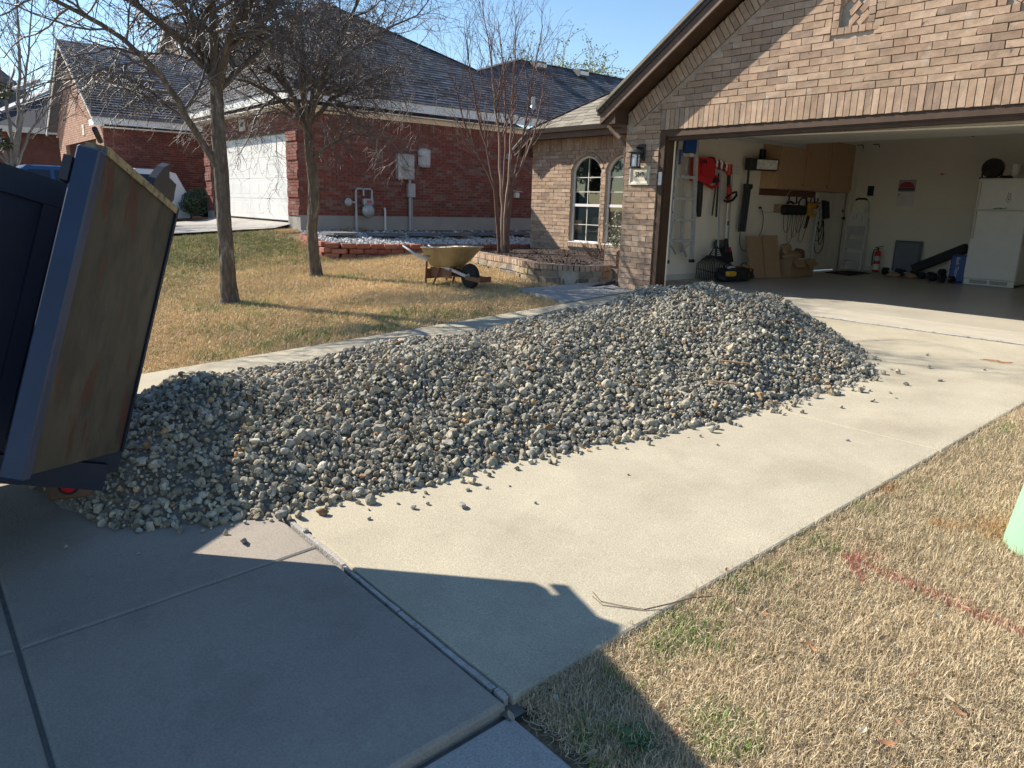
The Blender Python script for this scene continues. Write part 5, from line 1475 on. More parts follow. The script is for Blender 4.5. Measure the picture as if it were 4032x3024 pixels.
# second tree
tree('bare_tree', 'second bare elm with a thick low round crown in front of the red garage', (-4.6, -2.95), 677, 580, .0079, R(-66.5),
     [(677, 583), (676, 572), (672, 540), (668, 480), (673, 430), (672, 390), (666, 330), (662, 275)], [.15, .11, .092, .082, .088, .08, .075, .064],
     [([(660, 280), (630, 215), (600, 150), (575, 60), (560, -40)], .05, .01, .4),
      ([(662, 280), (655, 190), (650, 90), (655, -20), (650, -120)], .055, .01, -.4),
      ([(663, 280), (690, 200), (720, 130), (760, 50), (800, -40)], .05, .01, -.7),
      ([(664, 275), (710, 225), (765, 190), (830, 160), (885, 150)], .04, .009, .6),
      ([(660, 275), (610, 235), (555, 210), (505, 205), (470, 235)], .035, .008, -.5),
      ([(668, 345), (705, 318), (750, 298), (800, 300)], .028, .007, -.8),
      ([(690, 205), (750, 130), (820, 80), (890, 40), (930, -20)], .032, .008, .9),
      ([(640, 230), (590, 170), (540, 110), (510, 40)], .032, .008, 1.2),
      ([(665, 260), (680, 180), (700, 90), (715, 0)], .04, .009, 1.3),
      ([(668, 300), (640, 275), (600, 265), (560, 280)], .022, .006, -1.0)],
     [(6.8, (.7, 1.6), .62, .26, -.035, 6, .12), (9.5, (.30, .8), .6, .32, -.06, 5, .08), (10.5, (.12, .36), .62, .36, -.09, 4, .08)], 33, (MAT['bark'], MAT['twig']))
# crepe myrtle by the porch: many smooth stems fanning up
cb = (-4.55, .95)
SPC = [(4.0, (.6, 1.2), .36, .12, .09, 5, .45), (7, (.25, .6), .42, .16, .08, 4, .15), (7, (.08, .22), .45, .2, .06, 3, .3)]
cs_ = .0089
stems = [([(1086, 560), (1082, 480), (1078, 425), (1062, 350), (1040, 260), (1020, 150), (1012, 90)], .03, .008, .2), ([(1090, 560), (1090, 470), (1088, 420), (1085, 330), (1075, 220), (1062, 110), (1050, 40)], .033, .008, -.2),
         ([(1094, 560), (1096, 470), (1100, 420), (1108, 330), (1112, 220), (1118, 110), (1120, 50)], .032, .008, .4), ([(1100, 560), (1103, 480), (1108, 420), (1128, 330), (1146, 230), (1160, 150), (1172, 85)], .03, .008, -.3),
         ([(1092, 560), (1094, 480), (1092, 410), (1098, 320), (1096, 200), (1086, 90), (1082, 55)], .027, .008, .8), ([(1083, 560), (1078, 470), (1074, 410), (1046, 350), (1020, 300), (1002, 240), (995, 190)], .03, .008, -.5), ([(1101, 560), (1106, 470), (1113, 400), (1138, 350), (1160, 290), (1175, 220), (1183, 160)], .03, .008, .5)]
tree('crepe_myrtle', 'bare multi stemmed crepe myrtle with smooth pale stems behind the wheelbarrow', cb, 1092, 560, cs_, R(-50.2 - 1), [(1092, 566), (1092, 556)], [.11, .07], stems, SPC, 44, (MAT['crepe'], MAT['crepetwig']), None)
# vase-shaped young tree far left
tree('young_tree', 'pale slender bare tree at the far left behind the blue trailer', (-17.0, -5.6), 118, 420, .0152, R(-80),
     [(118, 425), (117, 400), (114, 350), (111, 322)], [.16, .13, .12, .11],
     [([(110, 325), (90, 260), (55, 190), (25, 110), (5, 20), (-5, -60)], .05, .012, .5), ([(111, 325), (108, 240), (95, 150), (75, 60), (60, -50)], .05, .012, -.5), ([(112, 325), (118, 240), (122, 150), (120, 60), (125, -60)], .055, .012, .8),
      ([(113, 325), (135, 260), (165, 215), (200, 185), (240, 160)], .04, .01, -.6), ([(110, 320), (70, 270), (35, 240), (0, 215)], .035, .01, .3), ([(113, 310), (128, 230), (140, 120), (150, 20)], .045, .01, -1)],
     [(2.6, (1.0, 2.2), .5, .16, .05, 6, .2), (3.4, (.5, 1.1), .5, .2, .04, 5, .15), (3.5, (.25, .5), .5, .25, .0, 4, .2)], 55, (Mt('pale_bark', (.22, .19, .16), .85, .3, 12), MAT['twig']), None)
# leaves as small quads spread through a crown
def leaf_cloud(name, mat, parent, centres, n, size, rg_):
    g_ = np.random.default_rng(rg_); V = []; 
    cc = np.array([c[:3] for c in centres]); cr = np.array([c[3] for c in centres])
    idx = g_.choice(len(cc), n, p=cr ** 2 / (cr ** 2).sum())
    d = g_.normal(size=(n, 3)); d /= np.linalg.norm(d, axis=1)[:, None]
    p = cc[idx] + d * (cr[idx] * g_.uniform(.3, 1.0, n) ** .5)[:, None]
    M_ = rand_rot(n, g_); s = size * g_.uniform(.6, 1.3, n)
    q = np.array([(-.5, 0, 0), (0, -.28, .05), (.5, 0, 0), (0, .28, .05)])
    W = np.einsum('nij,kj->nki', M_, q) * s[:, None, None] + p[:, None]
    F = np.arange(4 * n).reshape(n, 4)
    return np_mesh(name, W.reshape(-1, 3), F, mat, parent, 'stuff')
def leafmat(nm, c, v=.3):
    m_ = Mt(nm, c, .7, v, 1.2, rnd=.35, spec=.25); return m_
# willow behind the red house roof
wt = thing('willow_tree', 'distant yellow green willow just leafing out behind the red house roof', 'tree', (-24, 20, .5))
rg2 = random.Random(66); mb = MB(); tw = MB()
mb.tube([(-24, 20, .5), (-24, 20, 3), (-23.8, 20.2, 6)], [.3, .25, .18], 8)
cen = []
for i in range(46):
    d = Vector((rg2.gauss(0, 1), rg2.gauss(0, 1), rg2.uniform(.5, 1.6))).normalized()
    p = wander((-23.8, 20.2, 5.5), d, rg2.uniform(2.5, 4.6), 7, .14, -.05, rg2); tw.tube(p, [.05 - .006 * k for k in range(8)], 4, cap=False)
    for _ in range(9):
        a, dd_ = pick(p, rg2.uniform(.35, .99)); q = wander(a, (dd_ + rperp(dd_, rg2) * .8), rg2.uniform(.8, 1.8), 5, .12, -.16, rg2); tw.tube(q, .014, 3, cap=False)
        for k in q[1:]: cen.append((*k, .22))
mb.build('trunk', MAT['bark'], wt); tw.build('crown', Mt('willow_twig', (.30, .28, .16), .8), wt, kind='stuff', fix=False)
leaf_cloud('leaves', leafmat('willow_leaf', (.26, .28, .08)), wt, cen, 6500, .13, 3)
# evergreen at the left edge
ev = thing('evergreen_oak', 'small leafy olive green tree at the far left edge beyond the trailer', 'tree', (-14, -6.45, .1))
m = MB(); m.tube([(-14, -6.45, .0), (-14, -6.45, 1.2), (-13.9, -6.4, 2.4)], [.12, .1, .06], 7); m.build('trunk', MAT['bark'], ev)
cen = [(-14 + rng.gauss(0, .5), -6.55 + rng.gauss(0, .26), rng.uniform(1.8, 3.5), rng.uniform(.15, .32)) for _ in range(38)]
leaf_cloud('crown', leafmat('oak_leaf', (.085, .095, .045)), ev, cen, 5200, .1, 4)
# clipped bush beside the neighbour's drive
bu = thing('round_bush', 'clipped dark green bush left of the red brick garage', 'bush', (-16.15, -1.0, .5))
m = MB(); m.lathe([(.1, .5), (.5, .62), (.62, .9), (.5, 1.15), (.1, 1.22)], (-16.15, -1.0, 0), 14); m.build('core', Mt('bush_core', (.03, .035, .02), .9), bu)
cen = [(-16.15 + .62 * math.cos(a) * math.sin(b), -1.0 + .62 * math.sin(a) * math.sin(b), .88 + .36 * math.cos(b), .13) for a, b in [(rng.uniform(0, 6.28), rng.uniform(.1, 2.2)) for _ in range(90)]]
leaf_cloud('leaves', leafmat('bush_leaf', (.11, .14, .07)), bu, cen, 6000, .055, 5)
# silvery shrub and twiggy plant in the flower bed
ss = thing('silver_shrub', 'silvery green shrub beside the second window at the brick pillar', 'shrub', (-1.6, 1.05, .2))
m = MB(); cen = []
for i in range(16):
    p = wander((-1.6 + rng.gauss(0, .03), 1.05 + rng.gauss(0, .03), .17), (rng.gauss(0, .32), rng.gauss(0, .32), 1), rng.uniform(.45, .95), 6, .1, .03, rng); m.tube(p, [.008, .007, .006, .005, .004, .003, .002], 4)
    for q in p[1:]: cen += [(*(q + Vector((rng.gauss(0, .03), rng.gauss(0, .03), rng.gauss(0, .03)))), .05)] * 2
m.build('stems', MAT['twig'], ss, fix=False); leaf_cloud('leaves', leafmat('silver_leaf', (.33, .35, .26)), ss, cen, 2200, .035, 6)
dp_ = thing('dead_shrub', 'leafless twiggy little plant in the mulch below the left window', 'plant', (-2.9, 1.9, .17))
m = MB(); rg3 = random.Random(5)
for i in range(15):
    p = wander((-2.9 + rg3.gauss(0, .05), 1.9 + rg3.gauss(0, .05), .14), (rg3.gauss(0, .5), rg3.gauss(0, .5), 1), rg3.uniform(.3, .6), 5, .18, .0, rg3); m.tube(p, [.006, .005, .005, .004, .003, .003], 4, cap=False)
    for _ in range(3):
        a, d_ = pick(p, rg3.uniform(.4, .95)); m.tube(wander(a, d_ + rperp(d_, rg3) * .8, rg3.uniform(.08, .2), 3, .2, 0, rg3), .003, 3, cap=False)
m.build('twigs', MAT['crepetwig'], dp_, fix=False)
# ================================================================ grass
def grass_mat(name, stops, marks=False):
    m, t, P, N, L = nt(name)
    oi = N('ObjectInfo'); geo = N('NewGeometry')
    ad = N('Math', operation='ADD'); L(oi.outputs['Random'], ad.inputs[0]); 
    mu = N('Math', operation='MULTIPLY'); L(geo.outputs['Random Per Island'], mu.inputs[0]); mu.inputs[1].default_value = .8; L(mu.outputs[0], ad.inputs[1])
    fr = N('Math', operation='FRACT'); L(ad.outputs[0], fr.inputs[0])
    cr = N('ValToRGB'); L(fr.outputs[0], cr.inputs[0]); e = cr.color_ramp.elements
    e[0].color = col4(stops[0]); e[1].color = col4(stops[-1])
    for i, s in enumerate(stops[1:-1]): e.new((i + 1) / (len(stops) - 1)).color = col4(s)
    vec = geo.outputs['Position']
    nz = N('TexNoise', i_Scale=.9, i_Detail=5.); L(vec, nz.inputs['Vector'])
    mr = N('MapRange'); L(nz.outputs['Fac'], mr.inputs[0]); mr.inputs[1].default_value = .3; mr.inputs[2].default_value = .7; mr.inputs[3].default_value = .82; mr.inputs[4].default_value = 1.15
    sc = N('VectorMath', operation='SCALE'); L(cr.outputs[0], sc.inputs[0]); L(mr.outputs[0], sc.inputs['Scale'])
    src = sc.outputs[0]
    if marks:
        # red marking paint sprayed on the turf: an arrow; and a few rusty orange dead patches
        def seg(a, b, w):
            pa = N('VectorMath', operation='SUBTRACT'); L(vec, pa.inputs[0]); pa.inputs[1].default_value = (a[0], a[1], 0)
            ba = (b[0] - a[0], b[1] - a[1], 0); bb = ba[0] ** 2 + ba[1] ** 2
            fl = N('VectorMath', operation='MULTIPLY'); L(pa.outputs[0], fl.inputs[0]); fl.inputs[1].default_value = (1, 1, 0)
            d = N('VectorMath', operation='DOT_PRODUCT'); L(fl.outputs[0], d.inputs[0]); d.inputs[1].default_value = ba
            h = N('Math', operation='DIVIDE', use_clamp=True); L(d.outputs['Value'], h.inputs[0]); h.inputs[1].default_value = bb
            v = N('VectorMath', operation='SCALE'); v.inputs[0].default_value = ba; L(h.outputs[0], v.inputs['Scale'])
            s2 = N('VectorMath', operation='SUBTRACT'); L(fl.outputs[0], s2.inputs[0]); L(v.outputs[0], s2.inputs[1])
            ln = N('VectorMath', operation='LENGTH'); L(s2.outputs[0], ln.inputs[0])
            r = N('MapRange'); L(ln.outputs['Value'], r.inputs[0]); r.inputs[1].default_value = w; r.inputs[2].default_value = w * .3; return r.outputs[0]
        tot = None
        for a, b, w in (((5.63, -5.25), (6.33, -5.315), .030), ((5.59, -5.25), (5.73, -5.385), .026), ((5.60, -5.24), (5.69, -5.14), .024)):
            f = seg(a, b, w)
            if tot is None: tot = f
            else:
                mx_ = N('Math', operation='MAXIMUM'); L(tot, mx_.inputs[0]); L(f, mx_.inputs[1]); tot = mx_.outputs[0]
        n2 = N('TexNoise', i_Scale=60., i_Detail=3.); L(vec, n2.inputs['Vector'])
        r2 = N('MapRange'); L(n2.outputs['Fac'], r2.inputs[0]); r2.inputs[1].default_value = .38; r2.inputs[2].default_value = .55
        mm = N('Math', operation='MULTIPLY'); L(tot, mm.inputs[0]); L(r2.outputs[0], mm.inputs[1])
        m2 = N('Math', operation='MULTIPLY'); L(mm.outputs[0], m2.inputs[0]); m2.inputs[1].default_value = .8
        x = N('MixRGB'); L(m2.outputs[0], x.inputs[0]); L(src, x.inputs[1]); x.inputs[2].default_value = (.42, .045, .05, 1); src = x.outputs[0]
        for a, w in (((5.96, -4.47), .2), ((5.28, -4.42), .13), ((5.72, -4.62), .07)):
            f = seg(a, (a[0] + .05, a[1] + .02), w); m3 = N('Math', operation='MULTIPLY'); L(f, m3.inputs[0]); m3.inputs[1].default_value = .6
            x = N('MixRGB'); L(m3.outputs[0], x.inputs[0]); L(src, x.inputs[1]); x.inputs[2].default_value = (.42, .2, .06, 1); src = x.outputs[0]
    L(src, P.inputs['Base Color']); P.inputs['Roughness'].default_value = .65; P.inputs['Specular IOR Level'].default_value = .25
    return m
def tuft(name, n, l0, l1, w, flat, curl, spread, mat, seed):
    rg = random.Random(seed); V = []; F = []
    for i in range(n):
        a = rg.uniform(0, 6.283); d = Vector((math.cos(a), math.sin(a), 0)); L_ = rg.uniform(l0, l1)
        p = Vector((rg.gauss(0, spread), rg.gauss(0, spread), 0)); el = rg.uniform(*flat); s = 4
        sd_ = Vector((-d.y, d.x, 0)); c = rg.uniform(-curl, curl); turn = rg.uniform(-curl, curl) * .8; o = len(V)
        for k in range(s + 1):
            ww = w * (1 - .75 * k / s) * rg.uniform(.8, 1.2)
            V += [tuple(p - sd_ * ww), tuple(p + sd_ * ww)]
            dirv = d * math.cos(el) + Vector((0, 0, math.sin(el))); p = p + dirv * (L_ / s)
            if p.z < .001: p.z = .001
            el -= c / s * 1.6; q = turn / s * 1.6
            d = Vector((d.x * math.cos(q) - d.y * math.sin(q), d.x * math.sin(q) + d.y * math.cos(q), 0)); sd_ = Vector((-d.y, d.x, 0))
        F += [(o + 2 * k, o + 2 * k + 1, o + 2 * k + 3, o + 2 * k + 2) for k in range(s)]
    me = bpy.data.meshes.new(name); me.from_pydata(V, [], F); me.materials.append(mat)
    return bpy.data.objects.new(name, me)
def scatter(name, label, regions, density, tufts, scale, seed, mask=None, step=.25, tilt=.25, zoff=-.042, cat='grass'):
    """ground sheet whose only output is tufts standing on it; mask(x, y) -> 0..1"""
    col = bpy.data.collections.new(name + '_blades')
    for t in tufts: col.objects.link(t)
    vs = []; fs = []; w = []
    for (x0, x1, y0, y1) in regions:
        nx_, ny_ = max(1, round((x1 - x0) / step)), max(1, round((y1 - y0) / step)); b = len(vs)
        for j in range(ny_ + 1):
            for i in range(nx_ + 1):
                x, y = x0 + (x1 - x0) * i / nx_, y0 + (y1 - y0) * j / ny_
                vs.append((x, y, ground(x, y) + zoff)); w.append(mask(x, y) if mask else 1.)
        fs += [(b + j * (nx_ + 1) + i, b + j * (nx_ + 1) + i + 1, b + (j + 1) * (nx_ + 1) + i + 1, b + (j + 1) * (nx_ + 1) + i) for j in range(ny_) for i in range(nx_)]
    me = bpy.data.meshes.new(name); me.from_pydata(vs, [], fs)
    at = me.attributes.new('mask', 'FLOAT', 'POINT'); at.data.foreach_set('value', w)
    o = bpy.data.objects.new(name, me); link(o); tag(o, label, cat, None, 'stuff')
    ng = bpy.data.node_groups.new(name, 'GeometryNodeTree')
    ng.interface.new_socket('Geometry', in_out='INPUT', socket_type='NodeSocketGeometry'); ng.interface.new_socket('Geometry', in_out='OUTPUT', socket_type='NodeSocketGeometry')
    N = ng.nodes.new; L = ng.links.new
    gi_, go_ = N('NodeGroupInput'), N('NodeGroupOutput')
    dp = N('GeometryNodeDistributePointsOnFaces'); na = N('GeometryNodeInputNamedAttribute'); na.data_type = 'FLOAT'; na.inputs['Name'].default_value = 'mask'
    mu = N('ShaderNodeMath'); mu.operation = 'MULTIPLY'; mu.inputs[1].default_value = density; L(na.outputs['Attribute'], mu.inputs[0]); L(mu.outputs[0], dp.inputs['Density']); dp.inputs['Seed'].default_value = seed
    ci_ = N('GeometryNodeCollectionInfo'); ci_.inputs['Collection'].default_value = col; ci_.inputs['Separate Children'].default_value = True; ci_.inputs['Reset Children'].default_value = True
    ip = N('GeometryNodeInstanceOnPoints'); ip.inputs['Pick Instance'].default_value = True
    rr = N('FunctionNodeRandomValue'); rr.data_type = 'FLOAT_VECTOR'; rr.inputs[0].default_value = (-tilt, -tilt, 0); rr.inputs[1].default_value = (tilt, tilt, 6.283)
    rs = N('FunctionNodeRandomValue'); rs.data_type = 'FLOAT'; rs.inputs[2].default_value = scale[0]; rs.inputs[3].default_value = scale[1]
    L(gi_.outputs[0], dp.inputs['Mesh']); L(dp.outputs['Points'], ip.inputs['Points']); L(ci_.outputs[0], ip.inputs['Instance']); L(rr.outputs[0], ip.inputs['Rotation']); L(rs.outputs[1], ip.inputs['Scale']); L(ip.outputs[0], go_.inputs[0])
    md = o.modifiers.new('blades', 'NODES'); md.node_group = ng
    return o
straw = grass_mat('dormant_grass', [(.62, .50, .31), (.52, .41, .25), (.70, .60, .41), (.44, .33, .2), (.64, .53, .34), (.34, .25, .15), (.58, .48, .31)], True)
straw2 = grass_mat('dormant_grass_far', [(.68, .52, .29), (.76, .62, .38), (.62, .46, .25), (.72, .57, .34), (.52, .36, .18), (.72, .53, .28)])
greenm = grass_mat('green_grass', [(.10, .20, .035), (.17, .3, .05), (.08, .16, .03), (.2, .29, .07), (.13, .22, .04)])
olive = grass_mat('olive_grass', [(.21, .25, .075), (.3, .3, .11), (.15, .2, .055), (.4, .36, .17), (.2, .25, .07)])
nearT = [tuft('blade', 24, .022, .064, .0014, (.0, .85), 3.0, .02, straw, 100 + i) for i in range(9)]
farT = [tuft('blade', 20, .03, .065, .0028, (.15, 1.1), 1.8, .03, straw2, 120 + i) for i in range(5)]
oliveT = [tuft('blade', 20, .03, .065, .0028, (.2, 1.2), 1.6, .03, olive, 130 + i) for i in range(4)]
greenT = [tuft('blade', 18, .03, .075, .0022, (.6, 1.4), 1.0, .018, greenm, 140 + i) for i in range(4)]
# near lawn right of the driveway
def nm(x, y):
    if y < -6.93 and 5.3 < x < 8.5 and y > -8.2: return 0
    return 1
scatter('dormant_lawn', 'dry straw coloured lawn right of the driveway with red paint marks', [(5.40, 9.2, -6.9, -.2)], 3500, nearT, (.75, 1.5), 1, None, .2, zoff=-.045)
scatter('lawn_edge', 'ragged straw grass fringe along the driveway edge', [(5.345, 5.41, -6.9, -.2)], 3400, nearT, (.8, 1.3), 2, None, .06, zoff=-.035)
spots = [(5.43, -6.22, .13, 1.8), (5.44, -6.32, .06, 1), (5.38, -5.82, .05, 1), (5.39, -5.70, .06, 1), (5.45, -5.62, .045, .8), (5.42, -5.22, .08, 1), (5.40, -5.31, .05, .7), (5.45, -5.84, .06, .7), (5.92, -6.58, .07, 1), (5.84, -6.53, .07, .8), (5.66, -5.76, .06, .5), (5.42, -4.7, .05, .6), (5.42, -2.9, .08, .7), (5.40, -3.3, .06, .6), (5.75, -6.8, .08, .7), (5.62, -6.85, .07, .5), (5.52, -6.6, .06, .4), (5.41, -2.2, .08, .5), (5.55, -4.2, .07, .3), (5.9, -6.9, .1, .6)]
def gmask(sp_): return lambda x, y: max([0] + [a * math.exp(-((x - px) ** 2 + (y - py) ** 2) / (r * r)) for px, py, r, a in sp_])
scatter('green_tufts', 'fresh green grass tufts along the edge of the dry lawn', [(5.36, 6.1, -6.93, -2.0)], 1500, greenT, (.6, 1.0), 3, gmask(spots), .035)
# the lawn left of the driveway
def bed(x, y): return (-9.4 < x < -5.2 and y > .1) or (x < np.interp(y, [-1.9, -1.6, -.4, 6], [-9.4, -6.5, -6.25, -6.3]) and x > -9.4 and y > -1.75)
def flow(x, y):
    if x < -1.0 and x > -6.2 and y > np.interp(x, [p.x for p in SP], [p.y for p in SP]) - .06: return True
    if x >= -1.3 and y > -1.62 - .0 * x and y > np.interp(x, [-1.3, -.8, -.05], [-1.43, -1.45, -1.62]) - .02: return True
    return False
def gfac(x, y):
    f = .95 * sstep(-5.2, -7.6, x) * sstep(-1.0, -2.2, y) + .45 * sstep(-2.6, -4.2, x) * sstep(-3.8, -5.2, y)
    n = mnoise.noise(Vector((x * .9, y * .9, 3.3)))
    return min(1, max(0, f + .35 * n))
def lm(x, y):
    if bed(x, y) or flow(x, y): return 0
    return 1 - .85 * gfac(x, y)
regL = [(-9.8, -.07, -6.93, .6)]
scatter('brown_lawn', 'golden dormant lawn left of the driveway under the bare trees', regL, 640, farT, (.75, 1.35), 5, lm, .2)
scatter('green_lawn_patch', 'greener patch of lawn beside the neighbour driveway', regL, 420, oliveT, (.75, 1.35), 6, lambda x, y: 0 if bed(x, y) or flow(x, y) else .95 * gfac(x, y), .2)
sp2 = [(-2.75, -4.75, .3, .9), (-2.9, -5.3, .25, .6), (-.9, -3.6, .28, .9), (-.5, -3.2, .2, .8), (-.35, -4.1, .25, .7), (-.6, -4.9, .3, .5), (-1.3, -4.3, .25, .5), (-4.2, -2.6, .3, .6), (-.25, -2.9, .15, .8), (-2.0, -4.9, .2, .6), (-3.2, -2.2, .3, .3), (-1.5, -5.6, .3, .4), (-.4, -5.5, .2, .6), (-1.15, -1.25, .12, .8), (-2.4, -1.9, .3, .3), (-.35, -5.95, .15, .7), (-1.9, -3.6, .2, .35)]
scatter('green_tufts', 'scattered fresh green tufts in the brown lawn left of the driveway', [(-5, -.08, -6.5, -1.0)], 520, greenT, (.8, 1.3), 7, gmask(sp2), .12)
scatter('far_lawn', 'short dry lawn in front of the houses further down the street', [(-30, -15.3, -9.5, -3.3), (-15.25, -10.2, -9, -7)], 60, oliveT, (1.4, 2.4), 8, None, .8)
# a broad-leaved weed
wd = MB(); rg4 = random.Random(3)
for k in range(9):
    a = k * .75 + rg4.uniform(-.2, .2); d = Vector((math.cos(a), math.sin(a), 0)); s_ = Vector((-d.y, d.x, 0)); L_ = rg4.uniform(.045, .085); el = rg4.uniform(.4, 1.1); p = Vector((5.73, -6.78, plane_z(-6.78) - .02)); vs = []
    for i, w_ in enumerate((.004, .012, .015, .012, .002)):
        vs += [p - s_ * w_, p + Vector((0, 0, -.003)), p + s_ * w_]; p = p + (d * math.cos(el) + Vector((0, 0, math.sin(el)))) * L_ / 4; el -= .3
    wd.add(vs, [(3 * i + j, 3 * i + j + 1, 3 * i + j + 4, 3 * i + j + 3) for i in range(4) for j in (0, 1)])
tag(wd.build('weed', Mt('weed_leaf', (.06, .12, .04), .6, .2, 30), None, (5.73, -6.78, -.48), smooth=True, fix=False), 'broad leaved green weed in the shaded dry lawn', 'weed')
# fallen leaves
leafc = [Mt('leaf_brown', (.24, .12, .06), .7, .25, 40), Mt('leaf_tan', (.36, .28, .17), .75, .2, 40), Mt('leaf_dark', (.14, .1, .06), .7, .25, 40), Mt('leaf_pale', (.42, .37, .27), .8, .15, 40), Mt('leaf_orange', (.36, .17, .08), .7, .2, 40)]
lv = [(5.34, -5.775, 0, .03, 'brown curled leaf lying on the concrete at the driveway edge'), (5.83, -6.01, 0, .04, 'large rust brown curled leaf standing in the dry grass'), (5.86, -6.02, 4, .028, None), (5.99, -5.78, 2, .042, 'dark grey green folded leaf in the dry grass near the middle of the lawn'), (5.81, -6.14, 1, .03, None), (5.94, -5.86, 1, .028, None), (5.93, -5.37, 2, .04, 'long dark leaf beside the red paint arrow'),
      (5.63, -5.95, 4, .02, None), (6.06, -5.49, 3, .03, None), (6.1, -5.35, 1, .025, None), (5.53, -5.03, 3, .035, 'pale narrow dry leaf in the grass near the red arrow tip'), (6.26, -5.93, 1, .04, None), (6.31, -5.98, 0, .04, None), (6.16, -6.27, 3, .03, None), (6.23, -6.27, 4, .04, None), (5.55, -6.0, 3, .028, None), (5.95, -5.74, 3, .022, None), (5.98, -6.02, 1, .025, None),
      (6.14, -5.91, 0, .025, None), (5.8, -6.7, 0, .03, None), (6.21, -6.16, 0, .03, None), (5.61, -5.68, 2, .03, None), (5.43, -7.02, 1, .035, 'pale leaf at the corner where sidewalk and lawn meet'), (5.46, -6.86, 3, .03, None), (5.7, -6.94, 1, .03, None), (5.42, -6.5, 1, .02, None)]
for i, (x, y, c, s, lab) in enumerate(lv):
    rgl = random.Random(i); s *= .68; a = rgl.uniform(0, 6.28); d = Vector((math.cos(a), math.sin(a), 0)); sv = Vector((-d.y, d.x, 0)); z = plane_z(y) + (.012 if x > 5.36 else .002); m = MB(); vs = []
    cu = rgl.uniform(.25, .7); tl = rgl.uniform(-.3, .3)
    for k, w_ in enumerate((.03, .3, .4, .3, .02)):
        t = k / 4 - .5; p = Vector((x, y, z)) + d * t * 2 * s + Vector((0, 0, abs(t) * s * cu + tl * t * s + .004))
        vs += [p - sv * w_ * s + Vector((0, 0, w_ * s * cu * .9)), p, p + sv * w_ * s + Vector((0, 0, w_ * s * cu * .9))]
    m.add(vs, [(3 * k + j, 3 * k + j + 1, 3 * k + j + 4, 3 * k + j + 3) for k in range(4) for j in (0, 1)])
    cn = ['brown', 'tan', 'dark', 'pale', 'orange brown'][c]
    tag(m.build('dead_leaf', leafc[c], None, (x, y, z), smooth=True, fix=False), lab or 'small fallen %s leaf in the dry lawn, %s' % (cn, 'near the shadow edge' if x < 5.85 and y < -5.9 else 'close to the red paint' if y > -5.6 else 'low in the right corner' if y < -6.1 else 'in the middle of the sunny grass' if x < 6 else 'at the far right'), 'leaf', 'dead leaves on the right lawn')
# two thin wires lying over the driveway edge
for j, (off, z0) in enumerate(((0, .004), (.022, .003))):
    pts = [(5.08 + off, -6.31 - off, 0), (5.15 + off, -6.335 - off * .6, 0), (5.24, -6.29 - off * .5, 0), (5.30, -6.25 - off * .4, 0), (5.35, -6.16 - off * .4, .012), (5.39, -6.07 - off * .3, .02), (5.43, -5.99, .012)]
    m = MB(); m.tube([(a, b, plane_z(b) + z0 + c) for a, b, c in pts], .0014, 5)
    tag(m.build('wire', MAT['rust'], None, (5.2, -6.3, -.43), smooth=True), 'thin dark wire curling from the grass onto the driveway, ' + ('inner strand' if j else 'outer strand'), 'wire')
# utility pedestal
m = MB(); pc = (6.16, -4.50, plane_z(-4.5) - .03)
m.lathe([(.20, 0), (.196, .03), (.115, .62), (.11, .66), (.09, .70), (.03, .72)], pc, 28)
pd = m.build('pedestal', Mt('pale_green_plastic', (.27, .46, .30), .5, .05, 5), None, pc, smooth=True); tag(pd, 'pale green tapered plastic utility pedestal in the lawn at the right edge', 'utility pedestal')
m = MB(); m.lathe([(.1165, .618), (.12, .62), (.12, .635), (.113, .637)], pc, 28); m.build('cap_ring', MAT['greyplastic'], pd, smooth=True)
# ================================================================ wheelbarrow
wbT = Matrix.Translation((-1.95, -1.96, ground(-1.95, -1.96))) @ Matrix.Rotation(R(-50.2 + 6 + 62), 4, 'Z')
# local x runs from the handles (negative) to the wheel (positive), seen from the driveway
wb_a = math.atan2(.62, .80)
wbT = Matrix.Translation((-2.33, -1.85, ground(-2.33, -1.85) - .02)) @ Matrix.Rotation(math.radians(4), 4, 'Z') @ Matrix.Scale(.92, 4)
wb = thing('wheelbarrow', 'worn yellow wheelbarrow with galvanised handles standing on the brown lawn', 'wheelbarrow', tuple(wbT.translation))
ochre = Mt('worn_ochre_steel', (.36, .27, .135), .5, .15, 5, (.22, .11, .05), 4, .5, .68, .8, spec=.4)
wbr = Mt('barrow_brown', (.16, .075, .04), .6, .2, 8)
WZ = .17
def tray_ring(z, x0, x1, w, r=.35, n=28):
    out = []
    for k in range(n):
        a = 2 * math.pi * k / n; c, s = math.cos(a), math.sin(a); e = .55
        out.append(((x0 + x1) / 2 + (x1 - x0) / 2 * math.copysign(abs(c) ** e, c), w * math.copysign(abs(s) ** e, s), z))
    return out
rings = [tray_ring(.30, -.30, .16, .17), tray_ring(.33, -.36, .22, .21), tray_ring(.44, -.43, .36, .27), tray_ring(.57, -.49, .50, .325), tray_ring(.62, -.515, .56, .345)]
def tilt(p): return (p[0], p[1], p[2] + .055 * (p[0] + .1))
rings = [[tilt(p) for p in r_] for r_ in rings]
m = MB(wbT); n = 28
inn = [[(p[0] * .985 - .0, p[1] * .98, p[2] + .006) for p in r_] for r_ in rings]
vs = [p for r_ in rings for p in r_] + [p for r_ in inn[::-1] for p in r_]
k_ = len(vs) // n
m.add(vs, [(i * n + j, i * n + (j + 1) % n, (i + 1) * n + (j + 1) % n, (i + 1) * n + j) for i in range(k_ - 1) for j in range(n)] + [tuple(range(n))[::-1], tuple(range((k_ - 1) * n, k_ * n))])
tray = m.build('tray', ochre, wb, smooth=True)
m = MB(wbT); m.tube(rings[-1] + [rings[-1][0], rings[-1][1]], .014, 6); m.build('rim', Mt('worn_rim_steel', (.5, .42, .3), .45, .3, 12, metal=.3), tray, smooth=True)
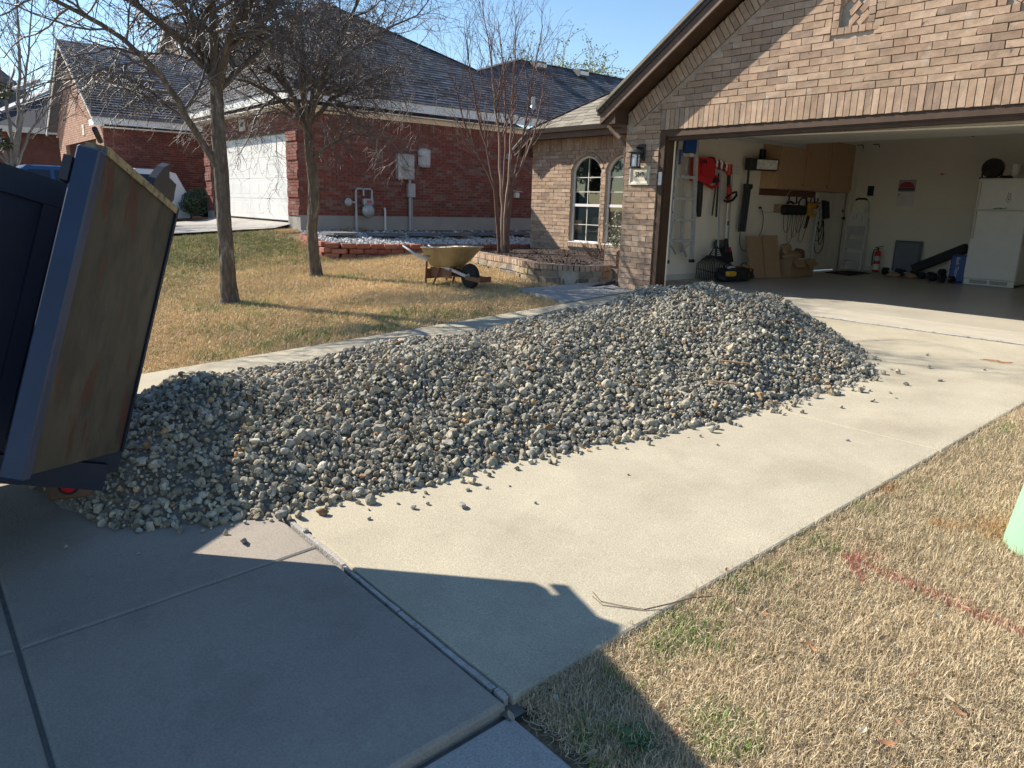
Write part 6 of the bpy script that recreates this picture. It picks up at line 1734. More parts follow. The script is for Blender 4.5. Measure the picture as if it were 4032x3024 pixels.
t_ = text('TRUE TEMPER', .032, wbT @ Vector((-.26, -.288, .475)), (0, 0, 0), MAT['blackp'], tray, 'lettering')
t_.rotation_euler = (wbT.to_3x3().to_4x4() @ Matrix.Rotation(R(71), 4, 'X')).to_euler(); t_.location = wbT @ Vector((-.26, -.292, .475)) - WL[wb.name]
for s_ in (-1, 1):
    m = MB(wbT); a = (-.95, s_ * .27, .60); b = (-.62, s_ * .25, .475); c = (.55, s_ * .07, WZ + .02)
    m.bar(b, c, .035, .045); m.build('handle_rail', MAT['galv'], wb)
    m = MB(wbT); m.tube([a, (-.8, s_ * .262, .545), b], [.016, .018, .02], 8); m.build('grip', MAT['alu'], wb, smooth=True)
    m = MB(wbT); m.bar((-.36, s_ * .21, .38), (-.38, s_ * .22, .0), .035, .02); m.bar((-.06, s_ * .17, .30), (-.2, s_ * .21, .005), .03, .018); m.build('leg', wbr, wb)
    m = MB(wbT); m.tube([(.22, s_ * .14, .50), (.15, s_ * .15, .42), (.18, s_ * .13, .33), (.24, s_ * .1, .27)], .011, 6); m.build('tray_brace', wbr, wb, smooth=True)
m = MB(wbT); m.box(-.37, -.34, -.21, .21, .1, .26); m.box(-.339, .2, -.15, -.13, .14, .29); m.box(-.339, .2, .13, .15, .14, .29); m.build('cross_brace', wbr, wb)
m = MB(wbT); m.prism([(.5, -.11, WZ + .04), (.86, -.12, WZ + .03), (.86, -.12, WZ - .04), (.5, -.11, WZ - .02)], (0, .02, 0)); m.prism([(.5, .09, WZ + .04), (.86, .1, WZ + .03), (.86, .1, WZ - .04), (.5, .09, WZ - .02)], (0, .02, 0)); m.box(.84, .865, -.12, .12, WZ - .04, WZ + .045); m.build('front_guard', wbr, wb)
m = MB(wbT); m.lathe([(.11, -.04), (.165, -.05), (.19, -.035), (.2, 0), (.19, .035), (.165, .05), (.11, .04)], (.5, 0, .2), 26, 'y'); wh = m.build('wheel', MAT['rubber'], wb, smooth=True)
m = MB(wbT); m.lathe([(.125, -.035), (.12, -.03), (.09, -.01), (.045, -.012), (.04, -.045), (.02, -.06), (.02, .06), (.04, .045), (.045, .012), (.09, .01), (.125, .035)], (.5, 0, .2), 24, 'y')
m.build('rim', MAT['galv'], wh, smooth=True)

# ================================================================ vehicles across the street side, seen past the trailer
def car_body(name, label, cat, loc, yaw, prof, roofw, wid, mat, glass, wheels, h0):
    T = Matrix.Translation(loc) @ Matrix.Rotation(yaw, 4, 'Z'); t = thing(name, label, cat, loc)
    m = MB(T); vs = []
    n = len(prof)
    for s in (-1, 1):
        for j, (inset) in enumerate((0, 1)):
            for (x, z) in prof:
                tum = max(0, (z - .95) * .32); vs.append((x * (1 if not inset else .97), s * (wid / 2 - tum - (0 if not inset else -0)) if not inset else s * (wid / 2 - tum - .06), z + (.0 if not inset else .02 if z > .6 else -.0)))
    m.add(vs, [tuple(range(n)), tuple(range(n, 2 * n)), tuple(range(2 * n, 3 * n)), tuple(range(3 * n, 4 * n))] + [(i, (i + 1) % n, n + (i + 1) % n, n + i) for i in range(n)] + [(2 * n + i, 2 * n + (i + 1) % n, 3 * n + (i + 1) % n, 3 * n + i) for i in range(n)] + [(n + i, n + (i + 1) % n, 3 * n + (i + 1) % n, 3 * n + i) for i in range(n)])
    m.build('body', mat, t)
    for x in wheels:
        for s in (-1, 1):
            m = MB(T); m.lathe([(.2, -.1), (.32, -.1), (.345, -.06), (.345, .06), (.32, .1), (.2, .1)], (x, s * (wid / 2 - .09), .345), 22, 'y'); w_ = m.build('wheel', MAT['rubber'], t, smooth=True)
            m = MB(T); m.lathe([(.21, -.08 * s), (.2, .11 * s), (.07, .10 * s)], (x, s * (wid / 2 - .09), .345), 18, 'y'); m.build('rim', MAT['alu'], w_, smooth=True)
    for nm_, poly, y0 in glass:
        for s in ((-1, 1) if nm_ == 'side_window' else (0,)):
            m = MB(T)
            if s: m.prism([(x, s * (wid / 2 - max(0, (z - .95) * .32) + .004), z) for x, z in poly], (0, -s * .012, 0))
            else: m.add([(x, y, z) for x, y, z in poly], [tuple(range(len(poly)))])
            m.build(nm_, Mt('car_glass_' + name + nm_ + str(s), (.015, .02, .025), .08, spec=.6), t, fix=bool(s))
    return t, T
suvprof = [(-2.3, .35), (-2.33, .75), (-2.28, 1.05), (-2.05, 1.62), (-1.75, 1.70), (.2, 1.70), (.6, 1.62), (1.15, 1.12), (2.0, 1.02), (2.25, .85), (2.3, .5), (2.2, .32)]
suv, sT = car_body('white_suv', 'white sport utility car seen past the blue trailer door, rear towards the bush', 'car', (-17.45, -3.65, .10), R(-90), [(x, z) for x, z in suvprof], 1.3, 1.85, Mt('white_car_paint', (.75, .76, .77), .18, .03, 5, spec=.6),
    [('side_window', [(-1.9, 1.12), (-1.75, 1.55), (-.2, 1.6), (-.2, 1.12)], 0), ('side_window', [(-.12, 1.12), (-.12, 1.6), (.35, 1.57), (.9, 1.12)], 0), ('rear_window', [(-2.29, -.62, 1.1), (-2.29, .62, 1.1), (-2.12, .58, 1.55), (-2.12, -.58, 1.55)], 0)], (-1.4, 1.4), .42)
m = MB(sT)
m.rbox(-2.38, -2.27, -.9, .9, .32, .58, .03); m.build('rear_bumper', Mt('car_grey', (.12, .12, .12), .5), suv)
for s in (-1, 1):
    m = MB(sT); m.rbox(-2.36, -2.2, s * .62, s * .93, .82, 1.08, .02); m.build('tail_light', Mt('suv_lens%d' % s, (.35, .03, .03), .2), suv)
m = MB(sT); m.box(-2.345, -2.335, -.26, .26, .66, .8); m.build('licence_plate', MAT['white'], suv)
pk, pT = car_body('blue_car', 'dark blue car whose roof shows between the trailer side and its door', 'car', (-14.5, -5.2, ground(-14.5, -5.2) + .02), R(-90), [(-2.2, .4), (-2.22, .8), (-2.1, .95), (-1.6, 1.0), (-1.1, 1.4), (-.7, 1.48), (.5, 1.48), (1.15, 1.0), (2.0, .9), (2.2, .75), (2.25, .4)], 1.4, 1.8, Mt('blue_car_paint', (.02, .07, .2), .2, .04, 5, spec=.6),
    [('side_window', [(-1.2, 1.03), (-.95, 1.36), (-.05, 1.4), (-.05, 1.03)], 0), ('side_window', [(.03, 1.03), (.03, 1.4), (.45, 1.4), (.95, 1.03)], 0)], (-1.4, 1.4), .6)
m = MB(); m.bar((-15.42, -1.55, .56), (-14.95, -1.5, .6), .1, .03); m.tube([(-15.4, -1.6, .56), (-15.3, -1.6, .66), (-15.0, -1.55, .6)], .015, 5)
tag(m.build('low_sign', MAT['blackp'], None, (-15.2, -1.55, .55)), 'small black object lying on the drive at the foot of the red quoins', 'tool')

# ================================================================ what stands and hangs in the garage
XW_ = GL + .002
def hang(y): return y
# large aluminium step ladder hung on the left wall
ld = thing('step_ladder', 'tall aluminium step ladder with blue top hanging on the garage left wall', 'ladder', (-.3, .95, .3))
xl0 = -.24
m = MB(); m.bar((xl0, .76, 2.32), (xl0, .62, .34), .03, .075, (0, 1, 0)); m.build('side_rail', MAT['alu'], ld)
m = MB(); m.bar((xl0, 1.10, 2.32), (xl0, 1.22, .34), .03, .075, (0, 1, 0)); m.build('side_rail', MAT['alu'], ld)
for i, z in enumerate((.62, .93, 1.24, 1.55, 1.86)):
    f = (z - .34) / 1.98; y0 = .62 + .14 * f; y1 = 1.22 - .12 * f
    m = MB(); m.box(xl0 - .04, xl0 + .05, y0 + .03, y1 - .03, z - .02, z + .02); m.build('tread', MAT['alu'], ld)
for s, (ya, yb) in ((0, (.8, .72)), (1, (1.04, 1.06))):
    m = MB(); m.bar((xl0 - .12, ya, 2.3), (xl0 - .1, yb, .45), .02, .05, (0, 1, 0)); m.build('back_rail', MAT['alu'], ld)
m = MB(); m.rbox(xl0 - .11, xl0 + .055, .80, 1.06, 1.90, 2.36, .01); m.build('blue_top', MAT['blueplastic'], ld)
m = MB(); m.box(xl0 + .051, xl0 + .053, .86, 1.0, 1.85, 1.88); lb = m.build('maker_label', MAT['white'], ld)
m = MB(); m.box(xl0 + .0535, xl0 + .055, .868, .9, 1.857, 1.873); m.build('label_print', MAT['blackp'], lb)
m = MB(); m.box(xl0 + .016, xl0 + .0185, .70, .755, 1.72, 1.93); m.build('blue_sticker', MAT['blueplastic'], ld)
m = MB()
vs = [(xl0 + .017, .655 + .025 * math.cos(a), 1.14 + .12 * math.sin(a)) for a in [2 * math.pi * k / 16 for k in range(16)]]
m.prism(vs, (.002, 0, 0)); os_ = m.build('oval_sticker', Mt('navy_sticker', (.03, .05, .16), .5), ld)
m = MB(); m.prism([(xl0 + .0195, .655 + .018 * math.cos(a), 1.14 + .1 * math.sin(a)) for a in [2 * math.pi * k / 16 for k in range(16)]], (.001, 0, 0)); m.build('sticker_centre', MAT['white'], os_)
for yb, za in ((.615, .33), (1.225, .33)):
    m = MB(); m.rbox(xl0 - .03, xl0 + .03, yb - .04, yb + .04, za - .04, za + .01, .006); m.build('foot', MAT['blackp'], ld)
m = MB(); m.bar((xl0, .64, .6), (xl0 - .1, .95, .42), .012, .02); m.bar((xl0, 1.2, .6), (xl0 - .1, 1.02, .4), .012, .02); m.bar((xl0 + .01, .95, .56), (xl0, 1.08, .38), .03, .02); m.build('brace', MAT['galv'], ld)
# leaf blower
lb_ = thing('leaf_blower', 'red leaf blower with long black nozzle hanging on the garage wall', 'leaf blower', (-.4, 1.55, 1.7))
m = MB(); m.prism([(-.44, 1.28, 1.86), (-.44, 1.62, 1.86), (-.44, 1.72, 1.78), (-.44, 1.73, 1.62), (-.44, 1.66, 1.48), (-.44, 1.50, 1.46), (-.44, 1.42, 1.5), (-.44, 1.26, 1.52)], (.13, 0, 0))
m.prism([(-.30, 1.34, 1.78), (-.30, 1.5, 1.76), (-.30, 1.48, 1.6), (-.30, 1.36, 1.62)], (.03, 0, 0)); m.build('housing', MAT['red'], lb_)
m = MB(); m.tube([(-.37, 1.62, 1.47), (-.36, 1.74, 1.43), (-.36, 1.86, 1.46), (-.36, 1.9, 1.54), (-.37, 1.84, 1.6), (-.38, 1.72, 1.62)], .026, 8); m.build('handle', MAT['red'], lb_, smooth=True)
m = MB(); m.box(-.42, -.31, 1.73, 1.84, 1.5, 1.58); m.build('battery', MAT['blackp'], lb_)
m = MB(); m.tube([(-.38, 1.42, 1.5), (-.38, 1.47, 1.25), (-.38, 1.5, .98)], [.07, .055, .035], 10); m.build('nozzle', MAT['blackp'], lb_, smooth=True)
for k in range(4):
    m = MB(); m.bar((-.305, 1.33 + k * .045, 1.83), (-.305, 1.35 + k * .045, 1.74), .015, .012); m.build('grille_slot', MAT['blackp'], lb_)
# flag roll
m = MB(); pts = []
for i in range(9): pts.append((-.40 + .02 * math.sin(i * 1.3), 1.66 + i * .058, 1.84 - .012 * i + .01 * math.sin(i * 2.2)))
m.tube(pts, [.05, .06, .065, .065, .065, .062, .06, .058, .05], 10); fl = m.build('rolled_flag', Mt('dark_red_cloth', (.28, .02, .03), .85), None, (-.4, 1.9, 1.8), smooth=True); tag(fl, 'rolled red and white striped cloth lying over the tools on the garage wall', 'flag')
for i in range(3):
    y = 1.76 + i * .13; m = MB(); m.tube([(-.335, y - .02, 1.87 - i * .02), (-.325, y + .015, 1.82 - i * .02), (-.335, y + .02, 1.77 - i * .02), (-.345, y + .05, 1.74 - i * .02)], [.012, .02, .02, .012], 6); m.build('white_stripe', MAT['white'], fl, smooth=True)
# slatted tool rail
rl = thing('tool_rail', 'white slatted tool rail on the garage left wall', 'wall rail', (-.48, 2.0, 1.72))
for z in (1.66, 1.71, 1.76):
    m = MB(); m.box(XW_, XW_ + .022, 1.35, 2.62, z, z + .042); m.build('slat', MAT['white'], rl)
# string trimmer
st = thing('string_trimmer', 'red and black string trimmer with white shaft hanging head down', 'trimmer', (-.38, 2.2, 1.2))
m = MB(); m.tube([(-.36, 2.14, 1.80), (-.36, 2.16, 1.64)], [.06, .05], 10); m.build('motor', MAT['red'], st, smooth=True)
m = MB(); m.tube([(-.36, 2.16, 1.64), (-.36, 2.18, 1.46)], .032, 8); m.build('upper_tube', MAT['blackp'], st, smooth=True)
m = MB(); m.tube([(-.36, 2.18, 1.5), (-.35, 2.2, 1.38), (-.36, 2.2, 1.24)], [.03, .042, .028], 8); m.build('grip', MAT['red'], st, smooth=True)
m = MB(); m.tube([(-.36, 2.2, 1.26), (-.36, 2.24, .62)], .014, 8); m.build('shaft', MAT['white'], st, smooth=True)
m = MB(); m.tube([(-.33, 2.06, 1.24), (-.33, 2.14, 1.22), (-.33, 2.28, 1.25), (-.33, 2.38, 1.33), (-.33, 2.36, 1.38), (-.33, 2.24, 1.36), (-.33, 2.1, 1.28)], .02, 8); m.build('loop_handle', MAT['blackp'], st, smooth=True)
m = MB(); m.tube([(-.36, 2.235, .92), (-.36, 2.24, .85)], .024, 8); m.build('coupler', MAT['blackp'], st)
m = MB(); m.tube([(-.36, 2.24, .64), (-.35, 2.25, .5)], [.028, .05], 10); m.lathe([(.03, .40), (.07, .42), (.07, .47), (.05, .5)], (-.35, 2.25, 0), 14); m.build('head', MAT['blackp'], st, smooth=True)
m = MB(); m.tube([(-.30, 2.27, .5), (-.3, 2.29, .43)], .028, 8); m.build('spool_cap', MAT['red'], st)
# poles
def pole(nm, lab, cat, a, b, r_, mat):
    m_ = MB(); m_.tube([a, b], r_, 8); return tag(m_.build(nm, mat, None, b, smooth=True), lab, cat)
pole('yellow_pole', 'thin yellow pole standing behind the string trimmer', 'pole', (-.44, 2.31, 1.66), (-.42, 2.33, .6), .012, MAT['yellow'])
pole('grey_pole', 'grey metal tool handle right of the yellow pole', 'pole', (-.43, 2.36, 1.7), (-.42, 2.40, .5), .011, MAT['galv'])
pole('black_pole', 'black short handle hanging beside the rake handle', 'pole', (-.42, 1.97, 1.66), (-.40, 1.98, .98), .015, MAT['blackp'])
pole('slim_pole', 'dark slim handle leaning left of the black short handle', 'pole', (-.42, 1.93, 1.6), (-.38, 1.84, 1.0), .012, MAT['black'])
# leaf rake
rk_ = thing('leaf_rake', 'big black plastic leaf rake standing with its fan on the garage floor', 'rake', (-.15, 1.6, 0))
m = MB(); m.tube([(-.40, 2.0, 1.66), (-.17, 1.79, .36)], .015, 8); m.build('handle', MAT['galv'], rk_, smooth=True)
rv = Vector((.23, -.21, -1.3)).normalized(); rc = Vector((-.17, 1.72, .54)); rside = Vector((.45, .9, 0)); rside = (rside - rv * rside.dot(rv)).normalized()
m = MB(); m.prism([rc - rside * .03, rc + rside * .03, rc + rv * .17 + rside * .13, rc + rv * .17 - rside * .13], (.01, -.008, 0)); m.build('fan_head', MAT['blackp'], rk_)
for k in range(22):
    f = (k - 10.5) / 10.5; w0 = f * .15; w1 = f * .31; a = rc + rv * .16 + rside * w0; b = rc + rv * .30 + rside * w1; c = rc + rv * (.56 - .03 * f * f) + rside * w1 * 1.05
    m = MB(); m.tube([a, b, c], .0075, 4, cap=False); m.build('tine', MAT['blackp'], rk_)
m = MB(); m.tube([rc + rv * (.40 + .05 * math.cos(f * 1.5) - .03) + rside * f * .315 + Vector((.006, -.004, 0)) for f in np.linspace(-1, 1, 9)], .008, 6); m.build('cross_band', MAT['blackp'], rk_, smooth=True)
for s in (-1, 1):
    for k in range(4):
        a = rc + rv * (.06 + .028 * k) + rside * s * .022 + Vector((.013, -.01, 0)); m = MB(); m.bar(a, a + rside * s * (.025 + .012 * k) + rv * -.006, .004, .009, rv); m.build('vent_slot', MAT['trimw'], rk_)
# brush and dustpan
bp_ = thing('dustpan', 'black broom head and dustpan hanging low beside the rake', 'dustpan', (-.4, 2.2, .4))
m = MB(); m.prism([(-.42, 2.05, .34), (-.42, 2.18, .48), (-.42, 2.42, .45), (-.42, 2.5, .26), (-.42, 2.36, .24), (-.42, 2.3, .27)], (.07, 0, 0)); m.build('pan', MAT['blackp'], bp_)
m = MB(); m.rbox(-.46, -.36, 2.02, 2.26, .48, .62, .04); m.build('glove', Mt('old_glove', (.09, .08, .065), .9, .3, 20), bp_)
# work light on its folded tripod
wl = thing('work_light', 'halogen work lamp on a folded black tripod hung on the wall', 'work light', (-.4, 2.8, 1.7))
wT = Matrix.Translation((-.26, 2.98, 1.84)) @ Matrix.Rotation(R(-25), 4, 'Z')
m = MB(wT); m.rbox(-.06, .05, -.2, .24, -.10, .09, .015); wlh = m.build('lamp_case', MAT['black'], wl)
m = MB(wT); m.box(.051, .056, -.17, .21, -.08, .07); m.build('lamp_glass', Mt('lamp_glass', (.7, .7, .66), .12, .3, 18, spec=.6), wlh)
m = MB(wT); m.box(.0565, .059, -.03, .07, -.012, .004); m.build('bulb', MAT['white'], wlh)
m = MB(); m.rbox(-.42, -.30, 2.66, 2.82, 1.74, 1.93, .01); m.build('bracket_box', MAT['black'], wl)
for k in range(3):
    m = MB(); m.tube([(-.38 + .02 * k, 2.66 + .045 * k, 1.5), (-.38 + .02 * k, 2.62 + .045 * k, .75)], .022, 8); m.build('tripod_leg', MAT['black'], wl, smooth=True)
m = MB(); m.tube([(-.36, 2.7, 1.76), (-.36, 2.7, 1.48)], .018, 8); m.rbox(-.40, -.31, 2.63, 2.80, 1.44, 1.52, .015); m.build('collar', MAT['black'], wl)
# socket and cable
so = thing('wall_socket', 'white double socket with a plug and hanging tag on the garage wall', 'socket', (-.49, 3.3, 1.15))
m = MB(); m.rbox(XW_, XW_ + .01, 3.26, 3.34, 1.08, 1.2, .003); m.build('plate', MAT['white'], so)
m = MB(); m.rbox(XW_ + .01, XW_ + .04, 3.29, 3.35, 1.13, 1.165, .006); m.build('plug', MAT['blackp'], so)
m = MB(); m.bar((XW_ + .03, 3.32, 1.12), (XW_ + .03, 3.4, 1.04), .004, .08, (0, .7, .7)); m.build('paper_tag', MAT['white'], so)
def cable(nm, lab, pts, r_=.006, mat=None):
    q = [Vector(p) for p in pts]
    for _ in range(2):
        o = [q[0]]
        for i in range(len(q) - 1): o += [q[i] * .75 + q[i + 1] * .25, q[i] * .25 + q[i + 1] * .75]
        o.append(q[-1]); q = o
    m_ = MB(); m_.tube(q, r_, 5); return tag(m_.build(nm, mat or MAT['blackp'], None, tuple(q[-1]), smooth=True), lab, 'cable')
cable('power_cable', 'black cable sagging from the work lamp to the wall socket', [(-.35, 2.72, 1.5), (-.4, 2.78, 1.2), (-.42, 2.7, .75), (-.42, 2.74, .5), (-.42, 2.9, .4), (-.42, 3.15, .5), (-.43, 3.38, .75), (-.44, 3.4, 1.0), (-.46, 3.33, 1.14)])
cable('power_cable', 'grey cable climbing from the socket to the cabinet underside', [(-.46, 3.36, 1.1), (-.44, 3.5, 1.06), (-.42, 3.75, 1.12), (-.42, 3.95, 1.3), (-.4, 4.1, 1.47), (-.36, 4.25, 1.5)], .006, MAT['greyplastic'])
m = MB(); m.rbox(XW_, XW_ + .06, 3.16, 3.27, 1.93, 2.1, .01); m.tube([(XW_ + .05, 3.25, 1.99), (-.36, 3.42, 1.96), (-.3, 3.62, 1.97), (-.28, 3.72, 2.02)], .014, 6); m.tube([(-.33, 3.5, 1.965), (-.27, 3.58, 1.98), (-.25, 3.62, 2.03)], .01, 5)
tag(m.build('bike_hook', MAT['black'], None, (XW_, 3.2, 1.93)), 'black wall hook with forked arm left of the oak cabinets', 'hook')
# wall cabinets
cb_ = thing('wall_cabinet', 'oak veneer wall cabinets with three doors on the garage left wall', 'cabinet', (-.35, 4.5, 1.5))
CXf = -.21
m = MB(); m.box(GL + .001, CXf, 3.27, 5.86, 1.47, 2.34); m.build('carcass', MAT['oak'], cb_)
for y0, y1 in ((3.31, 4.12), (4.15, 4.95), (4.98, 5.83)):
    m = MB(); m.box(CXf + .001, CXf + .018, y0, y1, 1.5, 2.31); d_ = m.build('cabinet_door', MAT['oak'], cb_)
    m = MB(); m.box(CXf + .0185, CXf + .026, y0, y0 + .07, 1.5, 2.31); m.box(CXf + .0185, CXf + .026, y1 - .07, y1, 1.5, 2.31); m.box(CXf + .0185, CXf + .0255, y0 + .07, y1 - .07, 1.5, 1.57); m.box(CXf + .0185, CXf + .0255, y0 + .07, y1 - .07, 2.24, 2.31); m.build('door_frame', MAT['oak'], d_)
    m = MB(); m.lathe([(.006, .026), (.012, .04), (.004, .046)], (CXf, y1 - .05, 1.56), 8, 'x'); m.build('knob', MAT['black'], d_)
m = MB(); m.box(GL + .001, GL + .022, 3.27, 5.1, 1.36, 1.4695); m.build('backing_board', MAT['board'], cb_)
m = MB(); m.rbox(-.45, -.26, 4.5, 5.2, 2.342, 2.44, .03); cl = m.build('christmas_box', Mt('patterned_box', (.3, .22, .2), .8, .5, 25), None, (-.35, 4.85, 2.342)); tag(cl, 'patterned clutter bundle on top of the oak cabinets', 'bundle')
m = MB(); m.rbox(-.4, -.28, 5.25, 5.4, 2.342, 2.46, .01); tag(m.build('dark_tin', MAT['blackp'], None, (-.35, 5.3, 2.342)), 'small dark tin beside the bundle on the cabinets', 'tin')
# peg rail with cords and tools
pr_ = thing('hook_rail', 'white slatted hook rail under the cabinets with black hooks', 'wall rail', (-.48, 4.8, 1.4))
for z in (1.27, 1.305, 1.34): 
    m = MB(); m.box(XW_, XW_ + .02, 4.1, 5.3, z - .012, z + .016); m.build('slat', MAT['white'], pr_)
for y in (4.2, 4.45, 4.8, 4.95, 5.08, 5.2):
    m = MB(); m.bar((XW_ + .025, y, 1.36), (XW_ + .025, y, 1.24), .02, .02); m.bar((XW_ + .02, y, 1.25), (XW_ + .08, y, 1.27), .018, .015); m.build('hook', MAT['blackp'], pr_)
m = MB(); m.box(XW_, XW_ + .02, 3.78, 5.1, 1.07, 1.22); tag(m.build('shelf_board', MAT['oak'], None, (XW_, 4.4, 1.07)), 'oak board fixed to the wall behind the hanging tool bags', 'board')
tb = thing('tool_pouch', 'black tool pouch hanging from the oak board under the cabinets', 'tool bag', (-.42, 4.3, 1.1))
m = MB(); m.rbox(-.475, -.38, 3.95, 4.72, 1.04, 1.21, .03); m.build('pouch', MAT['blackp'], tb)
m = MB(); m.tube([(-.41, 4.05, 1.24), (-.40, 4.15, 1.27), (-.40, 4.26, 1.24)], .02, 6); m.build('strap', MAT['blackp'], tb)
dr = thing('cordless_drill', 'yellow and black cordless drill hanging under the cabinets', 'drill', (-.4, 4.9, 1.1))
m = MB(); m.tube([(-.40, 4.75, 1.22), (-.40, 4.98, 1.21)], .045, 8); m.build('motor', MAT['yellow'], dr, smooth=True)
m = MB(); m.bar((-.40, 4.82, 1.2), (-.40, 4.78, 1.04), .05, .06, (0, 1, 0)); m.bar((-.40, 4.8, 1.05), (-.40, 5.06, 1.04), .06, .05); m.build('grip', MAT['yellow'], dr)
m = MB(); m.tube([(-.40, 4.98, 1.21), (-.40, 5.08, 1.205)], .028, 8); m.build('chuck', MAT['blackp'], dr)
for i, (y, z) in enumerate(((4.80, .8), (4.86, .82))):
    m = MB(); m.bar((-.41, y, 1.05), (-.41, y - .07, z), .012, .025, (0, 1, 0)); tag(m.build('saw_blade', MAT['blackp'], None, (-.41, y, z)), ('left' if i == 0 else 'right') + ' of two narrow black blades hanging under the drill', 'blade')
m = MB(); m.rbox(-.44, -.4, 5.02, 5.1, 1.16, 1.3, .01); tag(m.build('orange_clamp', Mt('orange_plastic', (.55, .13, .06), .5), None, (-.42, 5.05, 1.16)), 'orange red clamp hanging on the hook rail', 'clamp')
m = MB(); m.prism([(-.44, 5.28, 1.32), (-.44, 5.46, 1.3), (-.44, 5.55, 1.0), (-.44, 5.38, .98)], (.06, 0, 0)); tag(m.build('black_bag', MAT['blackp'], None, (-.42, 5.4, 1.0)), 'black bag hanging at the right end of the hook rail', 'bag')
m = MB(); m.tube([(-.42, 4.6 + .14 * math.cos(a), 1.24 + .11 * math.sin(a)) for a in np.linspace(0, 12.5, 40)], .012, 5); tag(m.build('coiled_hose', MAT['blackp'], None, (-.42, 4.7, 1.2), smooth=True), 'coiled black hose hanging on the hook rail behind the drill', 'hose')
for i in range(5):
    y0 = 4.0 + i * .13; zb_ = .72 - .09 * ((i * 2) % 3); y1 = y0 + .26
    cable('hanging_cord', '%s of the thin black cords looping down below the tool pouch' % ['first', 'second', 'third', 'fourth', 'fifth'][i], [(-.42 + .01 * i, y0, 1.06), (-.42 + .01 * i, y0 + .01, .9), (-.42, y0 + .05, zb_ + .05), (-.42, (y0 + y1) / 2, zb_), (-.42, y1 - .04, zb_ + .08), (-.42 + .01 * i, y1, 1.05)], .005)
for i, (y, zb_, w_, mt) in enumerate(((5.2, .55, .13, 'blackp'), (5.28, .32, .16, 'blackp'), (5.15, .75, .1, 'greyplastic'))):
    cable('extension_cord', ['black extension cord coil hanging by the side door', 'lowest black cord loop hanging in front of the side door', 'grey extension cord bundle hanging by the side door'][i], [(-.40 + .02 * i, y, 1.22), (-.40, y - w_, zb_ + .35), (-.40, y - w_ * .9, zb_ + .08), (-.39, y, zb_), (-.39, y + w_, zb_ + .1), (-.39, y + w_, zb_ + .35), (-.4, y + .02, 1.05), (-.38, y - w_ * .6, zb_ + .4), (-.38, y, zb_ + .12), (-.38, y + w_ * .8, zb_ + .38), (-.4, y + .01, 1.2)], .008 if i < 2 else .012, MAT[mt])
m = MB(); m.tube([(-.36, 5.05, 1.1), (-.34, 4.95, .0)], .022, 8); tag(m.build('conduit_pipe', MAT['galv'], None, (-.34, 4.95, 0)), 'grey metal pipe leaning on the wall left of the side door', 'pipe')
# loose cupboard doors leaning on the wall
def leaning_door(x0, y0, x1, y1, h, lean, lab):
    t = thing('cupboard_door', lab, 'cupboard door', (x0, y0, 0))
    a = Vector((x0, y0, .002)); d = Vector((x1 - x0, y1 - y0, 0)); L_ = d.length; d.normalize(); nn_ = Vector((d.y, -d.x, 0)); upv = (Vector((0, 0, 1)) * math.cos(lean) - nn_ * math.sin(lean)); nn2 = d.cross(upv)
    T = Matrix((d, nn2, upv)).transposed().to_4x4(); T.translation = a
    m_ = MB(T); m_.box(0, L_, -.004, .012, 0, h); m_.build('board', MAT['oak2'], t)
    m_ = MB(T); f = .06
    for q in ((0, f, 0, h), (L_ - f, L_, 0, h)): m_.box(q[0], q[1], -.016, -.0041, q[2], q[3])
    m_.box(f, L_ - f, -.0158, -.0041, 0, f)
    n = 10; pts = [(f + (L_ - 2 * f) * i / n, -.0158, h - f - .055 + .045 * math.sin(math.pi * i / n)) for i in range(n + 1)]
    m_.prism(pts + [(L_ - f, -.0158, h), (f, -.0158, h)], (0, .0117, 0)); m_.build('frame', MAT['oak2'], t)
    m_ = MB(T); m_.box(f + .03, L_ - f - .03, -.012, -.0041, f + .03, h - f - .09); m_.build('raised_panel', MAT['oak2'], t)
leaning_door(-.08, 2.62, -.02, 2.95, .70, .25, 'left of two bare oak cupboard doors leaning on the wall by the floor')
leaning_door(-.02, 2.97, .06, 3.30, .72, .25, 'right of two bare oak cupboard doors leaning on the wall by the floor')
# cardboard box with things in it
bx_ = thing('cardboard_box', 'open cardboard box with folded flaps on the garage floor', 'box', (-.02, 3.9, 0))
m = MB(); m.box(-.2, .12, 3.5, 4.25, .002, .01)
for q in ((-.2, -.19, 3.5, 4.25), (.11, .12, 3.5, 4.25), (-.189, .109, 3.5, 3.51), (-.189, .109, 4.24, 4.25)): m.box(*q, .0105, .3)
m.build('carton', MAT['card'], bx_)
m = MB(); m.prism([(.121, 3.52, .3), (.121, 3.86, .3), (.2, 3.84, .17), (.2, 3.55, .17)], (.006, 0, .004)); m.build('flap', MAT['card'], bx_)
m = MB(); m.prism([(.121, 3.9, .3), (.121, 4.23, .3), (.21, 4.22, .2), (.21, 3.96, .16)], (.006, 0, .004)); m.build('flap', MAT['card'], bx_)
def lump(nm, lab, cat, c, r, mat, seed):
    g_ = np.random.default_rng(seed); V, F = ico(2)
    ph = g_.uniform(0, 6, 6); V = V * (1 + .12 * np.sin(V @ np.array([3, 2, 4]) + ph[0]) + .1 * np.sin(V @ np.array([-4, 5, 2]) + ph[1]))[:, None] * np.array(r)
    V[:, 2] = np.maximum(V[:, 2], -r[2] * .75); V[:, 2] += r[2] * .75
    return tag(np_mesh(nm, V + np.array(c), F, mat, None, None, c, True), lab, cat)
lump('paper_bag', 'crumpled brown paper bag lying in the open cardboard box', 'bag', (-.05, 3.75, .25), (.12, .22, .1), MAT['card'], 1)
lump('paper_bag', 'taller twisted paper bag behind the open cardboard box', 'bag', (-.12, 3.68, .32), (.08, .12, .14), MAT['card'], 2)
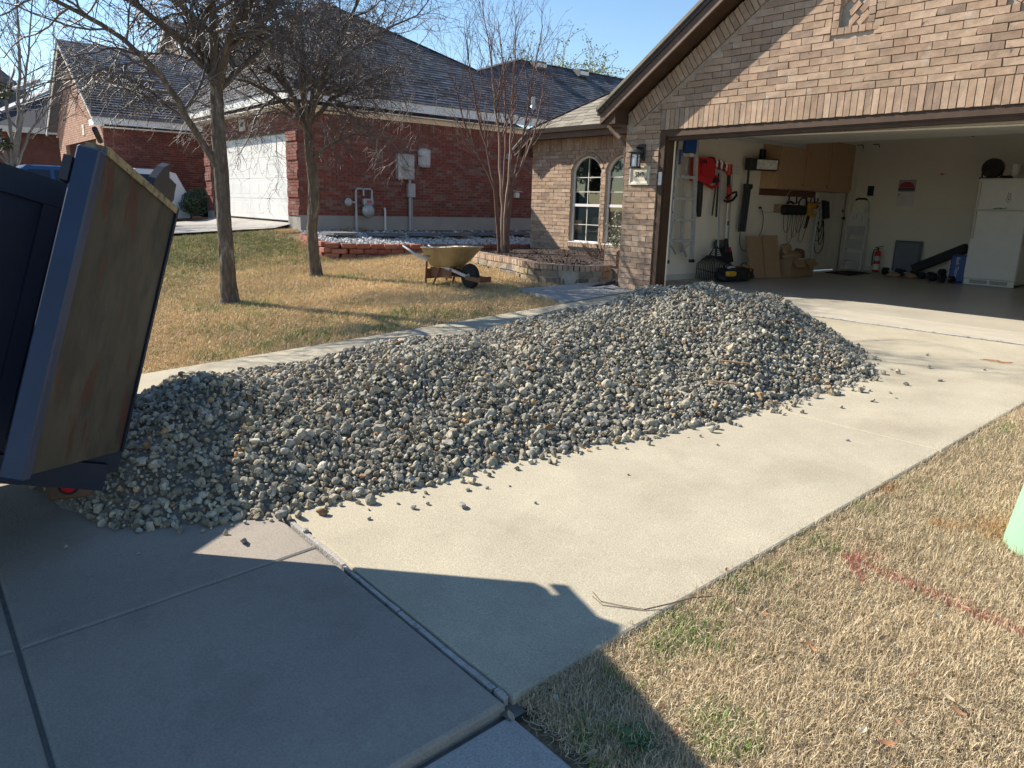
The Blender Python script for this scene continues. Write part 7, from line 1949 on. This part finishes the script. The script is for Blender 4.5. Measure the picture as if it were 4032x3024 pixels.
lump('dark_pot', 'dark red brown pot standing in the cardboard box', 'pot', (-.1, 4.1, .28), (.09, .12, .11), MAT['board'], 3)
lump('white_wrap', 'white plastic wrapping spilling from the cardboard box', 'wrapping', (.05, 3.95, .25), (.07, .2, .035), MAT['white'], 4)
# tool bag on the floor
bg_ = thing('tool_bag', 'long black and yellow tool bag lying on the garage floor behind the gravel', 'tool bag', (.05, 2.0, 0))
V, F = ico(3); V = V.copy(); V = np.sign(V) * np.abs(V) ** .6; V = V * np.array([.15, .42, .12]) * (1 + .06 * np.sin(V @ np.array([3, 9, 5])))[:, None]; V[:, 2] = np.clip(V[:, 2], -.1, 1) + .102
np_mesh('bag_body', V + np.array([.02, 2.02, 0]), F, MAT['blackp'], bg_, None, None, True)
m = MB(); m.rbox(.10, .175, 1.62, 1.85, .09, .17, .02); m.build('yellow_pocket', MAT['yellow'], bg_)
m = MB(); m.prism([(.02, 2.08, .222), (.12, 2.05, .19), (.165, 2.15, .12), (.165, 2.2, .08), (.15, 2.26, .17), (.03, 2.3, .226)], (.008, 0, .008)); m.build('yellow_flap', MAT['yellow'], bg_)
for y in (1.78, 2.24):
    m = MB(); m.tube([(.02, y - .1, .2), (.03, y - .06, .27), (.03, y + .04, .28), (.02, y + .1, .2)], .009, 6); m.build('handle', MAT['blackp'], bg_, smooth=True)
lump('grey_glove', 'pale grey glove lying on top of the tool bag', 'glove', (.07, 1.82, .19), (.05, .09, .03), Mt('grey_cloth', (.4, .42, .46), .9), 6)
m = MB(); m.prism([(-.16, 5.2, .002), (.42, 4.96, .002), (.36, 5.95, .002), (-.12, 6.02, .002)], (0, 0, .012)); tag(m.build('door_mat', MAT['mulch'], None, (.1, 5.5, 0)), 'dark door mat on the garage floor before the side door', 'mat')
# second, white step stool
s2 = thing('step_stool', 'folded white and aluminium step stool leaning on the garage back wall', 'step ladder', (-.3, 6.55, 0))
yb_ = 6.60
for s in (-1, 1):
    m = MB(); m.bar((-.315 + s * .20, yb_ - .12, .0), (-.315 + s * .165, yb_ - .02, 1.12), .025, .05, (0, 1, 0)); m.build('side_rail', MAT['white'], s2)
    m = MB(); m.bar((-.315 + s * .235, yb_ - .06, .0), (-.315 + s * .185, yb_ - .012, 1.0), .02, .03, (0, 1, 0)); m.build('rear_leg', MAT['alu'], s2)
m = MB(); m.tube([(-.48, yb_ - .03, 1.1), (-.485, yb_ - .02, 1.25), (-.45, yb_ - .02, 1.34), (-.38, yb_ - .02, 1.38), (-.25, yb_ - .02, 1.38), (-.18, yb_ - .02, 1.34), (-.145, yb_ - .02, 1.25), (-.15, yb_ - .03, 1.1)], .014, 8); m.build('hand_rail', MAT['alu'], s2, smooth=True)
m = MB(); m.tube([(-.43, yb_ - .02, 1.36), (-.38, yb_ - .02, 1.383), (-.25, yb_ - .02, 1.383), (-.2, yb_ - .02, 1.36)], .02, 8); m.build('hand_grip', MAT['blackp'], s2, smooth=True)
for z in (.28, .54, .80):
    m = MB(); m.box(-.49, -.14, yb_ - .11, yb_ - .085, z - .11, z + .06); m.build('tread', MAT['greyplastic'], s2)
m = MB(); m.box(-.47, -.16, yb_ - .075, yb_ - .06, .86, 1.12); mp_ = m.build('label_panel', MAT['white'], s2)
for (x, z) in ((-.42, 1.0), (-.36, 1.04), (-.24, 1.0)):
    m = MB(); m.box(x, x + .02, yb_ - .078, yb_ - .0755, z - .05, z + .05); m.build('panel_print', MAT['greyplastic'], mp_)
m = MB(); m.box(-.50, -.13, yb_ - .12, yb_ - .1, .1, .125); m.build('cross_bar', MAT['alu'], s2)
# fire extinguisher
fe = thing('fire_extinguisher', 'red fire extinguisher with white label standing by the back wall', 'fire extinguisher', (.25, 6.35, 0))
m = MB(); m.lathe([(.055, .004), (.06, .02), (.06, .34), (.045, .4), (.02, .42)], (.25, 6.35, 0), 18); m.build('cylinder', MAT['red'], fe, smooth=True)
m = MB(); m.lathe([(.0605, .05), (.0605, .16)], (.25, 6.35, 0), 18); m.build('label', MAT['white'], fe, smooth=True)
m = MB(); m.lathe([(.0607, .22), (.0607, .31)], (.25, 6.35, 0), 18); m.build('instruction_label', MAT['greyplastic'], fe, smooth=True)
m = MB(); m.tube([(.25, 6.35, .42), (.25, 6.35, .47)], .018, 8); m.bar((.2, 6.33, .47), (.36, 6.3, .50), .02, .015); m.bar((.23, 6.34, .45), (.34, 6.31, .45), .018, .012); m.build('valve', MAT['black'], fe)
m = MB(); m.tube([(.24, 6.35, .45), (.18, 6.33, .42), (.17, 6.32, .3), (.18, 6.32, .12)], .012, 6); m.build('hose', MAT['blackp'], fe, smooth=True)
# switches, calendar, magnet on the back wall
m = MB(); m.rbox(-.25, -.13, GB - .022, GB - .001, 1.44, 1.63, .005); tag(m.build('door_control', MAT['blackp'], None, (-.19, GB, 1.44)), 'small black control panel on the garage back wall', 'wall control')
m = MB(); m.rbox(-.27, -.16, GB - .012, GB - .001, 1.1, 1.24, .004); tag(m.build('light_switch', MAT['trimw'], None, (-.2, GB, 1.1)), 'cream light switch plate under the black wall control', 'light switch')
ca_ = thing('wall_calendar', 'wall calendar with a red car picture above its page', 'calendar', (.48, GB, 1.25))
m = MB(); m.box(.33, .64, GB - .006, GB - .001, 1.52, 1.74); m.build('picture', Mt('calendar_picture', (.4, .4, .44), .6, .1, 30), ca_)
m = MB(); m.prism([(.345, GB - .0085, 1.60), (.36, GB - .0085, 1.66), (.44, GB - .0085, 1.70), (.53, GB - .0085, 1.70), (.6, GB - .0085, 1.66), (.625, GB - .0085, 1.6)], (0, .002, 0)); m.build('red_car_print', Mt('print_red', (.38, .06, .07), .6), ca_)
m = MB(); m.box(.335, .635, GB - .0083, GB - .0062, 1.54, 1.595); m.build('print_ground', Mt('print_dark', (.1, .09, .12), .6), ca_)
m = MB(); m.box(.33, .64, GB - .0058, GB - .001, 1.26, 1.518); pg_ = m.build('page', MAT['white'], ca_)
for r_ in range(5):
    m = MB(); m.box(.36, .62, GB - .0075, GB - .006, 1.29 + r_ * .037, 1.292 + r_ * .037); m.build('page_line', MAT['greyplastic'], pg_)
m = MB(); m.box(.345, .37, GB - .0077, GB - .0061, 1.455, 1.485); m.build('month_mark', MAT['blackp'], pg_)
m = MB(); m.prism([(1.02, GB - .004, 1.83), (1.07, GB - .004, 1.85), (1.13, GB - .004, 1.835), (1.07, GB - .004, 1.82)], (0, .003, 0)); tag(m.build('red_mark', MAT['red'], None, (1.07, GB, 1.82)), 'tiny red sticker high on the garage back wall', 'sticker')
# folding table leaning on the back wall
ft = thing('folded_table', 'grey folding table top leaning on the garage back wall', 'table', (.7, 6.5, 0))
m = MB(); m.rbox(.46, .96, 6.545, 6.575, .01, .62, .02); m.build('tabletop', Mt('slate_plastic', (.17, .19, .22), .6), ft)
m = MB(); m.rbox(.49, .93, 6.538, 6.5445, .04, .59, .015); m.build('inner_panel', Mt('slate_plastic2', (.2, .22, .26), .6), ft)
# dark beam and dumbbells
m = MB(); m.bar((.92, 6.42, .12), (1.82, 6.25, .56), .12, .15); tag(m.build('foam_beam', Mt('dark_foam', (.045, .045, .05), .9), None, (.9, 6.4, .05)), 'dark foam beam leaning diagonally behind the dumbbells', 'beam')
def dumbbell(x, y, z, ang, r_, lab):
    t = thing('dumbbell', lab, 'dumbbell', (x, y, z - r_), 'dumbbells in front of the garage back wall')
    T = Matrix.Translation((x, y, z)) @ Matrix.Rotation(ang, 4, 'Z')
    for s in (-1, 1):
        m_ = MB(T); m_.lathe([(r_ * .8, s * .06), (r_, s * .075), (r_, s * .15), (r_ * .8, s * .165)], (0, 0, 0), 6, 'x'); m_.build('head', MAT['blackp'], t)
    m_ = MB(T); m_.tube([(-.06, 0, 0), (.06, 0, 0)], .016, 8); m_.build('bar', MAT['galv'], t)
for x, y, z, a, r_, lab in ((.78, 5.85, .075, .1, .075, 'leftmost dark hexagonal dumbbell on the floor'), (1.08, 5.8, .07, -.1, .07, 'second dumbbell from the left, by the folding table'), (1.42, 5.75, .065, 1.3, .065, 'third dumbbell, end on, below the leaning beam'), (1.60, 5.78, .065, 1.3, .065, 'fourth dumbbell, end on, below the leaning beam'), (1.72, 5.48, .055, 1.2, .055, 'small front dumbbell left of the toilet paper'), (1.88, 5.42, .055, 1.2, .055, 'small front dumbbell closest to the refrigerator'), (1.8, 5.62, .16, 1.2, .06, 'dumbbell stacked on top of two smaller ones')):
    dumbbell(x, y, z, a, r_, lab)
for x, lab in ((.93, 'left of two pale worn shoes among the dumbbells'), (1.22, 'right of two pale worn shoes among the dumbbells')): lump('shoe', lab, 'shoe', (x, 5.6, 0), (.12, .06, .05), MAT['card'], 9)
tp_ = thing('toilet_paper_pack', 'blue pack of toilet paper standing against the white refrigerator', 'toilet paper', (1.93, 5.6, 0))
m = MB(); m.rbox(1.845, 2.115, 5.56, 5.8, .003, .46, .03); m.build('wrapper', Mt('blue_wrapper', (.03, .09, .3), .35), tp_)
m = MB(); m.rbox(1.81, 1.8445, 5.6, 5.78, .12, .2, .01); m.rbox(1.81, 1.8445, 5.6, 5.78, .27, .36, .01); m.build('white_roll', MAT['white'], tp_)
text('Bath Tissue', .075, (1.965, 5.556, .25), (R(90), R(90), 0), MAT['white'], tp_)
m = MB(); m.box(1.90, 1.95, 5.555, 5.5585, .05, .09); m.build('print_square', MAT['white'], tp_)
# refrigerator
fr_ = thing('refrigerator', 'white top freezer refrigerator against the garage back wall', 'refrigerator', (2.51, 5.75, 0))
fx0, fx1, fy = 2.13, 2.885, 5.42
m = MB(); m.rbox(fx0 + .004, fx1 - .004, fy + .055, 6.15, .03, 1.70, .012); m.build('cabinet', MAT['white'], fr_)
m = MB(); m.rbox(fx0, fx1, fy, fy + .053, .10, 1.195, .014); fd1 = m.build('lower_door', MAT['white'], fr_)
m = MB(); m.rbox(fx0, fx1, fy, fy + .053, 1.207, 1.70, .014); fd2 = m.build('freezer_door', MAT['white'], fr_)
m = MB(); m.rbox(fx0 + .02, fx0 + .05, fy - .045, fy - .001, .74, 1.18, .008); m.build('handle', MAT['trimw'], fd1)
m = MB(); m.rbox(fx0 + .02, fx0 + .05, fy - .045, fy - .001, 1.23, 1.64, .008); m.build('handle', MAT['trimw'], fd2)
m = MB(); m.box(fx0 + .01, fx1 - .01, fy + .01, fy + .05, .003, .095); gr_ = m.build('kick_plate', MAT['white'], fr_)
for k in range(4):
    for xa, xb in ((fx0 + .1, fx0 + .36), (fx0 + .4, fx1 - .1)):
        m = MB(); m.box(xa, xb, fy + .006, fy + .0098, .03 + k * .014, .037 + k * .014); m.build('grille_slot', MAT['blackp'], gr_)
m = MB(); m.prism([(2.37, fy - .004, 1.225), (2.43, fy - .004, 1.24), (2.5, fy - .004, 1.245), (2.55, fy - .004, 1.24), (2.6, fy - .004, 1.25), (2.6, fy - .004, 1.235), (2.53, fy - .004, 1.225), (2.52, fy - .004, 1.215), (2.5, fy - .004, 1.225), (2.45, fy - .004, 1.225), (2.44, fy - .004, 1.216), (2.42, fy - .004, 1.225)], (0, .003, 0)); tag(m.build('lizard_magnet', Mt('magnet_green', (.06, .22, .07), .5), None, (2.5, fy, 1.22)), 'flat green reptile shaped magnet on the freezer door', 'magnet')
m = MB()
for c_, rx_, rz_ in (((2.6, 1.37), .03, .045), ((2.6, 1.43), .022, .02)): m.tube([(c_[0] + rx_ * math.cos(a), fy - .002, c_[1] + rz_ * math.sin(a)) for a in np.linspace(0, 6.28, 18)], .003, 4)
m.tube([(2.59, fy - .002, 1.45), (2.58, fy - .002, 1.48)], .004, 4); m.tube([(2.612, fy - .002, 1.45), (2.618, fy - .002, 1.475)], .004, 4); m.box(2.592, 2.608, fy - .003, fy - .001, 1.36, 1.385)
tag(m.build('door_sticker', MAT['blackp'], None, (2.6, fy, 1.33)), 'little black line drawing stuck on the freezer door', 'sticker')
# fan, towels on top
fn = thing('floor_fan', 'round black fan standing on top of the white refrigerator', 'fan', (2.2, 5.75, 1.7))
fc_ = (2.2, 5.68, 1.87); 
for k in range(5):
    m = MB(); r_ = .03 + .03 * k; m.tube([(fc_[0] + r_ * math.cos(a), fc_[1] - .055 + .0 * k + .05 * (r_ / .15) ** 2, fc_[2] + r_ * math.sin(a)) for a in np.linspace(0, 6.283, 25)], .004, 4); m.build('grille_ring', MAT['black'], fn)
m = MB(); m.lathe([(.15, -.02), (.155, .0), (.155, .1), (.14, .12)], (fc_[0], fc_[1], fc_[2]), 26, 'y'); m.build('shroud', MAT['blackp'], fn, smooth=True)
m = MB()
for k in range(3):
    a = k * 2.09; m.prism([(fc_[0] + .03 * math.cos(a), fc_[1] - .025, fc_[2] + .03 * math.sin(a)), (fc_[0] + .13 * math.cos(a - .35), fc_[1] - .035, fc_[2] + .13 * math.sin(a - .35)), (fc_[0] + .13 * math.cos(a + .35), fc_[1] - .022, fc_[2] + .13 * math.sin(a + .35))], (0, .004, 0))
m.build('blade', MAT['black'], fn)
m = MB(); m.tube([(2.06, 5.72, 1.72), (2.05, 5.73, 1.87)], .014, 6); m.tube([(2.34, 5.72, 1.72), (2.35, 5.73, 1.87)], .014, 6); m.tube([(2.04, 5.66, 1.712), (2.36, 5.66, 1.712)], .013, 6); m.build('stand', MAT['black'], fn)
lump('black_cloth', 'black folded cloth lying beside the fan on the refrigerator', 'cloth', (2.42, 5.7, 1.701), (.1, .08, .03), MAT['blackp'], 12)
m = MB(); m.lathe([(.06, 1.702), (.062, 1.71), (.062, 1.93), (.06, 1.935), (.02, 1.935)], (2.5, 5.8, 0), 18); tag(m.build('paper_towel', MAT['white'], None, (2.5, 5.8, 1.702), smooth=True), 'white paper towel roll on top of the refrigerator', 'paper towel')
# opener on the ceiling
op_ = thing('door_opener', 'garage door opener with dangling cord under the ceiling', 'door opener', (2.45, 3.2, 2.3))
m = MB(); m.rbox(2.36, 2.68, 3.05, 3.4, 2.22, 2.36, .02); m.lathe([(.02, 2.17), (.05, 2.19), (.05, 2.22)], (2.5, 3.2, 0), 12); m.build('motor_case', MAT['blackp'], op_)
m = MB(); m.bar((2.45, .35, 2.24), (2.45, 3.05, 2.3), .04, .03); m.build('rail', MAT['galv'], op_)
m = MB(); m.bar((2.18, 3.0, 2.72), (2.2, 3.0, 2.2), .03, .02); m.bar((2.2, 3.0, 2.22), (2.3, 3.0, 2.32), .03, .03); m.build('hanger', MAT['black'], op_)
m = MB(); m.tube([(2.7, 3.2, 2.3), (2.73, 3.2, 2.2)] + [(2.74 + .05 * math.cos(a), 3.2, 2.18 + .03 * math.sin(a)) for a in np.linspace(0, 9, 20)], .006, 5); m.build('cord', MAT['blackp'], op_, smooth=True)
for k, (dx, dz) in enumerate(((0, 0), (.3, .02))):
    m = MB(); m.tube([(-.2 + dx, 5.9, 2.34), (-.1 + dx, 5.9, 2.34), (-.08 + dx, 5.9, 2.28)], .01, 5); tag(m.build('ceiling_hook', MAT['black'], None, (-.1 + dx, 5.9, 2.3)), ('left' if k == 0 else 'right') + ' dark hook sticking out above the oak cabinets', 'hook')
# sheath of leaf litter on the driveway near the garage
m = MB(); rgq = random.Random(2)
for k in range(7):
    a = rgq.uniform(-.5, .5); c_ = Vector((4.72 + rgq.uniform(-.1, .1), -1.12 + rgq.uniform(-.04, .04), plane_z(-1.12) + .004)); m.tube([c_, c_ + Vector((math.cos(a), math.sin(a) * .5, .04)) * .05, c_ + Vector((math.cos(a), math.sin(a) * .5, .06)) * .11], .003, 4)
tag(m.build('twig_litter', leafc[4], None, (4.72, -1.12, -.11), fix=False), 'little heap of brown twigs and seed pods on the driveway near the garage', 'twigs')
m = MB(); m.prism([(3.02, -3.95, .115), (3.3, -3.78, .12), (3.34, -3.8, .135), (3.05, -3.99, .13)], (.0, .0, .004))
for (a, b, lab) in (((3.72, -3.6, .02), (3.86, -3.42, .06), 'pale curved wood splinter lying on the gravel heap'), ((3.85, -3.9, -.06), (4.0, -3.72, -.04), 'tan flat stick low on the near side of the gravel heap')):
    zz = max(float(heap(np.array(a[0]), np.array(a[1]))) + plane_z(a[1]), float(heap(np.array(b[0]), np.array(b[1]))) + plane_z(b[1])) + .03
    m = MB(); m.bar((a[0], a[1], zz + .02), (b[0], b[1], zz), .025, .008); tag(m.build('stick', MAT['oak2'], None, (a[0], a[1], zz)), lab, 'stick')
